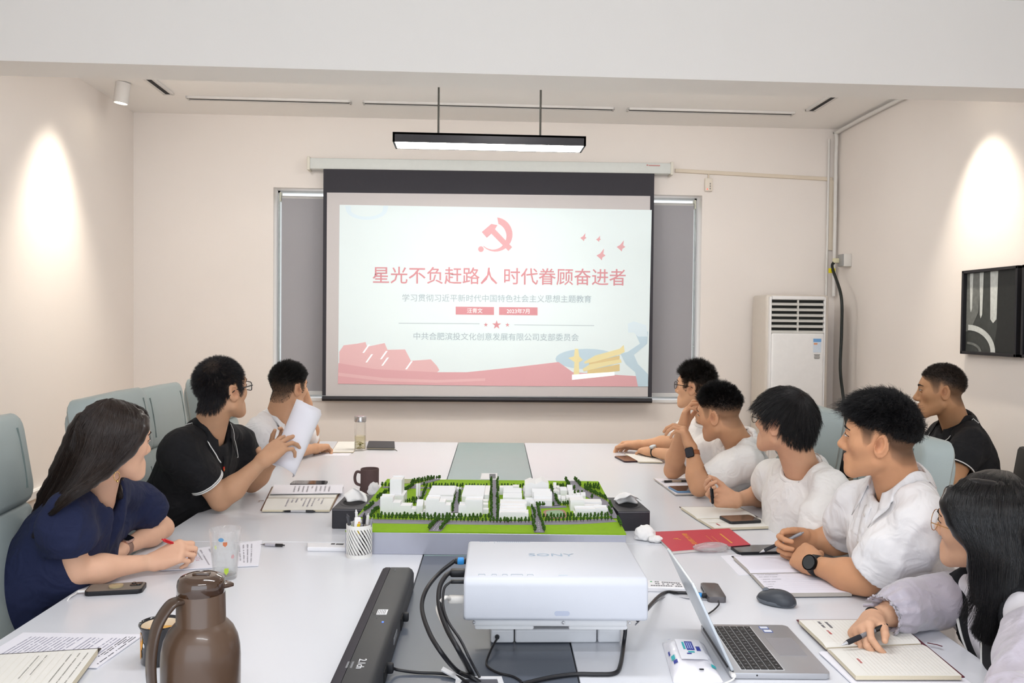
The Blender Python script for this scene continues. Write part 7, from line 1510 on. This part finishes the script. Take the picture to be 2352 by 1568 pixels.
def bld(xl, xr, yb, top, dep, name='building', roof=None, tiers=1, shrink=.0):
    """box with its front foot between two pixels, its height read from the pixel row of its front top edge"""
    a, c = ml(xl, yb), ml(xr, yb); w = abs(c[0]-a[0]); cx = (a[0]+c[0])/2; y0 = (a[1]+c[1])/2
    F_ = mo+mu*cx+mv*y0; d_ = (np.array([F_[0], F_[1], MT])-CAM)@_f; z = (CAM+ray((xl+xr)/2, top)*d_)[2]-MT; z = max(z, .006); b = B()
    for k in range(tiers):
        zz = z*(k+1)/tiers; b.box((cx, y0+dep/2+shrink*k/2, MZ+zz/2), (w-.002*k, dep-shrink*k, zz))
    if roof == 'gable':
        for s in (0,): b.prism([(-dep/2, 0), (dep/2, 0), (0, dep*.35)], -w/2, w/2, Matrix(((0, 0, 1, cx), (1, 0, 0, y0+dep/2), (0, 1, 0, MZ+z), (0, 0, 0, 1))))
    if roof == 'saw':
        n = max(3, int(dep/.02))
        for i in range(n): b.prism([(0, 0), (dep/n, 0), (dep/n*.3, .006)], -w/2, w/2, Matrix(((0, 0, 1, cx), (1, 0, 0, y0+dep*i/n), (0, 1, 0, MZ+z), (0, 0, 0, 1))))
    if roof == 'ridge': b.prism([(-w/2, 0), (w/2, 0), (0, w*.22)], 0, dep, Matrix(((1, 0, 0, cx), (0, 0, 1, y0), (0, 1, 0, MZ+z), (0, 0, 0, 1))))
    if roof == 'parapet':
        for q in ((cx, y0+.003), (cx, y0+dep-.003)): b.box((q[0], q[1], MZ+z+.002), (w, .004, .004))
    return b.done(name, bw, mod)
for a in ((873, 902, 1182, 1143, .05, 'parapet'), (902, 919, 1182, 1154, .05, None), (919, 944, 1182, 1161, .05, None), (944, 955.5, 1182, 1169, .05, None), (895, 922, 1160, 1103, .08, 'parapet'), (894, 927, 1163, 1138, .10, None), (955.4, 959.8, 1149, 1111, .012, None), (961, 965, 1140, 1111, .012, None),
          (984, 1042, 1150, 1136, .16, 'saw'), (978, 1040, 1160, 1148, .05, 'saw'), (990, 1010, 1128, 1124, .05, None), (1030, 1043, 1140, 1128, .05, 'gable'), (978, 1008, 1190, 1147, .06, 'parapet'), (1008, 1022, 1190, 1152, .05, None), (1022, 1034, 1190, 1160, .05, None), (956, 971, 1180, 1161, .05, 'gable'), (971, 979, 1172, 1160, .04, 'gable'), (966, 974, 1187, 1178, .02, None), (972, 979, 1186, 1171, .02, None), (1034, 1054, 1189, 1181, .02, None),
          (1060, 1111, 1152, 1140, .20, 'saw'), (1112, 1123, 1150, 1136, .18, None), (1053, 1070, 1186, 1163, .06, 'parapet'), (1068, 1108, 1186, 1150, .06, 'parapet'), (1108, 1121, 1160, 1150, .03, None), (1108, 1121, 1170, 1158, .03, None), (1108, 1122, 1180, 1170, .03, None), (1045, 1059, 1130, 1122.5, .02, 'gable'), (1110, 1124, 1127, 1124, .02, None),
          (1147, 1156, 1136, 1119, .04, None), (1141, 1146, 1141, 1131, .02, None), (1178, 1192, 1132, 1117, .04, None), (1156, 1178, 1134, 1123, .06, 'saw'), (1156, 1198, 1146, 1130, .07, 'saw'), (1155, 1199, 1156, 1142, .07, 'saw'), (1148, 1210, 1169, 1158, .07, 'parapet'), (1149, 1207, 1176, 1165, .05, 'parapet'), (1147, 1209, 1184, 1173, .06, 'parapet'), (1146, 1214, 1193, 1181, .06, 'parapet'), (1150, 1206, 1193, 1176, .02, None),
          (1205.5, 1232, 1146, 1113, .10, 'ridge'), (1230, 1260, 1146, 1111, .10, 'ridge'), (1222, 1264, 1156, 1130, .05, 'saw'), (1226, 1268, 1160, 1139, .04, 'gable'), (1228, 1268, 1164, 1149, .03, None), (1202, 1218, 1140, 1128, .05, 'gable'), (1205, 1222, 1150, 1138, .04, None), (1207, 1228, 1162, 1150, .04, 'parapet'), (1217, 1231, 1164, 1155, .03, None),
          (1310, 1342, 1173, 1151, .09, 'parapet'), (1340, 1382, 1164, 1152, .05, None), (1334, 1380, 1170, 1162, .04, None), (1321, 1368, 1187, 1171, .05, 'parapet'), (1366, 1396, 1186, 1169, .05, 'parapet'), (1318, 1326, 1186, 1177, .03, None),
          (1282, 1288, 1154, 1144, .03, 'gable'), (1289, 1299, 1155, 1146, .03, 'gable'), (1300, 1307, 1154, 1144, .03, 'gable'), (1308, 1314, 1152, 1143, .03, 'gable'), (1315, 1323, 1150, 1141, .03, 'gable'), (1324, 1333, 1149, 1139, .03, 'gable'), (1334, 1345, 1148, 1138, .03, 'gable'),
          (1271, 1278, 1132, 1120, .05, 'gable'), (1279, 1286, 1130, 1120, .05, None), (1272, 1286, 1141, 1130, .05, 'ridge'), (1287, 1302, 1143, 1126, .05, 'saw'), (1303, 1315, 1138, 1126, .05, 'gable'), (1312, 1325, 1136, 1131, .05, None), (1288, 1300, 1132, 1124, .04, 'parapet'), (1306, 1318, 1142, 1135, .03, 'gable')): bld(*a[:5], roof=a[5])
# trees in rows
def tree_mesh(seed):
    rr = np.random.default_rng(seed); V, F, I = [], [], []
    def blob(cx, cy, cz, r, hgt_):
        o = len(V); rings = [(.55, -.8), (1., -.15), (.72, .55)]
        for rad, z in rings:
            for k in range(5): a = 2*pi*k/5+rad*3+seed; q = r*rad*rr.uniform(.8, 1.15); V.append((cx+q*cos(a), cy+q*sin(a), cz+z*hgt_*rr.uniform(.9, 1.1)))
        V.append((cx, cy, cz+hgt_)); V.append((cx, cy, cz-hgt_))
        for i in range(2):
            for k in range(5): F.append((o+i*5+k, o+i*5+(k+1) % 5, o+i*5+5+(k+1) % 5, o+i*5+5+k)); I.append(0)
        for k in range(5): F.append((o+10+k, o+10+(k+1) % 5, o+15)); I.append(0); F.append((o+(k+1) % 5, o+k, o+16)); I.append(0)
    o = len(V)
    for z in (0, .009):
        for k in range(3): V.append((.0011*cos(k*2.1), .0011*sin(k*2.1), z))
    for k in range(3): F.append((o+k, o+(k+1) % 3, o+3+(k+1) % 3, o+3+k)); I.append(1)
    blob(0, 0, .0105, .0056, .0055); blob(.0008, .0006, .0165, .0040, .0045); return V, F, I
leaf = [mat('model_leaf', '#31540f', rough=.9, var=.25, scale=300), mat('model_trunk', '#5a4a30', rough=.9)]
tm = []
for s in range(4):
    V, F, I = tree_mesh(s); me = bpy.data.meshes.new('tree'); me.from_pydata(V, [], F); me.update(); [me.materials.append(m) for m in leaf]; me.polygons.foreach_set('material_index', I); tm.append((me, V, F, I))
ROWS = [((846, 1191), (868, 1192), 4), ((868, 1192), (1167, 1201.5), 37), ((876, 1188), (1123, 1192.5), 29), ((1133, 1200.5), (1215, 1200.5), 11), ((1158, 1191), (1221, 1191.5), 9), ((1252.7, 1200), (1405, 1195.5), 20), ((1249.5, 1191), (1396, 1188), 20), ((986, 1218), (1006, 1197), 11), ((1011, 1219), (1031, 1197), 11), ((1223, 1168), (1229, 1192), 7), ((1224, 1198), (1229, 1222), 8), ((1233, 1160), (1240, 1193), 9), ((1243, 1198), (1249, 1222), 8), ((1127.5, 1104), (1129, 1192), 26), ((1142.5, 1104), (1143.5, 1192), 26), ((1045.6, 1130), (1038.5, 1177), 13), ((1057, 1129), (1054.5, 1160), 9), ((974, 1118.5), (1118, 1121), 22), ((988, 1123), (1036, 1124), 7), ((1152, 1122), (1202, 1121), 8), ((1266, 1121), (1300, 1121), 6), ((945, 1114), (1012, 1099), 14), ((947, 1110), (990, 1099.5), 10), ((924, 1132), (949, 1118.5), 8), ((877, 1118.5), (893, 1119), 3), ((866, 1148), (892, 1132), 8), ((839, 1176), (858, 1161), 7), ((854, 1183), (868, 1173), 5), ((966.5, 1154), (978, 1125), 9), ((930, 1156.5), (957, 1151), 6), ((945, 1163), (952, 1160), 2), ((1298, 1103), (1309, 1122), 8), ((1320, 1103), (1333, 1118.5), 8), ((1344, 1126), (1394, 1150), 16), ((1344, 1120), (1375, 1126.5), 8), ((1350, 1117.5), (1374, 1119), 5), ((1267, 1124.5), (1282, 1161), 12), ((1240, 1164), (1272, 1162.5), 7), ((1288, 1162), (1305, 1162), 4), ((1401, 1160.5), (1407, 1168.5), 3), ((1397.5, 1173), (1404, 1184), 4), ((1421, 1197.5), (1436.5, 1209.5), 6), ((1319, 1136), (1336, 1136), 3), ((1289, 1121), (1296, 1123), 3), ((1318, 1124), (1320, 1125), 2), ((1359, 1145), (1361, 1146), 2), ((1026, 1157), (1027, 1158), 1), ((895, 1118), (896, 1118), 1)]
tr = []; rr = random.Random(9)
for a, c, n in ROWS:
    A_, C_ = ml(*a), ml(*c)
    for i in range(n): q = A_+(C_-A_)*(i/max(1, n-1))+np.array([rr.uniform(-.002, .002), rr.uniform(-.002, .002), 0]); q[0] = np.clip(q[0], -mw/2+.006, mw/2-.006); q[1] = np.clip(q[1], -md_/2+.006, md_/2-.006); tr.append(q)
tr.sort(key=lambda q: q[1]); SV, SF, SI = [], [], []
for i, q in enumerate(tr):
    k = i % 4; s = rr.uniform(.85, 1.12)
    if i < 290: o = link('tree', tm[k][0], None, mod); o.location = (q[0], q[1], MZ); o.rotation_euler = (0, 0, rr.uniform(0, 6)); o.scale = (s, s, s)
    else: off = len(SV); SV += [(x*s+q[0], y*s+q[1], z*s+MZ) for x, y, z in tm[k][1]]; SF += [tuple(off+v for v in f) for f in tm[k][2]]; SI += tm[k][3]
o = raw('far_trees', SV, SF, leaf, mod, smooth=False, mats=SI); o['kind'] = 'stuff'
# ================================================================== chairs
chair(-1.02, 2.30, 86, 'grey-green leather chair cut off by the left edge of the photo', 1.04)
chair(-1.03, 3.24, 88, 'grey-green leather chair visible between the two people on the left', 1.04)
chair(-1.10, 3.84, 90, 'grey-green leather chair standing behind the man in the black polo', 1.02)
chair(-1.08, 4.62, 92, 'grey-green leather chair farthest back on the left side', 1.02)
chair(1.14, 3.42, -86, 'pale grey-green chair behind the man with thin glasses', 1.0)
chair(1.17, 2.72, -86, 'pale grey-green chair behind the man in the white button-up shirt', .985)
# dark chairs by the right wall and the bag on one of them
dk = mat('dark_chair_fabric', '#1d1d1f', rough=.8, var=.1, bump=.2, bscale=500); dkf = mat('dark_chair_frame', '#121214', rough=.5)
def guest_chair(x, y, face, label):
    r = empty('guest_chair', (x, y, 0), -radians(face), label, 'chair')
    b = B(); b.box((0, 0, .45), (.48, .46, .06), bev=.02); b.done('seat', dk, r, True)
    b = B(); b.box((0, 0, 0), (.50, .05, .40), bev=.02, M=Matrix.Translation((0, -.25, .72)) @ Matrix.Rotation(radians(8), 4, 'X')); b.done('backrest', dk, r, True)
    for sx in (-.22, .22):
        for sy in (-.2, .2): b = B(); b.tube([(sx, sy, .42), (sx*1.08, sy*1.1, 0)], .013, 8); b.done('leg', dkf, r, True)
        b = B(); b.tube([(sx*1.1, -.22, .66), (sx*1.2, .0, .67), (sx*1.2, .17, .66), (sx*1.15, .19, .44)], .014, 8); b.done('armrest', dkf, r, True)
    return r
guest_chair(2.38, 3.78, -66, 'dark chair under the man in black polo by the right wall')
guest_chair(2.02, 4.35, -80, 'dark chair with a black bag on it, half hidden behind seated people')
bo = np.array([2.00, 4.33, .481]); o = empty('bag', bo, .4, 'black bag standing on the dark chair behind the white shirts', 'bag')
b = B(); b.box((0, 0, .17), (.34, .16, .34), bev=.05, seg=4); b.done('bag_body', mat('bag_black', '#17181b', rough=.6, bump=.3, bscale=200), o, True)
b = B(); b.tube(spline([(-.09, -.02, .32), (-.08, -.03, .42), (.08, -.03, .42), (.09, -.02, .32)], 20), .008, 8); b.done('bag_handle', mat('bag_black', '#17181b'), o, True)
b = B(); b.box((0, -.085, .13), (.24, .02, .16), bev=.009); b.done('bag_pocket', mat('bag_beige', '#8d7a62', rough=.8), o, True)
build_people()
